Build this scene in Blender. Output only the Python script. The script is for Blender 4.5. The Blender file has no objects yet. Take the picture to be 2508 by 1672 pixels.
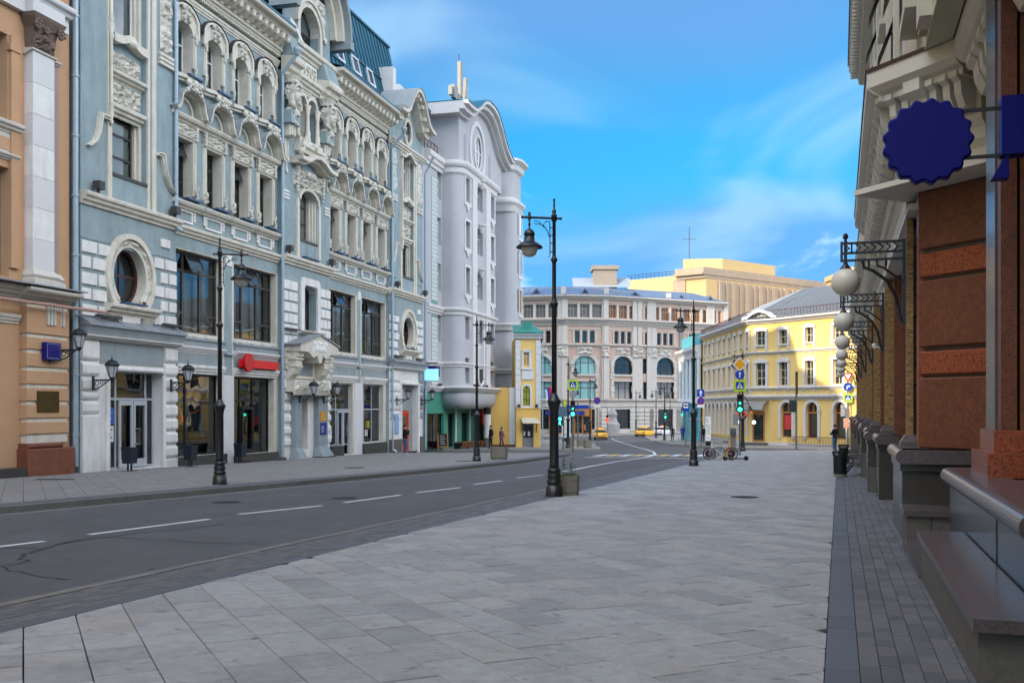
import bpy, bmesh, math, random
from mathutils import Vector, Matrix, noise
random.seed(11)
S = bpy.context.scene
COL = S.collection
R = math.radians

# ------------------------------------------------------------------ camera
cam = bpy.data.cameras.new('camera')
cam.lens, cam.sensor_width, cam.shift_y = 34.45, 36.0, 0.0638
cam.clip_start, cam.clip_end = 0.1, 5000
camo = bpy.data.objects.new('camera', cam); COL.objects.link(camo)
camo.location = (0, 0, 1.6); camo.rotation_euler = (R(90), 0, 0)
S.camera = camo

# ------------------------------------------------------------------ sun, sky, exposure
SUN_AZ, SUN_EL = R(225), R(20)          # azimuth from +Y towards +X; behind and to the left of the camera
W = bpy.data.worlds.new('World'); S.world = W; W.use_nodes = True
nt = W.node_tree; N = nt.nodes; L = nt.links
for n in list(N): N.remove(n)
out = N.new('ShaderNodeOutputWorld'); bg = N.new('ShaderNodeBackground')
sky = N.new('ShaderNodeTexSky'); sky.sky_type = 'NISHITA'; sky.sun_disc = False
sky.sun_elevation, sky.sun_rotation = SUN_EL, SUN_AZ
sky.air_density, sky.dust_density, sky.ozone_density = 1.0, 0.3, 2.2
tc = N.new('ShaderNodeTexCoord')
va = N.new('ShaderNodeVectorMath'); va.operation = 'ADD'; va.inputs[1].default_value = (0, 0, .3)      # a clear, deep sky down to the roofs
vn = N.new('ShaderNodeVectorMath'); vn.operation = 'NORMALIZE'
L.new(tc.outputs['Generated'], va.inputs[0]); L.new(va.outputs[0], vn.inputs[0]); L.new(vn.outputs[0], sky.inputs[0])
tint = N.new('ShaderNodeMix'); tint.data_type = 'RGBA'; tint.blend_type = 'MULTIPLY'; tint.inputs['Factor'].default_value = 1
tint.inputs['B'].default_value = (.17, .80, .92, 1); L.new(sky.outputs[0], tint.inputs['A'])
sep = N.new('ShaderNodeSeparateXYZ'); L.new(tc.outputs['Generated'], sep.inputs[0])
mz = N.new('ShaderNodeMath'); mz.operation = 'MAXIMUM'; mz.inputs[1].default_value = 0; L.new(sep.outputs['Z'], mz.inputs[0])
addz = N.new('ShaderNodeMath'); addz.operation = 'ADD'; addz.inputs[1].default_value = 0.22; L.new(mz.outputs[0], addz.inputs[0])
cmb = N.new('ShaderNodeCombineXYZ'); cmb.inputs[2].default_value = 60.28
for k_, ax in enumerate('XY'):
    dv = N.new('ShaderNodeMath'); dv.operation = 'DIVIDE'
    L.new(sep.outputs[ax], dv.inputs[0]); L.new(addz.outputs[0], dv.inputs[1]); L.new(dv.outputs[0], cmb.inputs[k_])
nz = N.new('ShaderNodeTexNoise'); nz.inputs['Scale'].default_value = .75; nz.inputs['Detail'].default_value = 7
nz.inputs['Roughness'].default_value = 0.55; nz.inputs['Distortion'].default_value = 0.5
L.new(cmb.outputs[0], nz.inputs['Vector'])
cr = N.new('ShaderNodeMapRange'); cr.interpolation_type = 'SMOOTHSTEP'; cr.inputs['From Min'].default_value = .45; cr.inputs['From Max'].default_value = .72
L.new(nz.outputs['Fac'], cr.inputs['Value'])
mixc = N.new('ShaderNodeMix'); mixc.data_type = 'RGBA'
L.new(cr.outputs[0], mixc.inputs['Factor']); mixc.inputs['B'].default_value = (19., 18.8, 19., 1)  # bright clouds, mostly outside the view, added to light the shaded street
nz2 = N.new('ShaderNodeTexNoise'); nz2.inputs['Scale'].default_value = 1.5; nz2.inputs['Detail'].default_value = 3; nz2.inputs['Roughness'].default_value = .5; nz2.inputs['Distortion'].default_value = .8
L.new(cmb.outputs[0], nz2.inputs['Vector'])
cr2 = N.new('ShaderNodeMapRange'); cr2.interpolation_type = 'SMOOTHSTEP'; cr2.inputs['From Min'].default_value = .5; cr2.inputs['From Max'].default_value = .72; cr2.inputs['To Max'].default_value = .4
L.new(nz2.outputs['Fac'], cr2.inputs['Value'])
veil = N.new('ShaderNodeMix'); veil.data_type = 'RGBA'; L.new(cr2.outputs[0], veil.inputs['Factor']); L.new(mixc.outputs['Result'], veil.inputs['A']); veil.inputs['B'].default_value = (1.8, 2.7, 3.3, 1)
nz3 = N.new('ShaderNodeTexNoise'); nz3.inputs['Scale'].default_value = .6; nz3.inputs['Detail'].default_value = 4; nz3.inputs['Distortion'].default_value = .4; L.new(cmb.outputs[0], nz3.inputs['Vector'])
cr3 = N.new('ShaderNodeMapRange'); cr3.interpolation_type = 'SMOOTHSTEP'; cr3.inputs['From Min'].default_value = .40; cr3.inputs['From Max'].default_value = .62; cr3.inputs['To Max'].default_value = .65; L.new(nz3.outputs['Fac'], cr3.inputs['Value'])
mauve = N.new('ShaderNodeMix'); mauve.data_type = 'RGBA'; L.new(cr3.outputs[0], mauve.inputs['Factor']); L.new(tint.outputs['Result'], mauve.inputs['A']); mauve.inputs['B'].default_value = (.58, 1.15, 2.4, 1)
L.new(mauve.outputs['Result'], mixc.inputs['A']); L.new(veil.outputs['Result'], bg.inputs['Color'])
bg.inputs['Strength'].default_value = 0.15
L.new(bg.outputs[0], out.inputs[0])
sl = bpy.data.lights.new('sun', 'SUN'); sl.energy = 2.4; sl.angle = R(0.5); sl.color = (1.0, 0.86, 0.66)
so = bpy.data.objects.new('sun', sl); COL.objects.link(so)
_d = Vector((math.sin(SUN_AZ) * math.cos(SUN_EL), math.cos(SUN_AZ) * math.cos(SUN_EL), math.sin(SUN_EL)))
so.rotation_euler = (-_d).to_track_quat('-Z', 'Y').to_euler()
so.location = (-30, -30, 60)
VS = S.view_settings
VS.view_transform, VS.look, VS.gamma, VS.use_curve_mapping = 'Standard', 'None', 1.0, False
VS.exposure = 1.28
S.render.engine = 'CYCLES'
S.cycles.max_bounces = 7; S.cycles.transparent_max_bounces = 12
S.cycles.use_denoising = True
S.cycles.caustics_reflective = False; S.cycles.caustics_refractive = False

# ------------------------------------------------------------------ materials
MATS = {}
def srgb(c):
    return tuple((x / 255 / 12.92 if x <= 10 else ((x / 255 + .055) / 1.055) ** 2.4) for x in c)

def mat(name, c, rough=.8, var=.12, scale=2.5, bump=.0, bscale=30, spec=.3, metal=0., dirt=0., dirtc=(.10, .09, .08),
        objvar=0., tone=0., spot=0., emit=0., stretch=(1, 1, 1), speck=0., speckc=(.02, .02, .02), sscale=120):
    if name in MATS: return MATS[name]
    m = bpy.data.materials.new(name); m.use_nodes = True
    t = m.node_tree; n = t.nodes; l = t.links; p = n['Principled BSDF']
    geo = n.new('ShaderNodeNewGeometry'); mp = n.new('ShaderNodeMapping'); mp.inputs['Scale'].default_value = stretch
    l.new(geo.outputs['Position'], mp.inputs['Vector'])
    nz = n.new('ShaderNodeTexNoise'); nz.inputs['Scale'].default_value = scale; nz.inputs['Detail'].default_value = 5
    nz.inputs['Roughness'].default_value = .62
    l.new(mp.outputs[0], nz.inputs['Vector'])
    mx = n.new('ShaderNodeMix'); mx.data_type = 'RGBA'
    mx.inputs['A'].default_value = tuple(max(0, x * (1 - var * 1.7)) for x in c[:3]) + (1,)
    mx.inputs['B'].default_value = tuple(min(1, x * (1 + var * 1.5)) for x in c[:3]) + (1,)
    l.new(nz.outputs['Fac'], mx.inputs['Factor']); colr = mx.outputs['Result']
    if speck:
        ns = n.new('ShaderNodeTexNoise'); ns.inputs['Scale'].default_value = sscale; ns.inputs['Detail'].default_value = 2
        l.new(geo.outputs['Position'], ns.inputs['Vector'])
        rr = n.new('ShaderNodeValToRGB'); rr.color_ramp.elements[0].position = .5; rr.color_ramp.elements[1].position = .66
        l.new(ns.outputs['Fac'], rr.inputs[0])
        ml = n.new('ShaderNodeMath'); ml.operation = 'MULTIPLY'; ml.inputs[1].default_value = speck; l.new(rr.outputs[0], ml.inputs[0])
        m2 = n.new('ShaderNodeMix'); m2.data_type = 'RGBA'; m2.inputs['B'].default_value = tuple(speckc) + (1,)
        l.new(ml.outputs[0], m2.inputs['Factor']); l.new(colr, m2.inputs['A']); colr = m2.outputs['Result']
    if dirt:
        mp2 = n.new('ShaderNodeMapping'); mp2.inputs['Scale'].default_value = (2.0, 2.0, .4); l.new(geo.outputs['Position'], mp2.inputs['Vector'])
        nd = n.new('ShaderNodeTexNoise'); nd.inputs['Scale'].default_value = 1.1; nd.inputs['Detail'].default_value = 8; nd.inputs['Roughness'].default_value = .7
        l.new(mp2.outputs[0], nd.inputs['Vector'])
        rd = n.new('ShaderNodeValToRGB'); rd.color_ramp.elements[0].position = .48; rd.color_ramp.elements[1].position = .75
        l.new(nd.outputs['Fac'], rd.inputs[0])
        ml = n.new('ShaderNodeMath'); ml.operation = 'MULTIPLY'; ml.inputs[1].default_value = dirt; l.new(rd.outputs[0], ml.inputs[0])
        m3 = n.new('ShaderNodeMix'); m3.data_type = 'RGBA'; m3.inputs['B'].default_value = tuple(dirtc) + (1,)
        l.new(ml.outputs[0], m3.inputs['Factor']); l.new(colr, m3.inputs['A']); colr = m3.outputs['Result']
    if spot:                                                   # scattered small stains
        nd = n.new('ShaderNodeTexNoise'); nd.inputs['Scale'].default_value = 6.5; nd.inputs['Detail'].default_value = 3; l.new(geo.outputs['Position'], nd.inputs['Vector'])
        rd = n.new('ShaderNodeMapRange'); rd.inputs['From Min'].default_value = .64; rd.inputs['From Max'].default_value = .72; rd.inputs['To Max'].default_value = spot; l.new(nd.outputs['Fac'], rd.inputs['Value'])
        m4 = n.new('ShaderNodeMix'); m4.data_type = 'RGBA'; m4.inputs['B'].default_value = tuple(x * .35 for x in c[:3]) + (1,)
        l.new(rd.outputs[0], m4.inputs['Factor']); l.new(colr, m4.inputs['A']); colr = m4.outputs['Result']
    if objvar:
        oi = n.new('ShaderNodeObjectInfo'); mr = n.new('ShaderNodeMapRange')
        mr.inputs['To Min'].default_value = 1 - objvar; mr.inputs['To Max'].default_value = 1 + objvar
        l.new(oi.outputs['Random'], mr.inputs['Value'])
        h = n.new('ShaderNodeHueSaturation'); l.new(mr.outputs[0], h.inputs['Value']); l.new(colr, h.inputs['Color']); colr = h.outputs[0]
        wr = n.new('ShaderNodeMapRange'); wr.inputs['From Min'].default_value = .8; wr.inputs['To Max'].default_value = objvar * 2.2; l.new(oi.outputs['Random'], wr.inputs['Value'])
        m5 = n.new('ShaderNodeMix'); m5.data_type = 'RGBA'; m5.inputs['B'].default_value = (c[0] * .82, c[1] * .68, c[2] * .55, 1); l.new(wr.outputs[0], m5.inputs['Factor']); l.new(colr, m5.inputs['A']); colr = m5.outputs['Result']   # a few browner stones
    if tone:
        at = n.new('ShaderNodeAttribute'); at.attribute_name = 'tone'
        mr = n.new('ShaderNodeMath'); mr.operation = 'MULTIPLY_ADD'; mr.inputs[1].default_value = tone; mr.inputs[2].default_value = 1
        l.new(at.outputs['Fac'], mr.inputs[0])
        h = n.new('ShaderNodeHueSaturation'); l.new(mr.outputs[0], h.inputs['Value']); l.new(colr, h.inputs['Color']); colr = h.outputs[0]
    l.new(colr, p.inputs['Base Color'])
    p.inputs['Metallic'].default_value = metal; p.inputs['Specular IOR Level'].default_value = spec
    if rough < .75:
        mr = n.new('ShaderNodeMapRange'); mr.inputs['To Min'].default_value = max(0.02, rough * .8); mr.inputs['To Max'].default_value = rough * 1.25
        l.new(nz.outputs['Fac'], mr.inputs['Value']); l.new(mr.outputs[0], p.inputs['Roughness'])
    else: p.inputs['Roughness'].default_value = rough
    if bump:
        nb = n.new('ShaderNodeTexNoise'); nb.inputs['Scale'].default_value = bscale; nb.inputs['Detail'].default_value = 4
        l.new(mp.outputs[0], nb.inputs['Vector'])
        b = n.new('ShaderNodeBump'); b.inputs['Strength'].default_value = bump; b.inputs['Distance'].default_value = .02
        l.new(nb.outputs['Fac'], b.inputs['Height']); l.new(b.outputs[0], p.inputs['Normal'])
    if emit:
        l.new(colr, p.inputs['Emission Color']); p.inputs['Emission Strength'].default_value = emit
    MATS[name] = m
    return m

def glass(name, tint=(.75, .82, .82), ior=1.75):
    if name in MATS: return MATS[name]
    m = bpy.data.materials.new(name); m.use_nodes = True
    t = m.node_tree; n = t.nodes; l = t.links; n.remove(n['Principled BSDF'])
    o = n['Material Output']; tr = n.new('ShaderNodeBsdfTransparent'); tr.inputs[0].default_value = tuple(tint) + (1,)
    gl = n.new('ShaderNodeBsdfGlossy'); gl.inputs['Roughness'].default_value = .012; gl.inputs['Color'].default_value = (.95, .97, 1, 1)
    fr = n.new('ShaderNodeFresnel'); fr.inputs[0].default_value = ior
    geo = n.new('ShaderNodeNewGeometry'); nz = n.new('ShaderNodeTexNoise'); nz.inputs['Scale'].default_value = .9; nz.inputs['Detail'].default_value = 1
    l.new(geo.outputs['Position'], nz.inputs['Vector'])
    b = n.new('ShaderNodeBump'); b.inputs['Strength'].default_value = .05; b.inputs['Distance'].default_value = .15
    l.new(nz.outputs['Fac'], b.inputs['Height']); l.new(b.outputs[0], gl.inputs['Normal'])
    ms = n.new('ShaderNodeMixShader'); l.new(fr.outputs[0], ms.inputs[0]); l.new(tr.outputs[0], ms.inputs[1]); l.new(gl.outputs[0], ms.inputs[2])
    l.new(ms.outputs[0], o.inputs[0]); MATS[name] = m
    return m

def wave_mat(name, c1, c2, rough=.6):                      # veined rough golden stone
    if name in MATS: return MATS[name]
    m = bpy.data.materials.new(name); m.use_nodes = True
    t = m.node_tree; n = t.nodes; l = t.links; p = n['Principled BSDF']
    geo = n.new('ShaderNodeNewGeometry'); mp = n.new('ShaderNodeMapping'); mp.inputs['Scale'].default_value = (6, 6, 26)
    l.new(geo.outputs['Position'], mp.inputs['Vector'])
    nz = n.new('ShaderNodeTexNoise'); nz.inputs['Scale'].default_value = 1.6; nz.inputs['Detail'].default_value = 7; nz.inputs['Roughness'].default_value = .7
    nz.inputs['Distortion'].default_value = 1.2
    l.new(mp.outputs[0], nz.inputs['Vector'])
    r = n.new('ShaderNodeValToRGB'); r.color_ramp.elements[0].position = .38; r.color_ramp.elements[1].position = .62
    r.color_ramp.elements[0].color = tuple(c1) + (1,); r.color_ramp.elements[1].color = tuple(c2) + (1,)
    l.new(nz.outputs['Fac'], r.inputs[0]); l.new(r.outputs[0], p.inputs['Base Color']); p.inputs['Roughness'].default_value = rough
    b = n.new('ShaderNodeBump'); b.inputs['Strength'].default_value = .5; b.inputs['Distance'].default_value = .02
    l.new(nz.outputs['Fac'], b.inputs['Height']); l.new(b.outputs[0], p.inputs['Normal'])
    MATS[name] = m
    return m

BLUE = mat('blue_stucco', (.27, .345, .36), .9, .16, 1.3, .25, 60, dirt=.6, dirtc=(.17, .18, .17))
BLUE2 = mat('grey_blue_stucco', (.27, .31, .325), .9, .14, 1.6, .15, 60, dirt=.55, dirtc=(.2, .2, .19))
CREAM = mat('cream_plaster', (.63, .59, .50), .85, .13, 3, .2, 45, dirt=.5, dirtc=(.3, .265, .2))
CARVE = mat('carved_plaster', (.60, .575, .50), .85, .22, 9, .4, 40, dirt=.5, dirtc=(.18, .165, .14))
WHITE = mat('white_plaster', (.71, .70, .67), .85, .1, 2.5, .2, 45, dirt=.45, dirtc=(.34, .32, .27))
LILAC = mat('lilac_grey_plaster', (.43, .432, .452), .85, .06, 1.2, .08, 60, dirt=.12, dirtc=(.36, .36, .38))
LILACW = mat('pale_lilac_trim', (.62, .61, .60), .8, .06, 2, .08, 50, dirt=.15, dirtc=(.42, .42, .42))
PEACH = mat('peach_plaster', (.50, .30, .17), .85, .09, 1.5, .12, 55, dirt=.3, dirtc=(.38, .25, .16))
PEACHW = mat('peach_trim', (.56, .53, .47), .8, .08, 2, .1, 50, dirt=.25, dirtc=(.35, .31, .25))
PINK = mat('pink_stucco', (.50, .36, .285), .9, .06, .8, dirt=.15, dirtc=(.42, .34, .3))
PINKW = mat('pink_house_trim', (.52, .48, .43), .85, .07, 1.2, dirt=.2, dirtc=(.45, .42, .38))
YEL = mat('yellow_stucco', (.78, .55, .20), .9, .05, .7, .05, 40, dirt=.1, dirtc=(.55, .42, .16))
YELW = mat('yellow_house_trim', (.58, .57, .56), .85, .06, 1.5)
YTOW = mat('tower_yellow', (.56, .40, .19), .9, .05, .3)
STONE = mat('tower_stone', (.38, .29, .21), .85, .14, .5, dirt=.25, dirtc=(.32, .25, .18))
TURQ = mat('turquoise_stucco', (.10, .36, .42), .9, .08, 1)
GREENW = mat('green_shop_wall', (.06, .26, .19), .6, .08, 1.5, .05, 40)
OCHRE = mat('ochre_plaster', (.72, .46, .13), .85, .06, 1.5)
GREENROOF = mat('green_roof', (.05, .26, .20), .45, .1, 2)
GRAN = mat('red_brown_granite', (.165, .06, .033), .45, .4, 10, .1, 150, speck=.8, speckc=(.05, .024, .016), sscale=58)
GRANR = mat('red_granite', (.28, .075, .035), .3, .25, 20, speck=.85, speckc=(.05, .022, .018), sscale=34)
GRAND = mat('dark_granite', (.055, .052, .048), .16, .2, 30, speck=.6, speckc=(.07, .062, .05), sscale=90)
GRANP = mat('polished_purple_granite', (.10, .083, .088), .22, .2, 14, speck=.6, speckc=(.045, .042, .042), sscale=50)
GRANG = mat('grey_granite', (.12, .11, .098), .55, .2, 18, .1, 80, speck=.5, speckc=(.07, .07, .065), sscale=70)
GOLDST = wave_mat('golden_rough_stone', (.06, .038, .014), (.46, .27, .09))
REDG = mat('rusty_granite', (.19, .065, .035), .5, .3, 5, .1, 60, dirt=.4, dirtc=(.09, .04, .03))
ASPH = mat('asphalt', (.10, .10, .103), .85, .22, .55, .6, 160, spot=.45, dirt=.35, dirtc=(.062, .062, .064), speck=.35, speckc=(.15, .15, .15), sscale=150)
SLAB = mat('granite_slab', (.32, .315, .31), .65, .24, 9, .3, 110, spot=.7, objvar=.16, speck=.35, speckc=(.16, .16, .16), sscale=110, dirt=.6, dirtc=(.185, .175, .16), spec=.35)
SLABL = mat('pavement_slab', (.24, .228, .213), .75, .2, 6, .2, 120, spot=.6, objvar=.05, dirt=.35, dirtc=(.10, .095, .09))
PAVER = mat('small_paver', (.12, .115, .118), .65, .12, 3, .15, 120, objvar=.24, speck=.3, speckc=(.06, .06, .06), sscale=140)
BAND = mat('blue_grey_band', (.095, .10, .115), .6, .1, 4, .1, 140, objvar=.12)
KERB = mat('kerb_granite', (.17, .16, .145), .75, .14, 6, .15, 90, objvar=.1, dirt=.4, dirtc=(.08, .075, .07))
JOINT = mat('joint_sand', (.02, .019, .018), .95)
PAINTW = mat('road_paint_white', (.62, .62, .62), .7, .12, 12, dirt=.4, dirtc=(.25, .25, .25))
PAINTY = mat('road_paint_yellow', (.62, .42, .14), .7, .12, 12, dirt=.3, dirtc=(.25, .2, .12))
IRON = mat('black_painted_iron', (.012, .013, .015), .38, .2, 6, spec=.5)
IRONF = mat('cast_iron_cover', (.05, .05, .05), .6, .3, 20, .3, 60)
STEEL = mat('galvanised_steel', (.34, .36, .38), .4, .12, 4, metal=.7)
PIPE = mat('zinc_downpipe', (.33, .42, .48), .45, .15, 3, metal=.35)
ROOFM = mat('blue_green_roof_metal', (.02, .105, .155), .35, .12, 1.5, metal=.3)
ROOFG = mat('grey_sheet_roof', (.27, .29, .31), .5, .14, 2, metal=.2)
ROOFB = mat('blue_sheet_roof', (.13, .18, .27), .4, .12, 1, metal=.2)
SILLB = mat('blue_metal_sill', (.02, .07, .15), .4)
FRAMED = mat('dark_window_frame', (.055, .05, .047), .5, .15, 5)
FRAMEBR = mat('brown_window_frame', (.06, .028, .022), .45, .15, 5)
FRAMEW = mat('white_window_frame', (.66, .68, .70), .4, .06, 5)
FRAMEG = mat('grey_door_frame', (.40, .43, .46), .4, .06, 5)
WOODO = mat('orange_wood_frame', (.42, .19, .05), .5, .15, 8)
BLACKM = mat('black_metal', (.01, .01, .012), .4)
DARKIN = mat('dark_interior', (.035, .036, .04), .9, .3, 1.2)
MIDIN = mat('room_interior', (.16, .16, .15), .9, .25, .8)
CURT = mat('pale_curtain', (.42, .45, .42), .9, .12, 6, stretch=(6, 6, .5))
OPAL = mat('opal_glass', (.55, .53, .48), .25, .05, 3)
OPALB = mat('opal_globe', (.66, .63, .55), .28, .04, 3)
LANTG = mat('lantern_pane', (.42, .44, .47), .25, .1, 6)
GLASS = glass('window_glass'); GLASSD = glass('shop_glass', (.55, .6, .6), 1.8)
TEALG = mat('teal_blind_glass', (.20, .42, .42), .08, .1, .6, spec=.6)
DGLASS = mat('dark_glass', (.02, .025, .03), .05, .3, .7, spec=.9)

# ------------------------------------------------------------------ mesh helpers
class MB:
    def __init__(s, fl=False): s.v, s.f, s.fl = [], [], fl     # fl: facade coordinates (along, outwards, up)
    def add(s, v, f):
        o = len(s.v)
        s.v += [(a, -b, c) if s.fl else (a, b, c) for a, b, c in v]
        s.f += [tuple(i + o for i in q) for q in f]
        return s
    def box(s, x0, x1, y0, y1, z0, z1):
        return s.add([(x0, y0, z0), (x1, y0, z0), (x1, y1, z0), (x0, y1, z0), (x0, y0, z1), (x1, y0, z1), (x1, y1, z1), (x0, y1, z1)],
                     [(0, 3, 2, 1), (4, 5, 6, 7), (0, 1, 5, 4), (1, 2, 6, 5), (2, 3, 7, 6), (3, 0, 4, 7)])
    def bbox(s, x0, x1, y0, y1, z0, z1, b=.03):               # chamfered all round on the outer (y1) face
        return s.loft([[(x0, y0, z0), (x1, y0, z0), (x1, y0, z1), (x0, y0, z1)], [(x0, y1 - b, z0), (x1, y1 - b, z0), (x1, y1 - b, z1), (x0, y1 - b, z1)],
                       [(x0 + b, y1, z0 + b), (x1 - b, y1, z0 + b), (x1 - b, y1, z1 - b), (x0 + b, y1, z1 - b)]])
    def loft(s, rings, closed=True, caps=True):
        n = len(rings[0]); v = [p for r in rings for p in r]; f = []
        for k in range(len(rings) - 1):
            for i in range(n if closed else n - 1):
                j = (i + 1) % n
                f.append((k * n + i, k * n + j, (k + 1) * n + j, (k + 1) * n + i))
        if caps: f += [tuple(range(n))[::-1], tuple(range((len(rings) - 1) * n, len(rings) * n))]
        return s.add(v, f)
    def prism_x(s, prof, x0, x1):                              # profile in (y, z), swept along x
        return s.loft([[(x0, a, b) for a, b in prof], [(x1, a, b) for a, b in prof]])
    def prism_y(s, prof, y0, y1):                              # profile in (x, z)
        return s.loft([[(a, y0, b) for a, b in prof], [(a, y1, b) for a, b in prof]])
    def prism_z(s, prof, z0, z1):
        return s.loft([[(a, b, z0) for a, b in prof], [(a, b, z1) for a, b in prof]])
    def lathe(s, prof, n=16, c=(0, 0, 0), caps=True):
        return s.loft([[(c[0] + r * math.cos(2 * math.pi * i / n), c[1] + r * math.sin(2 * math.pi * i / n), c[2] + z) for i in range(n)] for r, z in prof], caps=caps)
    def tube(s, pts, r, n=8, closed=False):
        pts = [Vector(p) for p in pts]; rings = []; m = len(pts)
        for i, p in enumerate(pts):
            a = pts[max(0, i - 1)]; b = pts[min(m - 1, i + 1)]
            t = (b - a).normalized()
            up = Vector((0, 0, 1)) if abs(t.z) < .95 else Vector((1, 0, 0))
            x = t.cross(up).normalized(); y = x.cross(t).normalized()
            rr = r[i] if isinstance(r, (list, tuple)) else r
            rings.append([tuple(p + x * rr * math.cos(2 * math.pi * k / n) + y * rr * math.sin(2 * math.pi * k / n)) for k in range(n)])
        return s.loft(rings)
    def ball(s, c, r, n=10, m=7, sc=(1, 1, 1)):
        prof = [(max(.001, math.sin(math.pi * k / m)) * r, -math.cos(math.pi * k / m) * r) for k in range(m + 1)]
        return s.loft([[(c[0] + q * math.cos(2 * math.pi * i / n) * sc[0], c[1] + q * math.sin(2 * math.pi * i / n) * sc[1], c[2] + z * sc[2]) for i in range(n)] for q, z in prof])
    def band(s, a, b, y0, y1):                                 # ribbon between two (x, z) curves, given depth
        n = len(a); v = []
        for P, Q in zip(a, b): v += [(P[0], y0, P[1]), (Q[0], y0, Q[1]), (Q[0], y1, Q[1]), (P[0], y1, P[1])]
        f = []
        for i in range(n - 1):
            for k in range(4): f.append((i * 4 + k, i * 4 + (k + 1) % 4, (i + 1) * 4 + (k + 1) % 4, (i + 1) * 4 + k))
        f += [(0, 1, 2, 3), tuple((n - 1) * 4 + k for k in (3, 2, 1, 0))]
        return s.add(v, f)
    def relief(s, x0, x1, z0, z1, y, amp, nx=18, nz=10, sd=0., fr=5., edge=True):   # carved ornament as real displaced surface
        v, f = [], []
        for j in range(nz + 1):
            for i in range(nx + 1):
                a, b = i / nx, j / nz
                px, pz = x0 + (x1 - x0) * a, z0 + (z1 - z0) * b
                m = abs((x0 + x1) / 2 - px)
                q = noise.noise(Vector((m * fr + sd, pz * fr, sd * 3.1))) + .6 * noise.noise(Vector((m * fr * 2.1, pz * fr * 2.1 + sd, 7.)))
                h = amp * max(0, min(1, .45 + q * 1.3))
                if edge and (i in (0, nx) or j in (0, nz)): h = 0
                v.append((px, y + h, pz))
        for j in range(nz):
            for i in range(nx):
                k = j * (nx + 1) + i; f.append((k, k + 1, k + nx + 2, k + nx + 1))
        return s.add(v, f)
    def wall(s, u0, u1, z0, z1, d, ops=(), depth=.3, rev=None):          # sheet with rectangular openings and reveals
        us = sorted({u0, u1, *[min(max(o[k], u0), u1) for o in ops for k in (0, 1)]})
        zs = sorted({z0, z1, *[min(max(o[k], z0), z1) for o in ops for k in (2, 3)]})
        for i in range(len(us) - 1):
            for j in range(len(zs) - 1):
                cu, cz = (us[i] + us[i + 1]) / 2, (zs[j] + zs[j + 1]) / 2
                if any(o[0] < cu < o[1] and o[2] < cz < o[3] for o in ops): continue
                s.add([(us[i], d, zs[j]), (us[i + 1], d, zs[j]), (us[i + 1], d, zs[j + 1]), (us[i], d, zs[j + 1])], [(0, 1, 2, 3)])
        for a, b, c, e in [o[:4] for o in ops]:
            q = d - depth; t = s if rev is None else FB()
            for P in ([(a, d, c), (a, d, e), (a, q, e), (a, q, c)], [(b, d, c), (b, d, e), (b, q, e), (b, q, c)], [(a, d, c), (b, d, c), (b, q, c), (a, q, c)], [(a, d, e), (b, d, e), (b, q, e), (a, q, e)]): t.add(P, [(0, 1, 2, 3)])
            if rev: t.build('window_reveal', rev[0], rev[1])
        return s
    def archfill(s, u0, u1, z0, z1, d, depth, n=10, over=0., pointed=False):   # fills the corners above an arch inside a rectangle opening
        c, r = (u0 + u1) / 2, (u1 - u0) / 2; rise = z1 - z0
        cur = [(c - r * math.cos(math.pi * i / n), z0 + rise * (math.sin(math.pi * i / n) if not pointed else math.sin(math.pi * i / n) ** .8)) for i in range(n + 1)]
        top = [(p[0], z1 + over) for p in cur]
        return s.band(cur, top, d - depth, d)
    def build(s, name, m, parent=None, smooth=False):
        me = bpy.data.meshes.new(name); me.from_pydata(s.v, [], s.f); me.update()
        if smooth:
            for p in me.polygons: p.use_smooth = True
        if m: me.materials.append(m)
        o = bpy.data.objects.new(name, me); COL.objects.link(o)
        if parent: o.parent = parent
        return o

def FB(): return MB(True)
def tag(o, label=None, cat=None, group=None, kind=None):
    if label: o['label'] = label
    if cat: o['category'] = cat
    if group: o['group'] = group
    if kind: o['kind'] = kind
    return o
def empty(name, loc=(0, 0, 0), rz=0., label=None, cat=None, group=None):
    o = bpy.data.objects.new(name, None); COL.objects.link(o); o.location = loc; o.rotation_euler = (0, 0, rz)
    o.empty_display_size = .3
    return tag(o, label, cat, group)
def inst(me, name, parent=None, loc=(0, 0, 0), rz=0., sc=(1, 1, 1)):
    o = bpy.data.objects.new(name, me); COL.objects.link(o); o.location = loc; o.rotation_euler = (0, 0, rz); o.scale = sc
    if parent: o.parent = parent
    return o
def copy_tree(o, parent=None, loc=None, rz=None, label=None):
    c = o.copy(); COL.objects.link(c); c.parent = parent
    if loc is not None: c.location = loc
    if rz is not None: c.rotation_euler = (0, 0, rz)
    if label: c['label'] = label
    for ch in list(o.children): copy_tree(ch, c)
    return c
def arc(cx, cz, rx, rz, a0, a1, n=12):
    return [(cx + rx * math.cos(R(a0 + (a1 - a0) * i / n)), cz + rz * math.sin(R(a0 + (a1 - a0) * i / n))) for i in range(n + 1)]
def gz(y):                                                     # the street falls gently away from the camera, then levels out
    return -.021 * y if y < 130 else -2.73 - .0005 * (y - 130)

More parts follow.
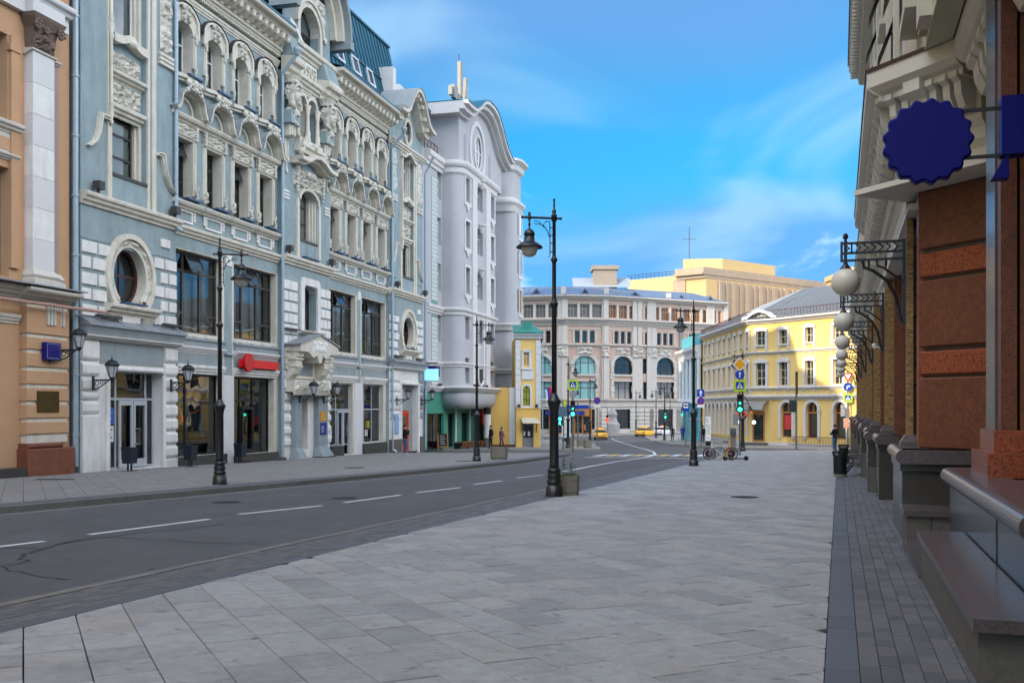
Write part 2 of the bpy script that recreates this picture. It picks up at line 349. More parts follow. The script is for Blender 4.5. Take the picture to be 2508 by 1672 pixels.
PANES = [0]
def window(parent, u0, u1, z0, z1, d, vs=(), hs=(), fm=None, pm=None, fw=.06, fd=.07, name='window', cuts=None):
    """glazed window: frame mesh with one pane object per light"""
    fm = fm or FRAMED; pm = pm or GLASS
    b = FB(); b.box(u0, u0 + fw, d - fd, d, z0, z1); b.box(u1 - fw, u1, d - fd, d, z0, z1)
    b.box(u0 + fw, u1 - fw, d - fd, d, z0, z0 + fw); b.box(u0 + fw, u1 - fw, d - fd, d, z1 - fw, z1)
    us = [u0 + fw / 2, *vs, u1 - fw / 2]; zs = [z0 + fw / 2, *hs, z1 - fw / 2]
    for v in vs: b.box(v - fw / 2, v + fw / 2, d - fd + .004, d - .004, z0 + fw, z1 - fw)
    for h in hs: b.box(u0 + fw, u1 - fw, d - fd + .008, d - .008, h - fw / 2, h + fw / 2)
    w = b.build(name, fm, parent)
    for i in range(len(us) - 1):
        for j in range(len(zs) - 1):
            p = FB(); q = d - fd * .5
            p.add([(us[i], q, zs[j]), (us[i + 1], q, zs[j]), (us[i + 1], q, zs[j + 1]), (us[i], q, zs[j + 1])], [(0, 1, 2, 3)])
            p.build('pane', pm, w)
    return w
# ================================================================== ground, road, pavements
SD = Vector((.3166, .9486)); ND = Vector((.9486, -.3166))      # along the street, and across it to the right
def TO(t, o): return (SD.x * t + ND.x * o, SD.y * t + ND.y * o)
def toTO(x, y): return (SD.x * x + SD.y * y, ND.x * x + ND.y * y)
ROADZ = -.13
def sheet(name, poly, dz, m, thick=0., kind='structure', parent=None, ys=(130,)):
    """flat polygon laid on the falling street; split where the fall ends; optional solid edge"""
    bm = bmesh.new(); vs = [bm.verts.new((x, y, 0)) for x, y in poly]; bm.faces.new(vs)
    for yy in ys:
        bmesh.ops.bisect_plane(bm, geom=bm.verts[:] + bm.edges[:] + bm.faces[:], plane_co=(0, yy, 0), plane_no=(0, 1, 0))
    for v in bm.verts: v.co.z = gz(v.co.y) + dz
    if thick:
        r = bmesh.ops.extrude_face_region(bm, geom=bm.faces[:])
        for g in r['geom']:
            if isinstance(g, bmesh.types.BMVert): g.co.z -= thick
    bmesh.ops.recalc_face_normals(bm, faces=bm.faces[:])
    me = bpy.data.meshes.new(name); bm.to_mesh(me); bm.free(); me.materials.append(m)
    o = bpy.data.objects.new(name, me); COL.objects.link(o)
    if parent: o.parent = parent
    if kind and not parent: o['kind'] = kind
    return o
GROUND = mat('far_ground', (.11, .11, .112), .9, .1, .2)
sheet('ground', [(-1500, -300), (1500, -300), (1500, 2500), (-1500, 2500)], ROADZ - .06, GROUND)
road = sheet('road', [(-70, -60), (60, -60), (60, 190), (-70, 190)], ROADZ, ASPH)

def clip(poly, planes):
    for (px, py, nx, ny) in planes:                             # keep n.(p - p0) >= 0
        out = []
        for i in range(len(poly)):
            a, b = poly[i], poly[(i + 1) % len(poly)]
            da = (a[0] - px) * nx + (a[1] - py) * ny; db = (b[0] - px) * nx + (b[1] - py) * ny
            if da >= 0: out.append(a)
            if da * db < 0:
                k = da / (da - db); out.append((a[0] + (b[0] - a[0]) * k, a[1] + (b[1] - a[1]) * k))
        poly = out
        if len(poly) < 3: return []
    return poly
def area(p): return abs(sum(p[i][0] * p[(i + 1) % len(p)][1] - p[(i + 1) % len(p)][0] * p[i][1] for i in range(len(p)))) / 2
def seen(c):
    x, y = c
    if y < 5.9: return False
    px = 1254 + 2400 * x / y
    return -40 < px < 2548

def lay(name, parent, polys, m, mstuff, top, thick=.05, limit=300, gap=.0075, jit=.0025, seed=3):
    """each piece its own slab with recessed joints; the ones that show largest are objects, the rest one mass"""
    rnd = random.Random(seed)
    items = []
    for p in polys:
        c = (sum(q[0] for q in p) / len(p), sum(q[1] for q in p) / len(p))
        items.append((c[1] if seen(c) else 1e6 + abs(c[1]), p, c))
    items.sort(key=lambda k: k[0])
    SV, SF, ST = [], [], []
    for k, (key, p, c) in enumerate(items):
        dz = rnd.uniform(-jit, jit); ring = []
        for x, y in p:
            d = math.hypot(x - c[0], y - c[1]) or 1
            ring.append((x - (x - c[0]) / d * gap, y - (y - c[1]) / d * gap))
        v, f = [], []; n = len(ring)
        for dd, zz in ((0, -thick), (0, -.004), (.006, 0)):
            for x, y in ring:
                d = math.hypot(x - c[0], y - c[1]) or 1
                v.append((x - (x - c[0]) / d * dd, y - (y - c[1]) / d * dd, gz(y) + top + zz + dz))
        for r_ in range(2):
            for i in range(n):
                j = (i + 1) % n; f.append((r_ * n + i, r_ * n + j, (r_ + 1) * n + j, (r_ + 1) * n + i))
        f.append(tuple(range(2 * n, 3 * n)))
        if k < limit and key < 1e6:
            z0 = gz(c[1]) + top
            me = bpy.data.meshes.new(name); me.from_pydata([(a - c[0], b - c[1], q - z0) for a, b, q in v], [], f); me.materials.append(m)
            o = bpy.data.objects.new(name, me); COL.objects.link(o); o.parent = parent; o.location = (c[0], c[1], z0)
        else:
            o_ = len(SV); SV += v; SF += [tuple(i + o_ for i in q) for q in f]; ST += [rnd.uniform(-1, 1)] * len(f)
    if SV:
        me = bpy.data.meshes.new('more_' + name + 's'); me.from_pydata(SV, [], SF); me.materials.append(mstuff)
        at = me.attributes.new('tone', 'FLOAT', 'FACE'); at.data.foreach_set('value', ST)
        o = bpy.data.objects.new('more_' + name + 's', me); COL.objects.link(o); o.parent = parent; o['kind'] = 'stuff'

def diag_polys(planes, xr, yr, w, lens, seed, ang=26.5):
    rnd = random.Random(seed); a = R(ang)
    D = (-math.sin(a), math.cos(a)); E = (math.cos(a), math.sin(a))
    cs = [(x, y) for x in xr for y in yr]
    pa = [x * D[0] + y * D[1] for x, y in cs]; pb = [x * E[0] + y * E[1] for x, y in cs]
    res = []; b = math.floor(min(pb) / w) * w
    while b < max(pb):
        q = min(pa) - rnd.random()
        while q < max(pa):
            ln = rnd.choice(lens)
            cor = [(q, b), (q + ln, b), (q + ln, b + w), (q, b + w)]
            P = clip([(s * D[0] + u * E[0], s * D[1] + u * E[1]) for s, u in cor], planes)
            if P and area(P) > .012: res.append(P)
            q += ln
        b += w
    return res
SLABT = mat('granite_slab_far', (.32, .315, .31), .65, .24, 9, .3, 110, spot=.7, tone=.16, speck=.35, speckc=(.16, .16, .16), sscale=110, dirt=.6, dirtc=(.185, .175, .16), spec=.35)
SLABLT = mat('pavement_slab_far', (.24, .228, .213), .75, .2, 6, .2, 120, tone=.05, dirt=.35, dirtc=(.10, .095, .09))
PAVERT = mat('small_paver_far', (.12, .115, .118), .65, .12, 3, .15, 120, tone=.24, speck=.3, speckc=(.06, .06, .06), sscale=140)
KTH = .16
# --- right pavement: bed, slabs, paver strips, kerb stones
rb = [TO(-25, -7.24), TO(61, -7.24), TO(64.5, -6.9), TO(67.5, -5.9), TO(70, -4.2), TO(73.5, -1), TO(78, 6), TO(80, 14), TO(60, 14), TO(-25, 14)]
rp = sheet('pavement_right', rb, -.03, JOINT, thick=KTH)
o0 = TO(0, -6.2); o1 = TO(0, -.09); e0 = TO(72.5, -3); e1 = TO(66, -6.4)
pl = [(o0[0], o0[1], ND.x, ND.y), (o1[0], o1[1], -ND.x, -ND.y), (TO(3.0, 0)[0], TO(3, 0)[1], SD.x, SD.y),
      (TO(72, -3)[0], TO(72, -3)[1], -.62 * ND.x * -1 * 0 - SD.x * .85 + ND.x * .5, -SD.y * .85 + ND.y * .5), (TO(74.5, 0)[0], TO(74.5, 0)[1], -SD.x, -SD.y)]
P = diag_polys(pl, (-5, 26), (2, 76), .40, (.4, .6, .6, .8), 5)
lay('slab', rp, P, SLAB, SLABT, 0., limit=300, seed=1)
rnd = random.Random(9)
def strip_polys(t0, t1, cols, l0, l1, seed):
    rnd = random.Random(seed); res = []
    for (a, b) in cols:
        t = t0 + rnd.random() * .2
        while t < t1:
            ln = rnd.uniform(l0, l1); res.append([TO(t, a), TO(t + ln, a), TO(t + ln, b), TO(t, b)]); t += ln
    return res
dark = sheet('pavement_side', [TO(-5, -.09), TO(46, -.09), TO(46, 1.25), TO(-5, 1.25)], -.024, JOINT)
lay('band_slab', dark, strip_polys(3.5, 46, [(-.09, .13)], .45, .75, 4), BAND, BAND, 0., limit=90, seed=2)
lay('paver', dark, strip_polys(3.5, 46, [(.13 + .13 * k, .26 + .13 * k) for k in range(5)] + [(.78, .91), (.91, 1.04), (1.04, 1.2)], .17, .30, 6), PAVER, PAVERT, 0., limit=300, gap=.004, jit=.003, seed=3)
edge = sheet('kerb_inner', [TO(-3, -7.1), TO(60, -7.1), TO(60, -6.2), TO(-3, -6.2)], -.026, JOINT)
lay('band_slab', edge, strip_polys(-1, 60, [(-6.38, -6.2)], .5, .95, 14), BAND, BAND, 0., limit=90, seed=5)
lay('paver', edge, strip_polys(-1, 60, [(-7.09 + .118 * k, -7.09 + .118 * (k + 1)) for k in range(6)], .18, .27, 16), PAVER, PAVERT, 0., limit=300, gap=.004, jit=.002, seed=6)
krb = sheet('kerb_right', [TO(-25, -7.235), TO(61, -7.235), TO(61, -7.11), TO(-25, -7.11)], -.02, JOINT)
lay('kerb_stone', krb, strip_polys(-6, 61, [(-7.24, -7.095)], .95, 1.05, 8), KERB, KERB, .006, thick=.1, limit=120, gap=.003, seed=7)
# --- far pavement in front of the yellow corner house, and the one beyond the side street on the left
fr = [TO(74.8, -1.5), (17.4, 77.5), (16.3, 82), (15.2, 95), (17, 115), (18.3, 129), (19.5, 146), (23, 152), (34, 157), (60, 165), (60, 66), TO(80, 5)]
sheet('pavement_far', fr, .02, SLABL, thick=.17)
sheet('pavement_rear', [(-40, 73), (5.6, 73), (6.7, 74.3), (7.2, 80), (8.9, 110), (8.9, 126), (6, 130), (-40, 130)], .0, SLABL, thick=.14)
sheet('pavement_back', [(-60, 143), (4, 143), (14, 149), (26, 157), (40, 166), (70, 175), (70, 200), (-60, 200)], .02, SLABL, thick=.15)
# --- left pavement
LK = [(-30.5, -28), (-10.3, 19.7), (-8.0, 25.2), (-5.7, 30.9), (-2.66, 38.6), (.4, 47.6), (3.3, 58.6), (3.55, 60.6), (2.9, 62.2), (1.4, 63.2), (-40, 66.5)]
lp = sheet('pavement_left', LK + [(-60, 60), (-60, -28)], -.03, JOINT, thick=.1)
pl = []
for a, b in zip(LK[:-2], LK[1:-1]):
    dx_, dy_ = b[0] - a[0], b[1] - a[1]; l_ = math.hypot(dx_, dy_); pl.append((a[0] - dy_ / l_ * .78, a[1] + dx_ / l_ * .78, -dy_ / l_, dx_ / l_))
pl = pl[:6] + [(-15.3, 34.7, .9667, -.2558), (0, 62.0, -.05, -1), (0, 8, 0, 1)]
P = diag_polys(pl, (-30, 4), (8, 64), .45, (.6, .9, .9), 15)
lay('slab', lp, P, SLABL, SLABLT, 0., limit=300, seed=11)
inner = [(-15.3, 34.7), (-15.3 + .2558 * 45, 34.7 + .9667 * 45), (-15.3 + .2558 * 45 - 12, 34.7 + .9667 * 45 + 3), (-60, 34.7), (-60, -28), (-15.3 - .2558 * 60, 34.7 - .9667 * 60)]
sheet('pavement_inner', inner, -.006, SLABL)
kb = []; st = []
rnd = random.Random(21)
for i in range(len(LK) - 2):
    a, b = Vector(LK[i]), Vector(LK[i + 1]); d_ = (b - a); ln = d_.length; d_.normalize(); nn = Vector((-d_.y, d_.x)); k = max(1, round(ln / 1.9))
    for j in range(k):
        p, q = a + d_ * (ln * j / k), a + d_ * (ln * (j + 1) / k)
        kb.append([tuple(p - nn * .03), tuple(q - nn * .03), tuple(q + nn * .17), tuple(p + nn * .17)])
        st.append([tuple(p + nn * .175), tuple(q + nn * .175), tuple(q + nn * .775), tuple(p + nn * .775)])
kl = sheet('kerb_left', [LK[0], LK[1], LK[2], (LK[2][0] - .1, LK[2][1] + .05), (LK[1][0] - .1, LK[1][1] + .05), (LK[0][0] - .1, LK[0][1])], -.06, JOINT)
lay('kerb_stone', kl, kb, KERB, KERB, .004, thick=.155, limit=120, gap=.004, seed=12)
lay('band_slab', kl, st, BAND, BAND, .001, thick=.05, limit=80, gap=.004, seed=13)

# --- painted markings
def rp2(x, y): Y = 4152 / (y - 1046.4); return Vector(((x - 1254) / 2400 * Y, Y))
def ribbon(name, pts, w, m, dz=.005, parent=None):
    b = MB(); pts = [Vector(p[:2]) for p in pts]; n = len(pts)
    for i, p in enumerate(pts):
        t = (pts[min(n - 1, i + 1)] - pts[max(0, i - 1)]).normalized(); q = Vector((-t.y, t.x)) * w / 2
        b.v += [(p.x - q.x, p.y - q.y, gz(p.y) + ROADZ + dz), (p.x + q.x, p.y + q.y, gz(p.y) + ROADZ + dz)]
    b.f = [(2 * i, 2 * i + 2, 2 * i + 3, 2 * i + 1) for i in range(n - 1)]
    return b.build(name, m, parent)
DASH = [((-12.6, 1.5), (-8.6, 11.3)), ((-7.45, 14.19), (-7.11, 14.9)), ((-6.83, 15.83), (-5.71, 18.48)), ((-5.45, 19.53), (-4.2, 21.67)), ((-3.87, 22.55), (-2.85, 25.07)), ((-2.53, 26.0), (-1.49, 28.2)),
        ((-1.16, 29.75), (-.32, 31.8)), ((.16, 33.6), (1.13, 35.6)), ((1.93, 38.4), (2.25, 39.3))]
for a, b in DASH: ribbon('lane_dash', [a, b], .13, PAINTW, parent=road)
ctr = [(1402, 1150.5), (1450, 1141), (1510, 1130), (1574, 1121), (1594, 1117), (1605, 1111.5), (1600, 1106), (1585, 1101), (1560, 1094.7), (1540, 1088.5), (1524, 1083.5), (1505, 1078)]
cp = [rp2(*c) for c in ctr]
ribbon('centre_line', cp + [Vector((14.0, 138)), Vector((16.5, 140.5)), Vector((22, 142))], .15, PAINTW, parent=road)
ribbon('stop_line', [rp2(1432, 1119.8), rp2(1480, 1119.6), rp2(1600, 1120.4), rp2(1692, 1122.5)], .25, PAINTW, .004, parent=road)
for i in range(11):                                            # zebra in alternating white and yellow blocks
    x0 = 4.75 + i * .78
    b = MB(); ya, yb = 59.1, 62.6; sh = 1.05
    b.add([(x0, ya, gz(ya) + ROADZ + .006), (x0 + .52, ya, gz(ya) + ROADZ + .006), (x0 + .52 + sh, yb, gz(yb) + ROADZ + .006), (x0 + sh, yb, gz(yb) + ROADZ + .006)], [(0, 1, 2, 3)])
    b.build('crossing_stripe', PAINTW if i % 2 == 0 else PAINTY, road)
side = []
for a in LK[:7]: side.append((a[0] + .33, a[1] - .13))
ribbon('edge_line', side, .09, mat('worn_edge_paint', (.33, .31, .24), .8, .3, 8, dirt=.5, dirtc=(.09, .09, .09)), parent=road)
# --- tar-filled cracks
TAR = mat('tar', (.018, .018, .02), .55, .3, 20)
def zc(p): return rp2(p[0] / 2.613, 1100 + p[1] / 2.613)
rnd = random.Random(5)
cr_ = MB()
def crack(pts, w):
    pts = [zc(p) for p in pts]; fine = []
    for a, b in zip(pts[:-1], pts[1:]):
        n = max(2, int((b - a).length / .12))
        for k in range(n): fine.append(a + (b - a) * (k / n) + Vector((rnd.gauss(0, .018), rnd.gauss(0, .03))))
    for i in range(len(fine) - 1):
        p, q = fine[i], fine[i + 1]; t = (q - p).normalized(); m_ = Vector((-t.y, t.x)) * w * rnd.uniform(.5, 1.7)
        z = ROADZ + .003
        cr_.add([(p.x - m_.x, p.y - m_.y, gz(p.y) + z), (q.x - m_.x, q.y - m_.y, gz(q.y) + z), (q.x + m_.x, q.y + m_.y, gz(q.y) + z), (p.x + m_.x, p.y + m_.y, gz(p.y) + z)], [(0, 1, 2, 3)])
crack([(0, 628), (130, 625), (280, 640), (420, 590), (560, 572), (680, 563), (820, 545), (1060, 515), (1200, 512), (1440, 475)], .018)
crack([(270, 632), (420, 602), (540, 580), (700, 572)], .02)
crack([(400, 535), (560, 560), (680, 563), (900, 570), (1100, 580), (1300, 595), (1500, 602), (1770, 608)], .011)
crack([(280, 640), (150, 670), (140, 700), (185, 715), (90, 735), (0, 745)], .02)
crack([(-150, 730), (0, 755), (140, 790), (280, 820), (400, 830), (510, 830)], .014)
crack([(1540, 292), (1640, 295), (1720, 300)], .02)
for i in range(620):                                           # crumbled tar seam along the near kerb
    t = rnd.uniform(3, 21); o = -7.36 - abs(rnd.gauss(0, .16)) - max(0, .25 * math.sin(t * .7)); a, b_ = rnd.uniform(.02, .11), rnd.uniform(.01, .035)
    if rnd.random() > 1.1 - t / 30: continue
    P = [TO(t - a, o), TO(t - a * .2, o - b_), TO(t + a, o + rnd.uniform(-.02, .02)), TO(t + a * .1, o + b_)]
    cr_.add([(x, y, gz(y) + ROADZ + .004 + i * 3e-6) for x, y in P], [(0, 1, 2, 3)])
tc_ = cr_.build('tar_cracks', TAR, road); tc_['kind'] = 'stuff'

def cover(x, y, r, dz, label, parent=None):
    b = MB(); b.lathe([(r, -.02), (r, .006), (r * .93, .012), (r * .9, .006), (.001, .006)], 28)
    for k in range(-4, 5):
        w_ = math.sqrt(max(0, (r * .85) ** 2 - (k * r * .18) ** 2))
        b.box(-w_, w_, k * r * .18 - r * .04, k * r * .18 + r * .04, .004, .013)
    o = b.build('manhole_cover', IRONF); o.location = (x, y, gz(y) + dz); o.rotation_euler = (-.021, 0, .3)
    tag(o, label, 'manhole cover', 'cast iron covers in the street')
p = rp2(554, 1229.5); cover(p.x, p.y, .36, ROADZ, 'round iron manhole cover in the road nearest the blue doorway lamp post')
p = rp2(843, 1220); cover(p.x, p.y, .33, ROADZ, 'round iron manhole cover in the road beside the fourth lane dash')
cover(5.33, 22.5, .33, 0, 'round iron manhole cover set in the wide granite slab pavement')
cover(-6.24, 38.9, .42, 0, 'round iron manhole cover in the pavement opposite the carved portal')
cover(-2.3, 46.5, .42, 0, 'round iron manhole cover in the pavement behind the lamp post near the grey house')
b = MB(); b.box(-.55, .55, -.17, -.14, -.02, .012); b.box(-.55, .55, .14, .17, -.02, .012); b.box(-.55, -.52, -.14, .14, -.02, .012); b.box(.52, .55, -.14, .14, -.02, .012)
for k in range(14): b.box(-.5 + k * .073, -.47 + k * .073, -.14, .14, -.015, .008)
o = b.build('drain_grate', IRONF); o.location = (-14.07, 30.1, gz(30.1) + .002); tag(o, 'slotted iron drain grate in the pavement before the peach house', 'drain grate')
# ================================================================== the long blue house (facade coordinates: along, outwards, up)
BANG = math.atan2(.96673, .25578)
def left_root(name, label, cat, u=0., d=0.):
    x = -15.47 + .25578 * u + .96673 * d; y = 34.67 + .96673 * u - .25578 * d
    return empty(name, (x, y, 0), BANG, label, cat)
BH = left_root('townhouse', 'long pale blue house with cream carved window surrounds, busts and a row of shops', 'building')
DP, DR = .14, -.08                                             # projecting bays, recessed wall
LB = [6.72 + 2.28 * k for k in range(4)]; RBY = [21.35 + 2.28 * k for k in range(4)]
BASEZ = -1.75
# ---- walls
ops = []
for c in LB + RBY: ops += [(c - .60, c + .60, 15.5, 17.75), (c - .62, c + .62, 10.35, 12.85)]
big = [(6.1, 9.75, 4.75, 8.2), (10.75, 14.72, 4.75, 8.2), (20.75, 24.4, 4.75, 8.2), (25.3, 29.0, 4.75, 8.2)]
shop = [(6.1, 9.75, -.5, 3.0), (10.75, 14.5, -.62, 3.0), (20.75, 24.0, -1.15, 2.95), (25.45, 28.7, -.62, 2.98)]
for (a, b) in ((5.87, 14.91), (20.42, 29.15)):
    w = FB(); w.wall(a, b, 8.25, 19.6, DR, [o for o in ops if a < o[0] < b], .5, (CREAM, BH)); w.build('wall', BLUE, BH)
    w = FB(); w.wall(a, b, BASEZ, 8.25, DR, [o for o in big + shop if a < o[0] < b], .38); w.build('wall', CREAM, BH)
# coloured faces of the recessed storeys, a skin 1 cm proud of the cream ground
def each(name, m, parent, *bs):                                # one object for every box
    for q_ in bs: k = FB(); k.box(*q_); o = k.build(name, m, parent)
    return o
for (a, b) in ((5.87, 14.91), (20.42, 29.15)): each('lintel_panel', BLUE, BH, (a, b, DR - .01, DR + .012, 8.25, 8.78))
each('pier_face', BLUE, BH, (9.95, 10.55, DR - .01, DR + .02, 3.05, 8.25), (24.6, 25.1, DR - .01, DR + .02, 3.05, 8.25))
pav = ((.12, 5.87), (14.95, 20.42), (29.15, 35.3))
w = FB(); w.wall(.12, 5.87, 4.6, 18.6, DP, [(1.78, 3.9, 10.3, 18.5), (1.75, 3.9, 5.5, 7.55)], .5); w.build('bay_wall', BLUE, BH)
w = FB(); w.wall(14.95, 20.42, 4.6, 23.6, DP, [(16.75, 18.8, 10.32, 12.95), (17.2, 18.78, 5.62, 8.0), (16.35, 18.6, 15.5, 17.85), (16.7, 19.0, 20.45, 22.65)], .55); w.build('bay_wall', BLUE, BH)
w = FB(); w.wall(29.15, 35.3, 4.6, 21.2, DP, [(31.3, 33.55, 10.3, 18.5), (31.45, 33.6, 5.5, 7.55)], .5); w.build('bay_wall', BLUE, BH)
for a, b in pav: each('bay_return', BLUE, BH, (a, a + .02, -1.2, DP - .002, BASEZ, 18.5), (b - .02, b, -1.2, DP - .002, BASEZ, 18.5))
for a, b, q_, dd in ((.12, 5.87, (1.62, 4.95, -.78, 2.98), .5), (14.95, 20.42, (16.5, 17.75, -.6, 2.1), .7), (29.15, 35.3, (31.15, 34.3, BASEZ, 3.15), .6)): w = FB(); w.wall(a, b, BASEZ, 4.6, DP, [q_], dd); w.build('bay_base', WHITE, BH)
# closed body behind the windows
k = FB(); k.box(.3, 35.1, -9, -1.9, BASEZ, 20.3); k.build('interior', MIDIN, BH)
each('floor_slab', DARKIN, BH, *[(.15, 35.2, -1.95, -.7, z0, z1) for z0, z1 in ((9.0, 9.3), (3.4, 4.4), (13.6, 15.2), (18.6, 20.3))])
# ---- one bay of the two upper storeys, built once and repeated eight times
def ornate_bay():
    parts = []
    def P(name, b, m, smooth=False): parts.append((name, b.build(name, m, BH, smooth)))
    z = 0.
    # upper window surround
    b = FB()
    inn = [(-.60, 15.5), (-.60, 17.35)] + arc(0, 17.35, .60, .42, 180, 0, 10)[1:-1] + [(.60, 17.35), (.60, 15.5)]
    out_ = [(-.86, 15.9), (-.95, 17.3)] + arc(0, 17.62, 1.02, .86, 172, 8, 10)[1:-1] + [(.95, 17.3), (.86, 15.9)]
    b.band(inn[1:-1], out_[1:-1], 0, .10)
    b.band([(p[0] * .9, p[1] - .06) for p in out_[1:-1]], [(p[0] * 1.03, p[1] + .02) for p in out_[1:-1]], .1, .2)
    b.archfill(-.60, .60, 17.33, 17.75, 0.004, .49, 10, .02)
    for s in (-1, 1):
        b.box(s * .62 if s > 0 else -.84, .84 if s > 0 else -.62, 0, .1, 16.0, 17.3)
        b.bbox(s * .66 if s > 0 else -.8, .8 if s > 0 else -.66, .1, .16, 16.05, 17.25)
    P('window_surround', b, CREAM)
    for s in (-1, 1):
        b = FB()
        for q in range(5): b.ball((s * .73 + .02 * (q % 2), .14, 15.98 - q * .09), .10 - q * .013, 7, 5, (1, .8, 1))
        P('carved_drop', b, CARVE); b = FB()
        for q in range(4): b.ball((s * (.74 + .02 * (q % 2)), .16, 17.1 + q * .1), .1, 7, 5, (.9, .7, 1))
        P('carved_knot', b, CARVE)
    b = FB(); b.relief(-.3, .3, 17.72, 18.42, .12, .16, 9, 10, 3.3, 6)
    for s in (-1, 1): b.ball((s * .24, .22, 18.3), .12, 8, 6, (1, .7, 1)); b.ball((s * .2, .22, 17.85), .1, 8, 6, (1, .7, 1))
    P('carved_key', b, CARVE)
    b = FB(); cap = arc(0, 17.62, 1.07, .93, 176, 4, 12)
    b.band(cap, [(p[0] * 1.01, p[1] + .022) for p in cap], 0, .23); P('metal_capping', b, FRAMED)
    # curved sill between the storeys
    b = FB()
    lo = [(-1.0 + .2 * i, 15.1 - .10 * math.cos(i / 10 * 2 * math.pi) * .5 + .06) for i in range(11)]
    b.band(lo, [(p[0], p[1] + .12) for p in lo], 0, .2); b.band([(p[0] * 1.04, p[1] + .12) for p in lo], [(p[0] * 1.06, p[1] + .27) for p in lo], 0, .32)
    b.ball((0, .3, 15.2), .17, 9, 7, (1, .7, 1)); P('curved_sill', b, CREAM)
    b = FB(); b.box(-.15, .95, .1, .42, 15.46, 15.53); P('sill_rail', b, SILLB)
    # scrolled broken pediment
    b = FB()
    path = [(-1.2, 13.82), (-1.02, 13.9), (-.9, 14.12), (-.84, 14.4), (-.7, 14.62), (-.4, 14.76), (0, 14.8), (.4, 14.76), (.7, 14.62), (.84, 14.4), (.9, 14.12), (1.02, 13.9), (1.2, 13.82)]
    ins = [(p[0] * .86, p[1] - .1 if abs(p[0]) < .8 else p[1] - .04) for p in path]
    b.band(ins, path, 0, .34); b.band([(p[0] * .94, p[1] - .03) for p in path], [(p[0] * 1.03, p[1] + .06) for p in path], .3, .56)
    P('scroll_pediment', b, CREAM)
    b = FB(); cap = [(p[0] * 1.04, p[1] + .062) for p in path]
    b.band(cap, [(p[0] * 1.005, p[1] + .022) for p in cap], 0, .585); P('pediment_flashing', b, BLUE2)
    b = FB(); b.band(arc(0, 13.86, .56, .62, 0, 180, 8), arc(0, 13.86, .66, .74, 0, 180, 8), 0, .1); P('tympanum_frame', b, CREAM)
    b = FB()
    for s in (-1, 1):
        for q in range(7):
            a_ = q * .9; rr = .17 - q * .018; b.ball((s * (.22 + rr * math.cos(a_)), .6, 14.86 + rr * math.sin(a_)), .075 - q * .004, 7, 5)
        b.ball((s * .5, .56, 14.72), .11, 8, 6); b.ball((s * .68, .54, 14.6), .08, 8, 6)
    b.ball((0, .6, 15.06), .15, 9, 7, (1, .9, 1.2)); b.ball((0, .64, 14.8), .12, 9, 7); P('carved_scrolls', b, CARVE, True)
    # entablature, frieze, lower window
    b = FB(); b.prism_x([(0, 13.5), (.12, 13.5), (.16, 13.58), (.28, 13.62), (.34, 13.72), (.34, 13.78), (0, 13.84)], -1.14, 1.14); P('entablature', b, CREAM)
    b = FB(); b.relief(-.88, .88, 12.98, 13.5, .04, .16, 22, 9, 1.7, 7)
    for s in (-1, 1):
        for q in range(5): b.ball((s * .8, .16, 13.44 - q * .12), .09, 7, 5)
    P('carved_frieze', b, CARVE)
    b = FB(); b.prism_x([(0, 12.85), (.08, 12.85), (.1, 12.92), (.16, 12.95), (.16, 12.99), (0, 12.99)], -.9, .9)
    for s in (-1, 1):
        b.bbox(s * .64 if s > 0 else -.86, .86 if s > 0 else -.64, 0, .1, 10.55, 12.86); b.bbox(s * .68 if s > 0 else -.80, .80 if s > 0 else -.68, .1, .15, 10.6, 12.8)
    P('lower_surround', b, CREAM)
    b = FB()
    for q in range(9):
        a_ = q * .75; rr = .16 - q * .014; b.ball((-.84 + rr * math.cos(a_), .17, 10.52 + rr * math.sin(a_)), .06, 7, 5)
        b.ball((.78 + .07 * math.sin(q * 1.3), .17, 11.0 - q * .075), .055 + .02 * (q % 2), 7, 5)
    b.ball((-.76, .18, 10.78), .1, 7, 5, (1, .8, 1.6)); P('carved_foot', b, CARVE)
    b = FB(); b.prism_x([(0, 9.9), (.14, 9.9), (.18, 9.98), (.3, 10.02), (.36, 10.12), (.36, 10.17), (0, 10.28)], -1.1, 1.1); P('window_sill', b, CREAM)
    b = FB(); b.box(-.2, .92, .1, .4, 10.28, 10.35); P('sill_rail', b, SILLB)
    b = FB()
    b.box(-.64, .64, 0, .07, 9.8, 9.88); b.box(-.64, .64, 0, .07, 9.34, 9.42); b.box(-.64, -.55, 0, .07, 9.42, 9.8); b.box(.55, .64, 0, .07, 9.42, 9.8)
    for s in (-1, 1):
        for q in range(3): b.ball((s * .76, .05, 9.8 - q * .14), .085, 7, 5, (1, .8, 1))
    P('apron_panel', b, WHITE)
    return parts
proto = ornate_bay()
for i, c in enumerate(LB + RBY):
    for name, o in proto:
        if i == 0: o.location = (c, -DR, 0)
        else:
            q = o.copy(); COL.objects.link(q); q.parent = BH; q.location = (c, -DR, 0)
    dw = DR - .4
    window(BH, c - .6, c + .6, 15.5, 17.75, dw, (c + .05,), (16.95,), FRAMEW if i < 4 else FRAMED, GLASS, .07, .06)
    lw = window(BH, c - .62, c + .62, 10.35, 12.85, dw, (), (11.15, 12.15), FRAMED, GLASS, .08, .06)
    q = FB(); q.box(c - .5, c + .5, dw - .16, dw - .12, 15.55, 17.7); q.build('curtain', CURT, BH)
    q = FB(); q.box(c - .55 + .1 * (i % 3), c + .45, dw - .2, dw - .16, 10.4, 12.8); q.build('curtain', CURT, BH)
    if i % 2 == 0:                                             # tilted vent light
        q = FB(); q.add([(c - .55, dw + .02, 12.82), (c + .55, dw + .02, 12.82), (c + .55, dw + .26, 12.16), (c - .55, dw + .26, 12.16)], [(0, 1, 2, 3)])
        q.build('vent_pane', DGLASS, lw)
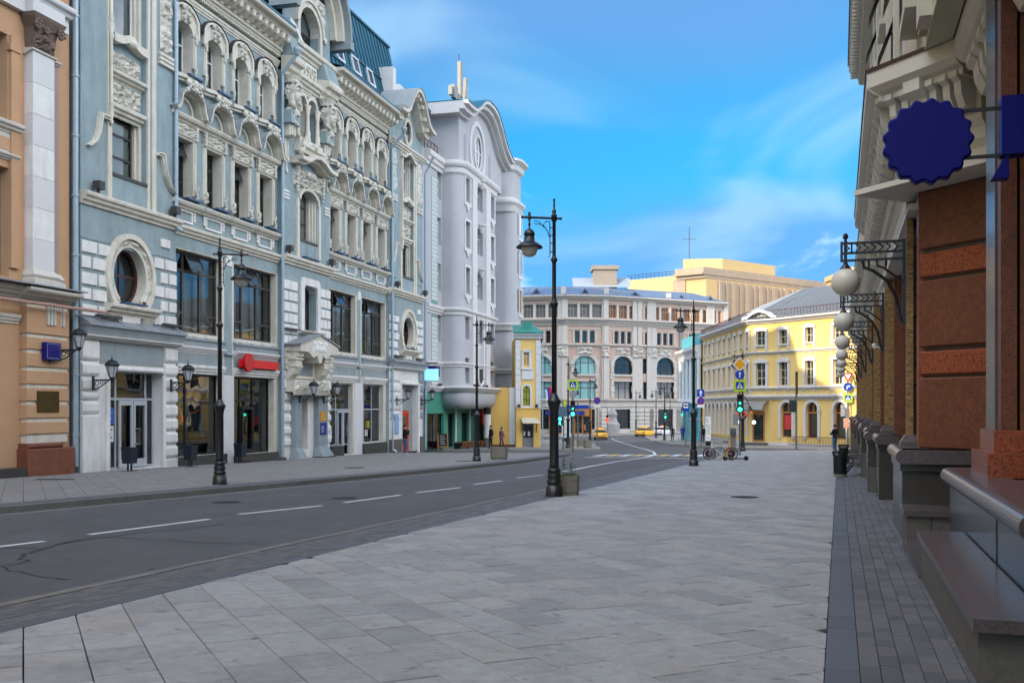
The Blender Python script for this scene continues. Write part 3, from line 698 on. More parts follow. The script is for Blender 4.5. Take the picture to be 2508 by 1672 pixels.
# ---- ledges and cornices
def moulding(u0, u1, d, z0, z1, pr, m, name='moulding', parent=None):
    h = z1 - z0
    b = FB(); b.prism_x([(d - .02, z0), (d + pr * .25, z0), (d + pr * .32, z0 + h * .22), (d + pr * .62, z0 + h * .3), (d + pr * .7, z0 + h * .52), (d + pr * .95, z0 + h * .6), (d + pr, z0 + h * .72), (d + pr, z0 + h * .92), (d - .02, z1)], u0, u1)
    return b.build(name, m, parent or BH)
for a, b in pav: moulding(a - .06, b + .06, DP, 8.83, 9.3, .34, CREAM, 'ledge')
for a, b in ((5.95, 14.88), (20.5, 29.08)):
    moulding(a, b, DR, 8.78, 9.2, .3, CREAM, 'ledge'); moulding(a, b, DR, 18.58, 18.92, .14, CREAM, 'frieze_band')
    moulding(a, b, DR, 19.1, 19.5, .3, CREAM, 'egg_band'); moulding(a - .02, b + .02, DR, 19.92, 20.45, 1.02, CREAM, 'cornice')
    q = FB(); q.box(a, b, DR - .02, DR + .3, 19.5, 19.92); q.build('cornice_bed', CREAM, BH)
    q = FB(); q.add([(a, DR + 1.0, 20.46), (b, DR + 1.0, 20.46), (b, -1.9, 21.4), (a, -1.9, 21.4)], [(0, 1, 2, 3)]); q.box(a, b, DR + .98, DR + 1.04, 20.4, 20.52); q.build('eaves_sheet', ROOFM, BH)
    n = int((b - a) / .56)
    for i in range(n + 1):
        if i == 0 and a < 10:
            q = FB(); q.prism_x([(DR + .28, 19.55), (DR + .45, 19.55), (DR + .6, 19.68), (DR + .8, 19.72), (DR + .86, 19.9), (DR + .28, 19.9)], -.13, .13)
            q.ball((0, DR + .74, 19.72), .12, 8, 6); MOD = q.build('modillion', CREAM, BH); MOD.location = (a + .2, 0, 0)
        else:
            q = MOD.copy(); COL.objects.link(q); q.parent = BH; q.location = (a + .2 + i * .56, 0, 0)
    q = FB(); m_ = int((b - a) / .16)
    for i in range(m_): q.box(a + i * .16, a + i * .16 + .09, DR + .1, DR + .27, 19.0, 19.12)
    q.build('dentils', CREAM, BH)['kind'] = 'stuff'
# ---- second-storey and shop windows of the recesses
wm = [((6.1, 9.75), (7.15, 8.45)), ((10.75, 14.72), (11.95, 13.3)), ((20.75, 24.4), (21.9, 23.2)), ((25.3, 29.0), (26.5, 27.75))]
for i, ((a, b), vs) in enumerate(wm):
    g = window(BH, a, b, 4.75, 8.2, DR - .3, vs, (7.4,), FRAMED, GLASS, .11, .1)
    q = FB(); q.box(a + .1, vs[0] - .05, DR - .39, DR - .31, 5.55, 5.63); q.box(vs[1] + .05, b - .1, DR - .39, DR - .31, 5.55, 5.63)
    q.box(a + .6, a + .68, DR - .39, DR - .31, 4.85, 5.55); q.build('glazing_bar', FRAMED, g)
    q = FB()
    for j in range(5):
        u_ = a + .3 + (b - a - .6) * j / 4.4; q.box(u_, u_ + .28, DR - .72, DR - .68, 4.8, 8.15)
    q.box(a + (b - a) * .55, b - .1, DR - .8, DR - .76, 4.8, 8.15); q.build('curtain', CURT, BH)
    q = FB(); zt, zb = 8.1, 7.45; u_ = vs[0] + .08
    q.add([(u_, DR - .28, zt), (vs[1] - .08, DR - .28, zt), (vs[1] - .08, DR + .02, zb), (u_, DR + .02, zb)], [(0, 1, 2, 3)]); q.build('vent_pane', DGLASS, g)
    q = FB()
    for s0, s1 in ((u_, u_ + .07), (vs[1] - .15, vs[1] - .08)): q.prism_x([(DR - .29, zt), (DR - .25, zt), (DR + .05, zb), (DR + .01, zb)], s0, s1)
    q.prism_x([(DR, zb - .03), (DR + .05, zb - .03), (DR + .05, zb + .05), (DR, zb + .05)], u_, vs[1] - .08); q.build('vent_frame', FRAMED, g)
    # sloping sheet sill and mouldings below
    q = FB(); q.prism_x([(DR - .36, 4.74), (DR + .2, 4.5), (DR + .2, 4.44), (DR - .36, 4.44)], a - .06, b + .06); q.build('sheet_sill', ROOFG, BH)
    for k_ in range(4):
        u_ = a + .4 + k_ * (b - a - .6) / 3.2; q = FB(); q.prism_x([(DR - .34, 4.76), (DR + .2, 4.53), (DR + .21, 4.49), (DR - .34, 4.7)], u_, u_ + .025); q.build('sheet_seam', ROOFG, BH)
    q = FB(); q.box(a - .04, b + .04, DR - .01, DR + .14, 4.18, 4.44); q.build('apron', BLUE2, BH)
    moulding(a - .05, b + .05, DR, 3.9, 4.2, .22, LILACW, 'string_course')
    q = FB(); q.box(a - .02, b + .02, DR - .01, DR + .05, 3.42, 3.9); q.build('fascia', BLUE2, BH)
    moulding(a - .03, b + .03, DR, 3.02, 3.42, .2, WHITE, 'lintel')
each('metal_strip', PIPE, BH, (9.9, 10.6, DR - .01, DR + .16, 3.95, 4.02), (24.55, 25.15, DR - .01, DR + .16, 3.95, 4.02))
for a, b in ((9.82, 10.7), (24.15, 25.4)): q = FB(); q.bbox(a, b, DR - .01, DR + .05, BASEZ, 3.0, .02); q.build('shop_pier', LILACW, BH)
each('pier_block', WHITE, BH, (10.0, 10.5, DR, DR + .06, 8.0, 8.5), (24.6, 25.05, DR, DR + .06, 8.0, 8.5))
# shop fronts
s1 = window(BH, 6.1, 9.75, -.5, 3.0, DR - .3, (7.35,), (), BLACKM, GLASSD, .08, .08, 'shop_window')
s2 = window(BH, 10.75, 14.5, -.62, 3.0, DR - .3, (11.8, 12.95), (1.9,), BLACKM, GLASSD, .09, .08, 'shop_window')
q = FB(); q.box(11.85, 11.97, DR - .3, DR - .2, -.55, 1.6); q.box(12.78, 12.9, DR - .3, DR - .2, -.55, 1.6); q.box(11.97, 12.78, DR - .3, DR - .2, 1.48, 1.6); q.box(11.97, 12.78, DR - .3, DR - .2, -.55, -.4)
q.build('shop_door', BLACKM, BH)
s3 = window(BH, 20.75, 24.0, -.62, 2.95, DR - .25, (21.0, 22.2), (1.45,), FRAMEG, GLASSD, .07, .07, 'shop_window')
q = FB(); q.box(22.25, 22.36, DR - .25, DR - .15, -1.1, 1.4); q.box(23.8, 23.93, DR - .25, DR - .15, -1.1, 1.4); q.box(22.9, 23.12, DR - .25, DR - .15, -1.1, 1.4); q.box(22.36, 23.8, DR - .25, DR - .15, 1.26, 1.4)
dd = q.build('shop_door', FRAMEG, BH)
q = FB(); q.tube([(23.3, DR - .15, 0), (23.3, DR - .06, 0), (23.3, DR - .06, .5), (23.3, DR - .15, .5)], .02, 6); q.build('door_handle', STEEL, dd)
s4 = window(BH, 25.45, 28.7, -.62, 2.98, DR - .25, (26.2, 27.4), (1.45,), FRAMEG, GLASSD, .07, .07, 'shop_window')
each('dark_plinth', GRAND, BH, *[(a, b, DR - .02, DR + .22, BASEZ, z) for a, b, z in ((6.0, 9.85, -.5), (10.65, 14.6, -.62), (20.7, 22.3, -.62), (25.3, 28.85, -.62))])
q = FB(); q.box(11.0, 14.4, DR + .2, DR + .75, BASEZ, -.88); q.build('shop_step', GRAND, BH)
# dim shop interiors with a few goods
SHB = mat('shop_goods_blue', (.02, .10, .22), .6, .3, 2); SHY = mat('shop_goods_yellow', (.42, .34, .03), .6, .3, 2); SHT = mat('shop_poster_teal', (.04, .22, .28), .5, .5, 3)
q = FB(); q.box(7.9, 9.3, -.75, -.72, .35, 1.3); q.build('poster', SHT, BH)
each('notice', SHY, BH, (21.15, 21.9, DR - .29, DR - .285, .3, .8), (26.5, 27.2, DR - .29, DR - .285, .3, .75))
each('notice', FRAMEW, BH, (21.5, 21.75, DR - .289, DR - .284, -.2, .25), (26.45, 26.6, DR - .289, DR - .284, -.2, .2), (26.7, 26.85, DR - .289, DR - .284, -.2, .2))
each('counter', DARKIN, BH, (6.2, 14.4, -1.6, -1.1, BASEZ, .2), (21, 28.6, -1.6, -1.1, BASEZ, -.2))
# ---- quoins: each block a piece
qm = {}
def quoin(u0, u1, z0, z1, d=DP):
    w_, h_ = round(u1 - u0, 2), round(z1 - z0, 2)
    if (w_, h_) not in qm:
        b = FB(); b.bbox(0, w_, 0, .07, 0, h_, .02); o = b.build('quoin', WHITE, BH); qm[(w_, h_)] = o.data
    else: o = inst(qm[(w_, h_)], 'quoin', BH)
    o.location = (u0, -d, z0); return o
rows = [(7.12, 7.53), (6.56, 6.98), (5.98, 6.4), (5.44, 5.84), (4.86, 5.26)]
def bay_quoins(u0, u1, ow0, ow1):
    for k_, (z0, z1) in enumerate(rows):
        e_ = .3 if k_ in (1, 3) else .0
        L_ = [(u0 + .02, u0 + .82), (u0 + .94, min(u0 + 1.62, ow0 + .25 + .1 * k_))] if k_ % 2 == 0 else [(u0 + .02, u0 + .5), (u0 + .62, u0 + 1.36)]
        for a, b in L_: quoin(a, b, z0, z1)
        L_ = [(u1 - .78, u1 - .02), (u1 - 1.5, u1 - .88)] if k_ % 2 == 0 else [(u1 - .5, u1 - .02), (u1 - 1.06, u1 - .62)]
        for a, b in L_: quoin(a, b, z0, z1)
    quoin(u1 - 1.05, u1 - .45, 8.0, 8.35)
    q = FB(); q.box(u0 + .01, ow0 + .35, DP, DP + .03, 7.62, 7.66); q.box(ow1 - .35, u1 - .01, DP, DP + .03, 7.62, 7.66); q.build('string', BLUE, BH)
bay_quoins(.12, 5.87, 1.45, 4.5)
bay_quoins(29.15, 35.3, 30.9, 34.0)
for k_ in range(6):                                            # smaller blocks on the portal bay
    z0 = 7.55 - k_ * .56
    if z0 < 4.7: continue
    for a, b in (((15.0, 15.75), (15.82, 16.5)) if k_ % 2 == 0 else ((15.0, 15.45), (15.52, 15.95), (16.02, 16.5))): quoin(a, b, z0, z0 + .46)
    for a, b in (((19.2, 19.75), (19.82, 20.4)) if k_ % 2 == 0 else ((19.2, 19.5), (19.57, 19.95), (20.02, 20.4))): quoin(a, b, z0, z0 + .46)
# ---- oval windows
def oval(uc, zc, left):
    ring = lambda rx, rz, a0=-52, a1=232: arc(uc, zc, rx, rz, a0, a1, 30)
    b = FB(); b.band(ring(1.27, 1.42), ring(1.47, 1.62), DP - .01, DP + .17); b.band(ring(.98, 1.1), ring(1.1, 1.22), DP - .4, DP + .06); b.build('oval_frame', CREAM, BH)
    b = FB(); r_ = [ring(1.06 + .07 * k, 1.18 + .07 * k, -45, 225) for k in range(4)]
    hts = (.02, .1, .1, .05)
    V = []
    for k in range(4):
        for i, p_ in enumerate(r_[k]): V.append((p_[0], DP + hts[k] + (.07 * math.sin(i * 1.9 + k) if k in (1, 2) else 0), p_[1]))
    n_ = len(r_[0]); b.add(V, [(k * n_ + i, k * n_ + i + 1, (k + 1) * n_ + i + 1, (k + 1) * n_ + i) for k in range(3) for i in range(n_ - 1)]); b.build('carved_garland', CARVE, BH)
    # blue infill between the square hole and the oval
    b = FB(); a_ = arc(uc, zc, 1.0, 1.12, 0, 360, 32); c_ = []
    for p_ in a_:
        dx_, dz_ = p_[0] - uc, p_[1] - zc; s_ = min(1.35 / max(abs(dx_), 1e-6), 1.5 / max(abs(dz_), 1e-6)); c_.append((uc + dx_ * s_, zc + dz_ * s_))
    b.band(a_, c_, DP - .5, DP - .002); b.build('oval_reveal', CREAM, BH)
    w_ = window(BH, uc - 1.0, uc + 1.0, zc - 1.1, zc + 1.1, DP - .4, (uc - .02,), (zc + .05,), FRAMEBR, GLASS, .1, .08)
    b = FB(); b.band(arc(uc, zc, .88, 1.0, 0, 360, 28), arc(uc, zc, 1.02, 1.14, 0, 360, 28), DP - .46, DP - .34); b.build('round_frame', FRAMEBR, w_)
    b = FB(); b.box(uc - .5, uc - .2, DP - .62, DP - .58, zc - 1, zc + 1); b.build('curtain', FRAMEW, BH)
    moulding(uc - 1.5, uc + 1.5, DP, 5.02, 5.45, .42, CREAM, 'oval_sill')
    for s in (-1, 1):
        b = FB()
        for k in range(3): b.prism_x([(DP, 4.72), (DP + .1, 4.72), (DP + .28, 5.03), (DP, 5.03)], uc + s * 1.0 - .24 + k * .17, uc + s * 1.0 - .1 + k * .17)
        b.box(uc + s * 1.0 - .28, uc + s * 1.0 + .28, DP, DP + .12, 4.64, 4.72); b.build('corbel', CREAM, BH)
    b = FB(); b.prism_y([(uc - .55, 5.02), (uc - .55, 4.82), (uc - .3, 4.74), (uc, 4.66), (uc + .3, 4.74), (uc + .55, 4.82), (uc + .55, 5.02)], DP, DP + .1); b.build('apron', WHITE, BH)
    b = FB(); b.box(uc - .7, uc + .7, DP + .1, DP + .35, 5.46, 5.53); b.build('sill_rail', SILLB, BH)
oval(2.85, 6.55, True); oval(32.5, 6.55, False)
# ---- doorway base of the near bay: sloped sheet roof, rusticated piers, glazed door
def rustic(u0, u1, zs, d, m=WHITE, pr=.12):
    for (z0, z1) in zs:
        b = FB(); b.prism_x([(d - .01, z0), (d + pr * .6, z0 + .02), (d + pr, z0 + .1), (d + pr, z1 - .1), (d + pr * .6, z1 - .02), (d - .01, z1)], u0, u1); b.build('rustic_block', m, BH)
def bay_roof(u0, u1):
    b = FB(); b.prism_x([(DP, 4.85), (DP + .5, 4.58), (DP + .5, 4.5), (DP, 4.5)], u0 - .1, u1 + .1); b.build('sheet_roof', ROOFG, BH)
    for k in range(5):
        u_ = u0 + .6 + k * (u1 - u0 - 1) / 4; b = FB(); b.prism_x([(DP, 4.88), (DP + .51, 4.61), (DP + .52, 4.57), (DP, 4.83)], u_, u_ + .03); b.build('sheet_seam', ROOFG, BH)
    b = FB(); b.prism_x([(DP, 4.5), (DP + .44, 4.5), (DP + .36, 4.3), (DP + .34, 4.2), (DP, 4.2)], u0 - .06, u1 + .06); b.build('eaves_board', BLUE2, BH)
    moulding(u0 - .05, u1 + .05, DP, 4.02, 4.2, .36, WHITE, 'string_course')
bay_roof(.12, 5.87); bay_roof(29.15, 35.3)
rz = [(3.28, 4.0), (2.72, 3.2), (2.2, 2.66), (1.86, 2.14), (1.36, 1.8)]
rustic(.1, 1.0, rz, DP); 
b = FB(); b.bbox(.1, 1.0, DP - .01, DP + .16, BASEZ, 1.3, .03); b.build('pier_base', WHITE, BH)
rustic(5.02, 5.84, [(3.4, 4.0), (2.85, 3.3), (2.3, 2.78), (1.75, 2.23), (1.2, 1.68), (.65, 1.13), (.1, .58), (-.45, .03)], DP)
b = FB(); b.bbox(5.02, 5.84, DP - .01, DP + .14, BASEZ, -.5, .03); b.build('pier_base', WHITE, BH)
b = FB(); b.box(1.14, 4.98, DP - .01, DP + .03, 3.2, 4.0); b.build('fascia', BLUE2, BH)
b = FB(); b.tube([(1.55, DP + .04, BASEZ), (1.55, DP + .04, 2.85), (1.7, DP + .05, 3.02), (4.85, DP + .05, 3.02), (5.0, DP + .04, 2.85), (5.0, DP + .04, BASEZ)], .09, 8); b.build('door_surround', WHITE, BH)
wd = window(BH, 1.62, 4.95, -.78, 2.98, DP - .4, (2.58, 4.42), (1.9,), FRAMEG, GLASSD, .09, .08, 'shop_window')
for s, (a, b_) in enumerate(((2.66, 3.5), (3.54, 4.36))):
    q = FB(); dz = DP - .36
    q.box(a, a + .11, dz, dz + .07, -.74, 1.84); q.box(b_ - .11, b_, dz, dz + .07, -.74, 1.84); q.box(a + .11, b_ - .11, dz, dz + .07, 1.66, 1.84); q.box(a + .11, b_ - .11, dz, dz + .07, -.74, -.42)
    dl = q.build('door', FRAMEG, BH)
    if s:
        q = FB(); q.tube([(a + .06, dz + .07, .15), (a + .06, dz + .14, .15), (a + .28, dz + .14, .15), (a + .28, dz + .14, .75), (a + .06, dz + .14, .75), (a + .06, dz + .07, .75)], .022, 6); q.build('door_handle', STEEL, dl)
BLUEP = mat('blue_notice', (.02, .12, .42), .45, .15, 6); REDN = mat('red_print', (.35, .03, .02), .5)
q = FB(); q.box(1.72, 2.42, DP - .36, DP - .35, .95, 1.55); q.build('notice', BLUEP, BH)
q = FB(); q.box(1.72, 2.4, DP - .36, DP - .35, .28, .88); q.build('notice', FRAMEW, BH)
q = FB()
for k in range(3): q.box(1.8, 2.32 - .08 * (k % 2), DP - .35, DP - .346, .42 + k * .15, .47 + k * .15)
q.build('print', REDN, BH)
q = FB()
for k in range(3): q.box(1.9, 2.25 - .1 * (k % 2), DP - .35, DP - .346, 1.15 + k * .1, 1.19 + k * .1)
q.build('print', FRAMEW, BH)
q = FB(); q.box(2.62, 4.4, DP - .9, DP - .85, 2.0, 2.25); q.build('blind', mat('teal_blind', (.02, .16, .17), .6), BH)
q = FB(); q.box(1.7, 4.9, -1.85, -1.8, -.7, 1.0); q.build('counter', SHB, BH)
# ---- tall niches of the end bays
def niche(u0, u1):
    uc = (u0 + u1) / 2
    b = FB(); dz = DP - .22
    for a0, a1, dd in ((u0, u0 + .16, dz), (u1 - .16, u1, dz), (u0 + .16, u0 + .27, dz - .12), (u1 - .27, u1 - .16, dz - .12)): b.box(a0, a1, DP - .5, dd, 10.3, 18.5)
    b.build('niche_step', CREAM, BH)
    g0, g1 = u0 + .27, u1 - .27
    window(BH, g0, g1, 10.42, 12.5, DP - .46, (), (11.1, 11.95), FRAMED, GLASS, .08, .06)
    window(BH, g0, g1, 15.75, 18.5, DP - .46, (), (17.6,), FRAMEW, GLASS, .08, .06)
    q = FB(); q.box(g0 + .1, g1 - .05, DP - .62, DP - .58, 10.45, 12.5); q.box(g0 + .1, g1 - .1, DP - .62, DP - .58, 15.8, 18.5); q.build('curtain', CURT, BH)
    moulding(u0 + .02, u1 - .02, DP - .3, 12.52, 12.98, .34, CREAM, 'niche_ledge'); moulding(u0 + .02, u1 - .02, DP - .3, 13.84, 14.2, .4, CREAM, 'niche_ledge')
    q = FB(); q.box(u0 + .02, u1 - .02, DP - .5, DP - .2, 12.9, 15.7); q.build('niche_panel', BLUE, BH)
    q = FB(); q.relief(u0 + .2, u1 - .2, 13.02, 13.8, DP - .2, .2, 22, 10, 2.2, 6); q.relief(u0 + .2, u1 - .2, 14.28, 14.95, DP - .2, .2, 22, 9, 5.2, 6); q.build('carved_panel', CARVE, BH)
    lo = [(u0 + .05 + (u1 - u0 - .1) * i / 10, 15.2 + .22 * math.exp(-((i - 5) / 2.) ** 2)) for i in range(11)]
    q = FB(); q.band(lo, [(p[0], p[1] + .3) for p in lo], DP - .4, DP + .14); q.ball((uc, DP + .16, 15.4), .16, 8, 6); q.build('curved_sill', CREAM, BH)
    q = FB(); q.box(u0 - .02, u1 + .02, DP - .3, DP + .05, 10.2, 10.32); q.build('niche_sill', FRAMED, BH)
    for s, (a0, a1) in ((-1, (u0 - .26, u0 - .02)), (1, (u1 + .02, u1 + .16)), (1, (u1 + .3, u1 + .56))):
        q = FB(); q.box(a0, a1, DP - .01, DP + .07, 9.3, 18.5); q.build('pilaster_strip', CREAM, BH)
    pr = [(.05, 12.0), (.09, 12.1), (.05, 12.2), (.1, 12.5), (.07, 12.75), (.1, 12.8), (.06, 12.9), (.06, 15.2), (.1, 15.3), (.06, 15.4), (.12, 15.65), (.06, 15.85), (.1, 15.95), (.06, 16.05), (.06, 18.4)]
    q = FB(); q.lathe(pr, 10, (u0 - .14, DP + .13, 0)); q.build('baluster_shaft', CREAM, BH, True)
niche(1.78, 3.9); niche(31.35, 33.5)
for u0, s in ((.28, 1), (5.78, -1), (29.3, 1), (35.15, -1)):    # curved shoulders either side of the niche
    P_ = [(u0 + s * x, z) for x, z in ((1.15, 12.3), (.75, 12.3), (.68, 11.9), (.6, 11.55), (.42, 11.2), (.1, 10.95))] if s > 0 else [(u0 + s * x, z) for x, z in ((1.15, 11.75), (.85, 11.75), (.78, 11.3), (.62, 10.85), (.35, 10.5), (.05, 10.3))]
    b = FB(); b.band(P_, [(p[0] + s * .16, p[1] + (.0 if i > 1 else -.16)) for i, p in enumerate(P_)], DP, DP + .16); b.band([(p[0] + s * .03, p[1] - .02) for p in P_], [(p[0] + s * .1, p[1] - (.0 if i > 1 else .08)) for i, p in enumerate(P_)], DP + .16, DP + .22)
    b.build('curved_shoulder', CREAM, BH)
# ---- portal bay
b = FB(); b.prism_y([(15.15, 4.4), (15.15, 4.72), (17.35, 5.3), (19.55, 4.8), (19.55, 4.46), (18.7, 4.4), (18.1, 4.12), (17.66, 4.26), (17.5, 3.88), (17.2, 3.88), (17.04, 4.26), (16.6, 4.12), (16.0, 4.4)], DP, DP + .92); b.build('portal_gable', CREAM, BH)
b = FB(); b.relief(16.5, 18.2, 4.45, 5.0, DP + .925, .05, 14, 8, 1.1, 6); b.build('gable_carving', WHITE, BH)
b = FB()
b.loft([[(15.0, DP, 4.72), (15.0, DP + 1.0, 4.72), (15.0, DP + 1.0, 4.78), (15.0, DP, 4.78)], [(17.35, DP, 5.32), (17.35, DP + 1.0, 5.32), (17.35, DP + 1.0, 5.38), (17.35, DP, 5.38)], [(19.7, DP, 4.8), (19.7, DP + 1.0, 4.8), (19.7, DP + 1.0, 4.86), (19.7, DP, 4.86)]])
b.build('portal_roof', ROOFG, BH)
for uc in (15.55, 18.75):
    b = FB(); b.prism_x([(DP, 2.98), (DP + .18, 2.98), (DP + .32, 3.15), (DP + .5, 3.3), (DP + .62, 3.6), (DP + .62, 4.1), (DP + .72, 4.16), (DP + .72, 4.3), (DP + .82, 4.36), (DP + .82, 4.44), (DP, 4.44)], uc - .34, uc + .34); b.build('console', CREAM, BH)
    b = FB()
    for k in range(4): b.prism_x([(DP + .2, 3.02), (DP + .36, 3.15), (DP + .54, 3.28), (DP + .66, 3.6), (DP + .6, 3.62), (DP + .3, 3.1)], uc - .28 + k * .15, uc - .2 + k * .15)
    b.build('console_fluting', CREAM, BH)
    b = FB(); b.box(uc - .4, uc + .4, DP, DP + .68, 3.98, 4.06); b.box(uc - .38, uc + .38, DP, DP + .66, 3.62, 3.68); b.build('console_band', CREAM, BH)
b = FB(); b.box(16.25, 18.1, DP, DP + .05, 3.2, 4.3); b.build('portal_panel', BLUE2, BH)
b = FB(); b.box(16.0, 16.25, DP, DP + .12, 3.05, 4.4); b.box(18.1, 18.35, DP, DP + .12, 3.05, 4.4); b.box(16.25, 18.1, DP, DP + .12, 3.05, 3.2); b.build('portal_panel_frame', CREAM, BH)
b = FB(); b.box(15.2, 19.1, DP, DP + .55, 2.36, 2.96); b.prism_x([(DP + .5, 2.2), (DP + .6, 2.2), (DP + .66, 2.34), (DP + .5, 2.36)], 15.15, 19.15); b.build('portal_lintel', CREAM, BH)
b = FB(); b.relief(15.24, 19.06, 2.4, 2.94, DP + .552, .16, 40, 9, 6.2, 7); b.build('carved_lintel', CARVE, BH)
for a, c in ((15.8, 16.5), (18.45, 19.55)):
    b = FB(); b.box(a, c, DP - .01, DP + .3, -.5, 2.36)
    b.loft([[(a - .0, DP, -.5), (c, DP, -.5), (c, DP + .3, -.5), (a, DP + .3, -.5)], [(a - .12, DP, -1.05), (c + .12, DP, -1.05), (c + .12, DP + .62, -1.05), (a - .12, DP + .62, -1.05)]]); b.build('portal_pier', BLUE2, BH)
    b = FB(); b.box(a - .16, c + .16, DP, DP + .66, BASEZ, -1.05); b.build('dark_plinth', GRAND, BH)
b = FB(); b.box(16.55, 17.7, DP - .45, DP - .38, -.55, 2.05); b.build('door', mat('grey_steel_door', (.2, .21, .23), .5), BH)
rustic(14.98, 15.72, [(3.1, 3.5), (2.5, 2.98), (1.9, 2.3), (1.35, 1.75), (.8, 1.2), (.2, .6), (-.4, 0.)], DP, WHITE, .1)
rustic(19.7, 20.4, [(3.1, 3.5), (2.5, 2.98), (1.9, 2.3), (1.35, 1.75), (.8, 1.2), (.2, .6), (-.4, 0.)], DP, WHITE, .1)
b = FB()
for uc in (15.35, 20.05):
    b.box(uc - .38, uc + .38, DP, DP + .2, 3.5, 4.5); b.box(uc - .42, uc + .42, DP, DP + .26, 3.75, 3.83); b.box(uc - .42, uc + .42, DP, DP + .26, 4.1, 4.2); b.box(uc - .42, uc + .42, DP, DP + .3, 4.42, 4.56)
b.build('pier_capital', CREAM, BH)
# window over the portal
b = FB()
a_ = [(16.85, 5.62), (16.85, 7.9)] + arc(17.15, 7.95, .3, .42, 180, 90, 5)[1:] + arc(18.8, 7.95, .3, .42, 90, 0, 5) + [(19.1, 5.62)]
i_ = [(17.22, 5.62), (17.22, 7.7)] + arc(17.4, 7.7, .18, .28, 180, 90, 5)[1:] + arc(18.58, 7.7, .18, .28, 90, 0, 5) + [(18.76, 5.62)]
b.band(i_, a_, DP - .02, DP + .1); b.archfill(17.2, 18.78, 7.7, 8.02, DP - .004, .5, 10); b.build('window_surround', WHITE, BH)
window(BH, 17.2, 18.78, 5.62, 8.0, DP - .45, (17.75,), (6.4, 7.2), FRAMEBR, GLASS, .06, .06)
moulding(16.6, 19.3, DP, 5.38, 5.6, .3, CREAM, 'window_sill')
b = FB(); b.box(15.0, 16.4, DP + .05, DP + .3, 5.52, 5.57); b.box(19.2, 20.4, DP + .05, DP + .3, 5.3, 5.35); b.build('bird_rail', FRAMED, BH)
# arched middle window
b = FB(); b.archfill(16.75, 18.8, 12.35, 12.95, DP + .004, .54, 14, .02)
for k in range(3): b.box(16.75 + .1 * k, 16.85 + .1 * k, DP - .5, DP - .05 - .13 * k, 10.32, 12.9); b.box(18.7 - .1 * k, 18.8 - .1 * k, DP - .5, DP - .05 - .13 * k, 10.32, 12.9)
A0 = arc(17.77, 12.35, 1.02, .6, 180, 0, 14); b.band(A0, [(17.77 + (p[0] - 17.77) * 1.16, 12.35 + (p[1] - 12.35) * 1.25 + .02) for p in A0], DP, DP + .14)
b.box(16.42, 16.66, DP, DP + .1, 9.3, 12.4); b.box(18.9, 19.14, DP, DP + .1, 9.3, 12.4); b.build('arched_surround', CREAM, BH)
window(BH, 16.95, 18.6, 10.35, 12.9, DP - .48, (17.75,), (11.3, 12.2), FRAMED, GLASS, .08, .06)
q = FB(); q.box(17.0, 18.5, DP - .62, DP - .58, 10.4, 12.9); q.build('curtain', CURT, BH)
b = FB(); b.box(16.7, 18.85, DP - .3, DP + .06, 10.24, 10.34); b.build('window_sill', FRAMED, BH)
b = FB(); b.box(17.0, 18.7, DP + .05, DP + .3, 9.36, 9.44); b.build('sill_rail', SILLB, BH)
b = FB(); b.relief(16.15, 19.4, 13.0, 13.98, DP, .26, 34, 14, 9.1, 5)
for s, uc in ((-1, 16.3), (1, 19.25)):
    for q_ in range(7): b.ball((uc + .05 * (q_ % 2), DP + .16, 13.9 - q_ * .2), .15 - .01 * q_, 8, 6)
b.build('carved_leaves', CARVE, BH)
hd = [(15.75, 14.02), (16.3, 14.02), (16.7, 14.12), (17.2, 14.35), (17.77, 14.45), (18.35, 14.35), (18.85, 14.12), (19.25, 14.02), (19.8, 14.02)]
b = FB(); b.band(hd, [(p[0], p[1] + .14) for p in hd], DP, DP + .5); b.band([(p[0], p[1] + .14) for p in hd], [(17.77 + (p[0] - 17.77) * 1.03, p[1] + .34) for p in hd], DP, DP + .78); b.build('arched_hood', CREAM, BH)
for uc in (15.35, 20.0):
    b = FB()
    for k in range(3): b.box(uc - .3, uc + .3, DP, DP + .05, 12.1 + k * .17, 12.21 + k * .17)
    b.build('triglyph', WHITE, BH)
    b = FB()
    for k, (du, ln) in enumerate(((-.16, .9), (0, 1.5), (.16, .9))):
        b.box(uc + du - .05, uc + du + .05, DP, DP + .05, 15.0 - ln, 15.2); b.ball((uc + du, DP + .05, 15.0 - ln), .09, 8, 6, (1, .6, 1.4))
    b.build('hanging_tassel', CREAM, BH)
# scroll course and paired arched windows
b = FB(); b.prism_x([(DP, 14.75), (DP + .35, 14.75), (DP + .4, 14.95), (DP + .55, 15.0), (DP + .55, 15.15), (DP, 15.25)], 16.2, 19.0); b.box(16.3, 18.9, DP, DP + .3, 15.2, 15.5); b.build('balcony_ledge', CREAM, BH)
b = FB()
for k in range(7): b.ball((16.35 + .05 * k, DP + .35 + .02 * k, 14.75 + .12 * k), .2 - .012 * k, 8, 6, (.8, 1, 1))
for k in range(9): b.ball((18.75 + .2 * math.cos(k * .8) * (1 - k * .08), DP + .5, 14.95 + .2 * math.sin(k * .8) * (1 - k * .08)), .08, 8, 6)
b.ball((17.6, DP + .5, 15.2), .2, 9, 7); b.build('shell_carving', CARVE, BH, True)
b = FB()
for a, c in ((16.35, 17.42), (17.53, 18.6)):
    b.archfill(a, c, 17.3, 17.85, DP + .004, .5, 10, .01); A0 = arc((a + c) / 2, 17.3, .53, .53, 180, 0, 10)
    b.band(A0, [((a + c) / 2 + (p[0] - (a + c) / 2) * 1.28, 17.3 + (p[1] - 17.3) * 1.3) for p in A0], DP, DP + .14)
b.box(17.42, 17.53, DP - .5, DP, 15.5, 17.85); b.build('paired_arches', CREAM, BH)
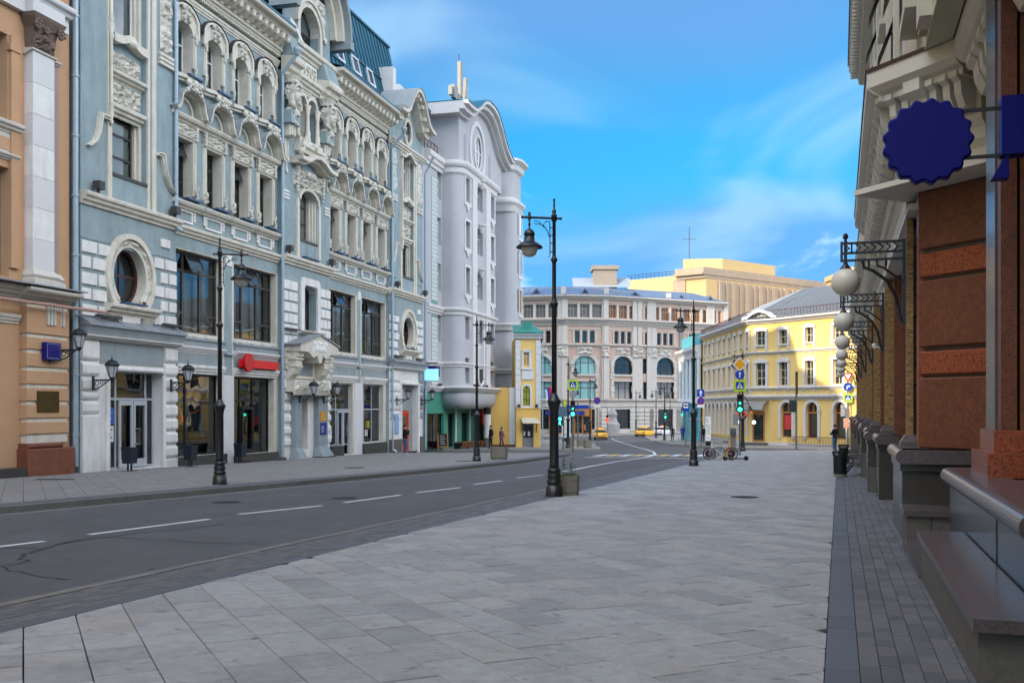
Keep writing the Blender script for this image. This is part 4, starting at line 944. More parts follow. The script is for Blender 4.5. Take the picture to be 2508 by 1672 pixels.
for uc in (16.32, 17.47, 18.62):
    b = FB(); b.lathe([(.16, 15.5), (.2, 15.6), (.14, 15.7), (.17, 15.95), (.12, 16.1), (.11, 16.9), (.14, 17.0), (.12, 17.05), (.2, 17.35), (.2, 17.4)], 10, (uc, DP + .12, 0)); b.build('column', CREAM, BH, True)
window(BH, 16.4, 17.4, 15.5, 17.8, DP - .42, (), (16.9,), FRAMED, GLASS, .07, .06); window(BH, 17.55, 18.58, 15.5, 17.8, DP - .42, (), (16.9,), FRAMED, GLASS, .07, .06)
b = FB(); b.relief(16.3, 18.7, 17.85, 18.2, DP + .01, .15, 22, 6, 4.4, 6); b.build('carved_spandrel', CARVE, BH)
# the two busts on blue corbels
def bust(uc):
    b = FB(); b.box(uc - .5, uc + .5, DP, DP + .55, 15.8, 16.45); b.build('corbel_block', BLUE, BH)
    b = FB()
    b.loft([[(uc + x * w_, DP + .1 + y * w_ + dd, z_) for x, y in ((-.5, -.3), (.5, -.3), (.62, .2), (.3, .5), (-.3, .5), (-.62, .2))] for z_, w_, dd in ((16.3, .7, .15), (16.5, .75, .18), (16.62, .5, .2), (16.8, .42, .24), (16.95, .46, .26))])
    n, m = 22, 18; rings = []
    for j in range(m + 1):
        t = math.pi * j / m; r_ = []
        for i in range(n):
            p = 2 * math.pi * i / n; x = math.sin(t) * math.cos(p); y = math.sin(t) * math.sin(p); z = -math.cos(t)
            f = max(0, y); e = 1.
            X, Y, Z = x * .33 * e, y * .40, z * .48
            if f > .3:
                if abs(x) < .16 and -.28 < z < .12: Y += .17 * (1 - abs(x) / .16) * (1 - abs(z + .17) / .28)      # nose
                if .08 < abs(x) < .5 and .0 < z < .24: Y -= .085                                                     # eye sockets
                if abs(x) < .3 and -.52 < z < -.38: Y += .055                                                         # lips
                if abs(x) < .25 and -.86 < z < -.62: Y += .09                                                        # chin
            if z < -.2: X *= 1 + (z + .2) * .35
            r_.append((uc + X, DP + .42 + Y, 17.3 + Z))
        rings.append(r_)
    b.loft(rings); b.build('bust_face', CREAM, BH, True)
    b = FB()
    b.loft([[(uc - .05, DP + .78, 17.46), (uc + .05, DP + .78, 17.46), (uc, DP + .84, 17.46)], [(uc - .085, DP + .78, 17.2), (uc + .085, DP + .78, 17.2), (uc, DP + 1.0, 17.22)], [(uc - .07, DP + .78, 17.16), (uc + .07, DP + .78, 17.16), (uc, DP + .9, 17.16)]])
    b.tube([(uc - .11, DP + .78, 17.05), (uc, DP + .86, 17.07), (uc + .11, DP + .78, 17.05)], .03, 6); b.tube([(uc - .1, DP + .77, 16.99), (uc, DP + .84, 16.98), (uc + .1, DP + .77, 16.99)], .034, 6); b.ball((uc, DP + .74, 16.87), .1, 8, 6)
    for s in (-1, 1): b.tube([(uc + s * .05, DP + .83, 17.46), (uc + s * .17, DP + .82, 17.5), (uc + s * .28, DP + .7, 17.44)], .03, 6); b.ball((uc + s * .14, DP + .74, 17.38), .055, 8, 6)
    b.build('bust_features', CREAM, BH)
    b = FB(); rn = random.Random(int(uc * 10))
    for k in range(40):
        a = rn.uniform(math.pi, 2 * math.pi); z = rn.uniform(-.6, .9); rr = math.sqrt(max(0, 1 - max(0, z) ** 2))
        b.ball((uc + rr * math.cos(a) * .4, DP + .36 + rr * math.sin(a) * .34, 17.33 + z * .5), rn.uniform(.08, .12), 7, 5)
    for s in (-1, 1):
        for j in range(4):
            q_ = .05 * j; b.tube([(uc, DP + .72 - q_ * 1.6, 17.78 + q_ * .4), (uc + s * .2, DP + .74 - q_ * 1.6, 17.74 + q_ * .4), (uc + s * (.34 + q_ * .3), DP + .62 - q_ * 1.7, 17.5), (uc + s * (.37 + q_ * .4), DP + .56 - q_ * 1.7, 17.15), (uc + s * (.42 + .04 * math.sin(j * 2.)), DP + .62 - q_, 16.75), (uc + s * .3, DP + .7, 16.5)], [.06, .075, .08, .075, .085, .07], 7)
    for x_ in (-.3, -.1, .12, .32): b.ball((uc + x_, DP + .7, 17.84), .09, 8, 6)
    for k in range(12): b.ball((uc + .26 * math.cos(k * .7) * (1 - k * .05), DP + .55 + .05 * math.sin(k), 16.35 - .06 * k + .1 * math.sin(k * .7)), .12 - .005 * k, 7, 5)
    b.build('bust_hair', CARVE, BH, True)
    b = FB(); b.bbox(uc - .3, uc + .3, DP, DP + .42, 15.2, 15.8, .08); b.build('corbel_foot', CREAM, BH)
    for k in range(3): q = FB(); q.box(uc - .22 + k * .16, uc - .12 + k * .16, DP + .41, DP + .45, 15.25, 15.75); q.build('corbel_flute', CREAM, BH)
    b = FB(); b.lathe([(.36, 17.85), (.4, 18.0), (.52, 18.2)], 12, (uc, DP + .3, 0)); b.build('capital', CREAM, BH)
bust(15.35); bust(19.35)
# attic over the portal bay
moulding(15.95, 18.75, DP, 18.2, 18.78, .4, CREAM, 'attic_cornice')
for a, c in ((14.88, 15.95), (18.75, 20.5)):
    moulding(a, c, DP, 18.2, 19.2, .78, CREAM, 'attic_cornice')
    b = FB(); b.loft([[(a + .08, DP, 19.2), (c - .08, DP, 19.2), (c - .08, DP + .62, 19.2), (a + .08, DP + .62, 19.2)], [(a + .12, DP, 20.3), (c - .12, DP, 20.3), (c - .12, DP + .3, 20.3), (a + .12, DP + .3, 20.3)]]); b.build('attic_pedestal', BLUE, BH)
moulding(15.9, 20.5, DP, 19.75, 20.4, .42, CREAM, 'attic_cornice')
b = FB(); b.box(16.85, 18.7, DP, DP + .06, 18.85, 19.7); b.build('date_panel', WHITE, BH)
txt = bpy.data.curves.new('date_text', 'FONT'); txt.body = '1903'; txt.size = .78; txt.extrude = .06; txt.align_x = 'CENTER'
tmp = bpy.data.objects.new('tmp', txt); COL.objects.link(tmp); me_ = bpy.data.meshes.new_from_object(tmp.evaluated_get(bpy.context.evaluated_depsgraph_get())); bpy.data.objects.remove(tmp); me_.materials.clear(); me_.materials.append(CREAM); to_ = bpy.data.objects.new('date_numerals', me_); COL.objects.link(to_); to_.parent = BH; to_.location = (17.78, -(DP + .1), 19.0); to_.rotation_euler = (R(90), 0, 0)
cv = [(15.0, 20.9), (15.5, 20.75), (15.95, 20.45), (16.3, 20.2), (16.6, 20.1)]
b = FB(); b.band(cv, [(p[0] + .05, p[1] + .22) for p in cv], DP, DP + .42); b.build('scroll_coping', WHITE, BH)
b = FB(); b.archfill(16.7, 19.0, 21.5, 22.65, DP + .004, .54, 14, .02); A0 = arc(17.85, 21.5, 1.15, 1.15, 180, 0, 16)
b.band([(16.7, 20.45)] + A0 + [(19.0, 20.45)], [(16.45, 20.45)] + [(17.85 + (p[0] - 17.85) * 1.22, 21.5 + (p[1] - 21.5) * 1.22) for p in A0] + [(19.25, 20.45)], DP, DP + .12); b.build('attic_arch', CREAM, BH)
q = FB(); q.band([(17.85 + (p[0] - 17.85) * 1.24, 21.5 + (p[1] - 21.5) * 1.24) for p in A0], [(17.85 + (p[0] - 17.85) * 1.4, 21.5 + (p[1] - 21.5) * 1.4) for p in A0], DP, DP + .2); q.build('rope_moulding', CREAM, BH)
window(BH, 16.75, 18.95, 20.45, 22.6, DP - .45, (17.85,), (21.5,), FRAMED, GLASS, .08, .06)
b = FB(); b.relief(16.0, 19.8, 22.95, 23.58, DP, .15, 26, 8, 8.8, 5); b.ball((19.4, DP + .05, 22.5), .28, 9, 7, (1, .5, 1)); b.ball((19.75, DP + .05, 21.6), .2, 9, 7, (1, .5, 1)); b.build('attic_rosettes', CARVE, BH)
AR = arc(17.85, 21.9, 2.55, 2.9, 0, 180, 20)
b = FB(); b.band(AR, [(17.85 + (p[0] - 17.85) * 1.1, 21.9 + (p[1] - 21.9) * 1.1) for p in AR], DP, DP + .35); b.band([(17.85 + (p[0] - 17.85) * 1.1, 21.9 + (p[1] - 21.9) * 1.1) for p in AR], [(17.85 + (p[0] - 17.85) * 1.2, 21.9 + (p[1] - 21.9) * 1.2) for p in AR], DP, DP + .7)
b.build('arched_pediment', CREAM, BH)
b = FB(); c1 = [(17.85 + (p[0] - 17.85) * 1.2, 21.9 + (p[1] - 21.9) * 1.2) for p in AR]; b.band(c1, [(17.85 + (p[0] - 17.85) * 1.3, 21.9 + (p[1] - 21.9) * 1.28) for p in AR], -2.6, DP + 1.05)
b.box(20.85, 21.35, -.3, DP + 1.05, 21.5, 22.0); b.box(14.4, 14.9, -.3, DP + 1.05, 21.5, 22.0); b.build('pediment_shell', BLUE2, BH)
b = FB(); b.prism_y([(17.85 - 2.55, 21.5)] + [(17.85 - (p[0] - 17.85), p[1]) for p in AR] + [(17.85 + 2.55, 21.5)], DP - .62, DP - .56); b.build('attic_back', BLUE, BH)
# ---- mansard of seamed sheet with skylights
def mans(z): return -1.0 - (z - 20.5) * .24
rn = random.Random(4)
sky_w = [(24.9, 26.0), (27.35, 28.45), (29.75, 30.8)]
n = 26
for i in range(n):
    a = 20.3 + i * .6
    for z0, z1 in ((20.55, 22.6), (22.6, 23.8), (23.8, 27.2)):
        if z0 == 22.6 and any(a + .3 > s0 and a + .3 < s1 for s0, s1 in sky_w): continue
        b = FB(); b.add([(a, mans(z0), z0), (a + .6, mans(z0), z0), (a + .6, mans(z1), z1), (a, mans(z1), z1)], [(0, 1, 2, 3)])
        b.prism_x([(mans(z0), z0), (mans(z0) + .06, z0), (mans(z1) + .06, z1), (mans(z1), z1)], a, a + .04); b.build('roof_panel', ROOFM, BH)
b = FB(); b.box(20.3, 35.9, mans(22.6) - .02, mans(22.6) + .1, 22.54, 22.62); b.box(20.3, 35.9, mans(23.8) - .02, mans(23.8) + .1, 23.76, 23.84); b.box(20.2, 35.9, mans(27.2) - .3, mans(27.2) + .12, 27.18, 27.32); b.build('roof_trim', ROOFM, BH)
for s0, s1 in sky_w:
    b = FB(); d0, d1 = mans(22.66), mans(23.72)
    for a, c in ((s0, s0 + .1), (s1 - .1, s1)): b.prism_x([(d0 - .02, 22.66), (d0 + .1, 22.66), (d1 + .1, 23.72), (d1 - .02, 23.72)], a, c)
    b.box(s0, s1, d0 - .02, d0 + .1, 22.62, 22.74); b.box(s0, s1, d1 - .04, d1 + .1, 23.66, 23.76); w_ = b.build('roof_window', FRAMEW, BH)
    b = FB(); b.add([(s0, d0 + .03, 22.66), (s1, d0 + .03, 22.66), (s1, d1 + .03, 23.72), (s0, d1 + .03, 23.72)], [(0, 1, 2, 3)]); b.build('pane', DGLASS, w_)
b = FB(); b.tube([(21.0, -2.6, 27.3), (21.0, -2.6, 27.75), (26.5, -2.6, 27.75), (26.5, -2.6, 27.3)], .03, 6); b.tube([(23.6, -2.6, 27.3), (23.6, -2.6, 27.75)], .03, 6); b.build('roof_rail', IRON, BH)
b = FB(); b.add([(20.3, -2.6, 27.2), (35.9, -2.6, 27.2), (35.9, -9, 27.5), (20.3, -9, 27.5)], [(0, 1, 2, 3)]); b.box(.2, 20.3, -9, -2.2, 20.3, 25.5); b.box(20.4, 35.6, -9, -3, 20.3, 26.1); b.build('roof_body', ROOFM, BH)
# white attic parapet with slots
b = FB(); b.box(32.4, 33.0, -2.0, -.9, 20.5, 24.6); b.box(36.0, 36.5, -2.0, -.9, 20.5, 24.0)
A0 = arc(34.5, 22.9, 1.5, 1.1, 180, 0, 10); b.prism_y([(33.0, 20.5)] + [(33.0, 22.9)] + A0[1:-1] + [(36.0, 22.9), (36.0, 20.5)], -1.7, -1.1); b.build('attic_parapet', LILACW, BH)
b = FB()
for k in range(5): b.box(33.5 + k * .45, 33.72 + k * .45, -1.1, -1.09, 22.3 + .15 * (2 - abs(k - 2)), 23.1 + .15 * (2 - abs(k - 2)))
b.build('parapet_slot', DARKIN, BH)
# ---- ogee gable of the far bay
gp = [(29.2, 20.55), (29.9, 20.6), (30.4, 20.8), (30.9, 21.4), (31.4, 22.1), (31.9, 22.5), (32.35, 22.62), (32.8, 22.5), (33.3, 22.1), (33.8, 21.4), (34.3, 20.8), (34.8, 20.6), (35.5, 20.55)]
b = FB(); b.band(gp, [(32.35 + (p[0] - 32.35) * .86, p[1] - .35) for p in gp], DP, DP + .55); b.band([(p[0], p[1] + .02) for p in gp], [(32.35 + (p[0] - 32.35) * 1.03, p[1] + .26) for p in gp], DP, DP + 1.0); b.build('ogee_cornice', CREAM, BH)
b = FB(); cp_ = [(32.35 + (p[0] - 32.35) * 1.03, p[1] + .262) for p in gp]; b.band(cp_, [(p[0], p[1] + .05) for p in cp_], -1.4, DP + 1.04); b.build('gable_sheet', BLUE2, BH)
b = FB(); b.prism_y([(29.3, 18.6)] + gp[1:-1] + [(35.2, 18.6)], DP - .6, DP - .002); b.build('gable_wall', BLUE, BH)
for k in range(9):
    p = gp[2 + k]; b = FB(); b.box(p[0] - .13, p[0] + .13, DP + .3, DP + .85, p[1] - .32, p[1] - .08) if False else b.box(32.35 + (p[0] - 32.35) * .95 - .12, 32.35 + (p[0] - 32.35) * .95 + .12, DP + .3, DP + .85, p[1] - .3, p[1] - .06); b.build('gable_bracket', CREAM, BH)
b = FB(); b.band(arc(32.3, 20.0, .55, .7, 0, 360, 24), arc(32.3, 20.0, .75, .92, 0, 360, 24), DP - .02, DP + .14); b.build('round_window_ring', CREAM, BH)
b = FB(); b.prism_y(arc(32.3, 20.0, .56, .71, 0, 345, 23), DP - .02, DP + .02); b.build('round_pane', DGLASS, BH)
moulding(29.1, 35.4, DP, 18.55, 19.0, .3, CREAM, 'gable_ledge')
for a, c in ((29.5, 30.2), (34.2, 35.0)):
    b = FB(); b.relief(a, c, 15.6, 18.4, DP + .06, .14, 8, 26, 3.1, 5); b.build('carved_strip', CARVE, BH)
    b = FB(); b.box(a - .08, c + .08, DP, DP + .06, 10.0, 18.5); b.build('pilaster_strip', BLUE, BH)
    for k in range(3): q = FB(); q.box(a - .12, c + .12, DP, DP + .14, 14.95 + k * .16, 15.06 + k * .16); q.build('pilaster_band', CREAM, BH)
hd = [(31.0, 18.1), (31.6, 18.15), (32.0, 18.4), (32.4, 18.5), (32.8, 18.4), (33.2, 18.15), (33.8, 18.1)]
b = FB(); b.band(hd, [(p[0], p[1] + .16) for p in hd], DP, DP + .25); b.build('window_hood', CREAM, BH)
# left bay carries a carved strip high up too
for a, c in ((4.55, 5.1), (4.55, 5.1)):
    pass
b = FB(); b.relief(4.75, 5.5, 15.9, 18.4, DP + .02, .16, 8, 26, 3.1, 5); b.build('carved_strip', CARVE, BH)
for k in range(3): q = FB(); q.box(4.65, 5.6, DP, DP + .12, 15.3 + k * .18, 15.43 + k * .18); q.build('pilaster_band', CREAM, BH)
# ---- far doorway bay: grey stucco, orange door
b = FB(); b.box(31.15, 34.3, DP - .6, DP - .4, 1.35, 3.15); b.box(33.5, 34.3, DP - .6, DP - .38, BASEZ, 1.35); b.build('door_infill', BLUE2, BH)
b = FB(); b.tube([(31.1, DP + .03, BASEZ), (31.1, DP + .03, 3.0), (31.25, DP + .03, 3.17), (34.3, DP + .03, 3.17), (34.42, DP + .03, 3.0), (34.42, DP + .03, BASEZ)], .12, 8); b.build('door_surround', WHITE, BH)
ORD = mat('orange_door_paint', (.55, .06, .012), .5, .1, 4)
b = FB(); b.box(32.1, 32.3, DP - .42, DP - .3, -1.5, 1.32); b.box(33.3, 33.5, DP - .42, DP - .3, -1.5, 1.32); b.box(32.3, 33.3, DP - .42, DP - .3, 1.15, 1.32); b.box(32.3, 33.3, DP - .42, DP - .3, -1.5, -1.3); b.box(32.3, 33.3, DP - .42, DP - .36, -1.3, 1.15); od = b.build('door', ORD, BH)
b = FB(); b.box(32.42, 33.2, DP - .36, DP - .34, -.95, 1.0); b.build('door_panel', mat('dark_door_panel', (.10, .07, .05), .6), od)
b = FB(); b.box(31.2, 32.0, DP - .5, DP - .46, BASEZ, 1.3); b.build('side_light', DARKIN, BH)
b = FB()
for k in range(4): b.box(31.45, 31.75, DP - .46, DP - .45, -.9 + k * .55, -.55 + k * .55)
b.build('lit_notice', mat('lit_notice', (.35, .5, .6), .5, emit=.5), BH)
rustic(29.2, 30.9, [(3.25, 4.0), (2.6, 3.1), (2.0, 2.5), (1.4, 1.9), (.8, 1.3)], DP, WHITE, .1)
rustic(34.55, 35.28, [(3.25, 4.0), (2.6, 3.1), (2.0, 2.5), (1.4, 1.9), (.8, 1.3)], DP, BLUE2, .1)
b = FB(); b.box(29.2, 30.9, DP, DP + .14, -.5, .75); b.build('pier_base', WHITE, BH)
each('dark_plinth', GRANG, BH, (29.15, 30.95, DP, DP + .2, BASEZ, -.5), (34.5, 35.35, DP, DP + .2, BASEZ, -.45))
b = FB(); b.box(29.7, 30.35, DP + .15, DP + .2, -.75 + .6, 1.15); b.build('notice_board', mat('blue_notice_board', (.25, .38, .62), .5, .3, 9), BH)
# ---- downpipes, floodlights
def downpipe(u, d, z1, z0=-1.2, parent=None):
    b = FB(); b.tube([(u, d, z0 + .15), (u, d, z1)], .085, 8); b.tube([(u, d, z0 + .16), (u + .1, d + .25, z0)], .085, 8)
    b.tube([(u, d, z1), (u, d + .3, z1 + .4), (u, d + .75, z1 + .9)], .085, 8); b.lathe([(.1, 0), (.2, .25), (.2, .35)], 8, (u, d + .8, z1 + .9))
    k = z0 + 1.2
    while k < z1: b.lathe([(.105, 0), (.105, .07)], 8, (u, d, k)); k += 2.1
    b.build('downpipe', PIPE, parent or BH)
for u, d, z0 in ((5.72, .26, 8.8), (14.88, .2, -1.15), (29.32, .3, -1.3)): downpipe(u, d, 18.2, z0)
b = FB(); b.tube([(35.55, .3, -1.3), (35.55, .3, 18.0), (35.5, .9, 19.1)], .09, 8); b.build('downpipe', PIPE, BH)
b = FB(); b.tube([(-.15, .15, -.5), (-.15, .15, 18.6)], .1, 8)
for k in range(9): b.lathe([(.13, 0), (.13, .08)], 8, (-.15, .15, .6 + k * 2.1))
b.build('downpipe', PIPE, BH)
for u in (.75, 5.45, 15.25, 20.15, 30.0, 35.2):
    b = FB(); b.box(u - .14, u + .16, DP + .12, DP + .42, 9.42, 9.72); b.box(u - .03, u + .03, DP + .2, DP + .3, 9.3, 9.42); b.build('floodlight', FRAMED, BH)
each('lamp_strip', FRAMED, BH, *[(a, c, DP + .15, DP + .35, 4.86, 4.94) for a, c in ((.7, 2.), (4.7, 5.8), (29.5, 31), (33.6, 35))])
# small plates on the portal pier
b = FB(); b.box(18.62, 19.3, DP + .3, DP + .33, .85, 1.35); b.build('warning_plate', mat('orange_plate', (.55, .26, .02), .5), BH)
b = FB(); b.box(18.6, 19.35, DP + .3, DP + .33, 0.1, .75); pb_ = b.build('information_plate', mat('deep_blue_plate', (.015, .02, .2), .4), BH)
b = FB()
for k in range(3): b.box(18.7, 18.98, DP + .33, DP + .334, .25 + k * .13, .29 + k * .13)
b.build('plate_text', FRAMEW, pb_)
# ================================================================== peach house at the left edge
PH = left_root('townhouse', 'peach plastered house with white pilaster, brown carved capital and rusty granite base', 'building')
def mould(u0, u1, d, z0, z1, pr, m, name, parent): return moulding(u0, u1, d, z0, z1, pr, m, name, parent)
w = FB(); w.wall(-16, -.28, BASEZ, 22, 0, [(-5.6, -3.16, 10.85, 13.6), (-5.6, -3.1, 5.8, 9.3), (-5.4, -3.5, -.35, 4.2), (-12, -8, 5.8, 9.3), (-12, -8, 10.85, 13.6)], .45); w.build('wall', PEACH, PH)
w = FB(); w.box(-16, -.3, -9, -1.2, BASEZ, 22.5); w.build('interior', DARKIN, PH)
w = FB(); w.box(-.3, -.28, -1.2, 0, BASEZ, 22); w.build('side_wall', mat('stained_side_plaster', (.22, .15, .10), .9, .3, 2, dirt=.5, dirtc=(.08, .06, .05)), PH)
TEALC = mat('dark_teal_blind', (.006, .10, .09), .7, .2, 4, stretch=(.3, .3, 6))
for z0, z1 in ((10.85, 13.6), (5.8, 9.3)):
    window(PH, -5.6, -3.12, z0, z1, -.3, (-4.4,), (z1 - .85,), mat('taupe_frame', (.2, .18, .15), .6), GLASS, .12, .1)
    q = FB(); q.box(-5.5, -3.2, -.5, -.46, z0, z1 - .2); q.build('blind', TEALC, PH)
window(PH, -12, -8, 5.8, 9.3, -.3, (-10,), (8.3,), FRAMED, GLASS, .12, .1)
b = FB(); b.box(-3.12, -2.75, 0, .12, 6.1, 13.6); b.box(-3.2, -2.72, 0, .16, 13.1, 13.3); b.build('window_pier', PEACH, PH)
mould(-6.2, -2.7, 0, 10.42, 10.78, .3, PEACHW, 'window_sill', PH); mould(-6.2, -2.78, 0, 9.55, 9.75, .2, PEACHW, 'panel_ledge', PH)
b = FB(); b.box(-6, -2.95, 0, .06, 9.75, 10.4); b.build('apron_panel', PEACHW, PH)
b = FB(); b.box(-5.8, -3.12, .06, .08, 9.85, 10.25); b.build('apron_inset', PEACH, PH)
for k in range(7):                                             # pilaster shaft in stacked blocks
    z0 = 6.12 + k * 1.03; b = FB(); b.bbox(-2.42, -1.42, 0, .34, z0, z0 + 1.022, .008); b.build('pilaster_block', WHITE if k % 2 else LILACW, PH)
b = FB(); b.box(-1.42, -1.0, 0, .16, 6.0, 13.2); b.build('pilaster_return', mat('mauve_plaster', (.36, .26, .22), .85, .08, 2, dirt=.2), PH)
for a, c, d_, m in ((-2.5, -1.34, .4, PEACHW), (-1.34, -.9, .22, PEACHW)):
    mould(a, c, 0, 13.22, 13.42, d_, m, 'astragal', PH)
    b = FB(); b.loft([[(a - .04, 0, 5.55), (c + .04, 0, 5.55), (c + .04, d_ + .12, 5.55), (a - .04, d_ + .12, 5.55)], [(a - .04, 0, 5.8), (c + .04, 0, 5.8), (c + .04, d_ + .12, 5.8), (a - .04, d_ + .12, 5.8)],
                      [(a, 0, 5.85), (c, 0, 5.85), (c, d_ + .02, 5.85), (a, d_ + .02, 5.85)], [(a - .03, 0, 5.95), (c + .03, 0, 5.95), (c + .03, d_ + .09, 5.95), (a - .03, d_ + .09, 5.95)], [(a + .05, 0, 6.13), (c - .05, 0, 6.13), (c - .05, d_ - .03, 6.13), (a + .05, d_ - .03, 6.13)]])
    b.build('pilaster_base', PEACHW, PH)
CAPB = mat('brown_carved_stone', (.17, .125, .10), .9, .25, 8, .3, 40, dirt=.4, dirtc=(.06, .045, .04))
b = FB(); b.loft([[(-2.4, 0, 13.42), (-1.44, 0, 13.42), (-1.44, .32, 13.42), (-2.4, .32, 13.42)], [(-2.45, 0, 14.1), (-1.4, 0, 14.1), (-1.4, .42, 14.1), (-2.45, .42, 14.1)], [(-2.62, 0, 14.4), (-1.2, 0, 14.4), (-1.2, .58, 14.4), (-2.62, .58, 14.4)], [(-2.66, 0, 14.52), (-1.16, 0, 14.52), (-1.16, .62, 14.52), (-2.66, .62, 14.52)]])
b.relief(-2.38, -1.46, 13.45, 14.3, .36, .16, 14, 14, 2.9, 6)
for s, uc in ((-1, -2.42), (1, -1.36), (0, -1.92)):
    for k in range(12):
        a_ = k * .75; rr = .2 - k * .015; b.ball((uc + rr * math.cos(a_) * .8, .46 + .1 * (s != 0), 14.15 + rr * math.sin(a_)), .065, 7, 5)
b.build('capital', CAPB, PH)
b = FB(); b.box(-16, -.55, 0, .2, 14.52, 14.9); b.box(-2.6, -1.1, .2, .5, 14.54, 14.95); b.build('architrave', LILACW, PH)
mould(-16, -.5, 0, 14.9, 15.4, .5, LILACW, 'cornice', PH); mould(-16, -.4, 0, 19.5, 20.6, 1.2, PEACHW, 'cornice', PH)
b = FB(); b.box(-2.3, -1.3, 0, .45, 15.4, 19.5); b.build('attic_pilaster', LILACW, PH)
mould(-16, -.62, 0, 5.15, 5.55, .5, PEACHW, 'ledge', PH); mould(-2.95, -.42, .0, 5.13, 5.53, .72, PEACHW, 'ledge', PH)
b = FB(); b.box(-16, -.3, -.02, .8, 5.56, 5.6); b.build('ledge_sheet', ROOFG, PH)
lz = [(4.02, 4.9), (3.5, 3.9), (2.93, 3.38), (2.36, 2.8), (1.8, 2.23), (1.23, 1.67), (.7, 1.1)]
for z0, z1 in lz:
    for a, c, d_ in ((-2.64, -1.02, .3), (-1.02, -.52, .2)):
        b = FB(); b.bbox(a, c, 0, d_, z0, z1, .02); b.build('rustic_block', PEACH, PH)
b = FB(); b.box(-2.58, -1.06, 0, .24, .4, 5.1); b.box(-1.06, -.56, 0, .14, .4, 5.1); b.build('groove_bed', CREAM, PH)
for k in range(2):
    for j in range(3): q = FB(); q.box(-1.75 + k * .55 + j * .15, -1.65 + k * .55 + j * .15, .24 - .1 * k, .36 - .1 * k, 4.35, 5.1); q.build('triglyph', PEACHW, PH)
b = FB(); b.bbox(-2.76, -1.0, 0, .46, BASEZ, .22, .03); b.bbox(-1.0, -.42, 0, .36, BASEZ, .22, .03); b.bbox(-2.7, -1.02, 0, .4, .22, .4, .06); b.build('granite_base', REDG, PH)
window(PH, -5.4, -3.5, -.35, 4.2, -.3, (-4.5,), (2.6,), FRAMEW, GLASS, .16, .12, 'door')
b = FB(); b.box(-5.2, -3.6, -.35, -.2, -.2, 1.2); b.build('door_panel', FRAMEW, PH)
b = FB(); b.box(-5.6, -2.9, 0, .5, BASEZ, -.35); b.build('door_step', GRAND, PH)
mould(-6, -2.72, 0, 4.3, 4.62, .16, PEACHW, 'door_hood', PH)
# unseen house continuing the row behind the camera, raised tall to shade the street
NH = left_root('townhouse', 'plain ochre house out of view past the peach house, added tall to shade the street', 'building', -16.2, 0)
w = FB(); ops_ = [(-62 + 3.6 * i, -60.2 + 3.6 * i, z, z + 2.2) for i in range(17) for z in (1.2, 5.4, 9.6, 13.8, 18, 22.2, 26.4, 30.2)]
w.wall(-64, 0, BASEZ + 3, 34, 0, ops_, .3); w.build('wall', OCHRE, NH)
w = FB(); w.box(-64, 0, -10, -.31, BASEZ + 3, 34.5); w.build('body', DGLASS, NH)
mould(-64, 0, 0, 33.2, 34.2, .8, CREAM, 'cornice', NH)

# ================================================================== lilac-grey house with rounded bays
GH = left_root('townhouse', 'tall lilac grey house with rounded bay, wavy gable and green shop below', 'building')
w = FB()
tw = [(38.95, 39.75, z, z + 2.0) for z in (17.0, 13.6, 10.2)] + [(39.0, 39.75, 6.4, 8.6)]
w.wall(35.45, 57.5, 2.9, 20.0, .0, tw, .4); w.box(35.45, 36.3, -6, -.1, -2, 19.0); w.build('wall', LILAC, GH)
w = FB(); w.box(36.2, 58, -12, -.6, 2.8, 20); w.box(36.2, 60, -12, -3.1, -2.4, 2.8); w.build('interior', DARKIN, GH)
for a, c, z0, z1 in tw: window(GH, a, c, z0, z1, -.2, (), (z0 + 1.3,), FRAMEW, DGLASS, .07, .06)
TILE = mat('white_wall_tile', (.58, .62, .60), .4, .1, 6); GROUT = mat('green_grout', (.16, .30, .27), .8)
q = FB(); q.box(37.65, 38.92, 0, .02, 3.2, 8.3); q.box(37.65, 38.92, 0, .02, 9.1, 18.4); q.build('tile_bed', GROUT, GH)
q = FB(); z = 3.2
r_ = 0
while z < 18.3:
    if not 8.1 < z < 9.1:
        for j in range(4):
            u = 37.66 + j * .34 - (.17 if r_ % 2 else 0)
            q.box(max(37.66, u), min(38.91, u + .3), .02, .035, z, z + .27)
    z += .31; r_ += 1
q.build('wall_tiles', TILE, GH)['kind'] = 'stuff'
def plan(u0, u1, d, off, r=.85, back=-.2, n=7):
    P_ = [(u0 - off, back)]
    P_ += [(u0 + r - (r + off) * math.cos(R(90 * i / n)), d - r + (r + off) * math.sin(R(90 * i / n))) for i in range(n + 1)]
    P_ += [(u1 - r + (r + off) * math.sin(R(90 * i / n)), d - r + (r + off) * math.cos(R(90 * i / n))) for i in range(n + 1)]
    return P_ + [(u1 + off, back)]
def stack(name, u0, u1, d, lv, m, smooth=False, parent=None, caps=True):
    b = FB(); b.loft([[(x, y, z) for x, y in plan(u0, u1, d, off)] for off, z in lv], caps=caps); return b.build(name, m, parent or GH, smooth)
gops = []
for z0, z1 in ((17.16, 19.12), (13.68, 15.64), (10.2, 12.16), (6.72, 8.6)):
    gops += [(41.0, 42.1, z0, z1), (44.1, 45.7, z0 - .1, z1), (47.8, 48.9, z0, z1)]
gops += [(41.0, 42.1, 3.4, 5.3), (47.8, 48.9, 3.4, 5.3)]
w = FB(); w.wall(40.85, 49.15, 3.0, 20.0, 1.5, gops, .45)
for sgn, u0 in ((1, 40.0), (-1, 50.0)):                        # rounded corners
    pts = [(u0, -.1)] + [(u0 + sgn * (.85 - .85 * math.cos(R(90 * i / 8))), .65 + .85 * math.sin(R(90 * i / 8))) for i in range(9)]
    n_ = len(pts); w.add([(p[0], p[1], 3.0) for p in pts] + [(p[0], p[1], 20.0) for p in pts], [(i, i + 1, n_ + i + 1, n_ + i) for i in range(n_ - 1)])
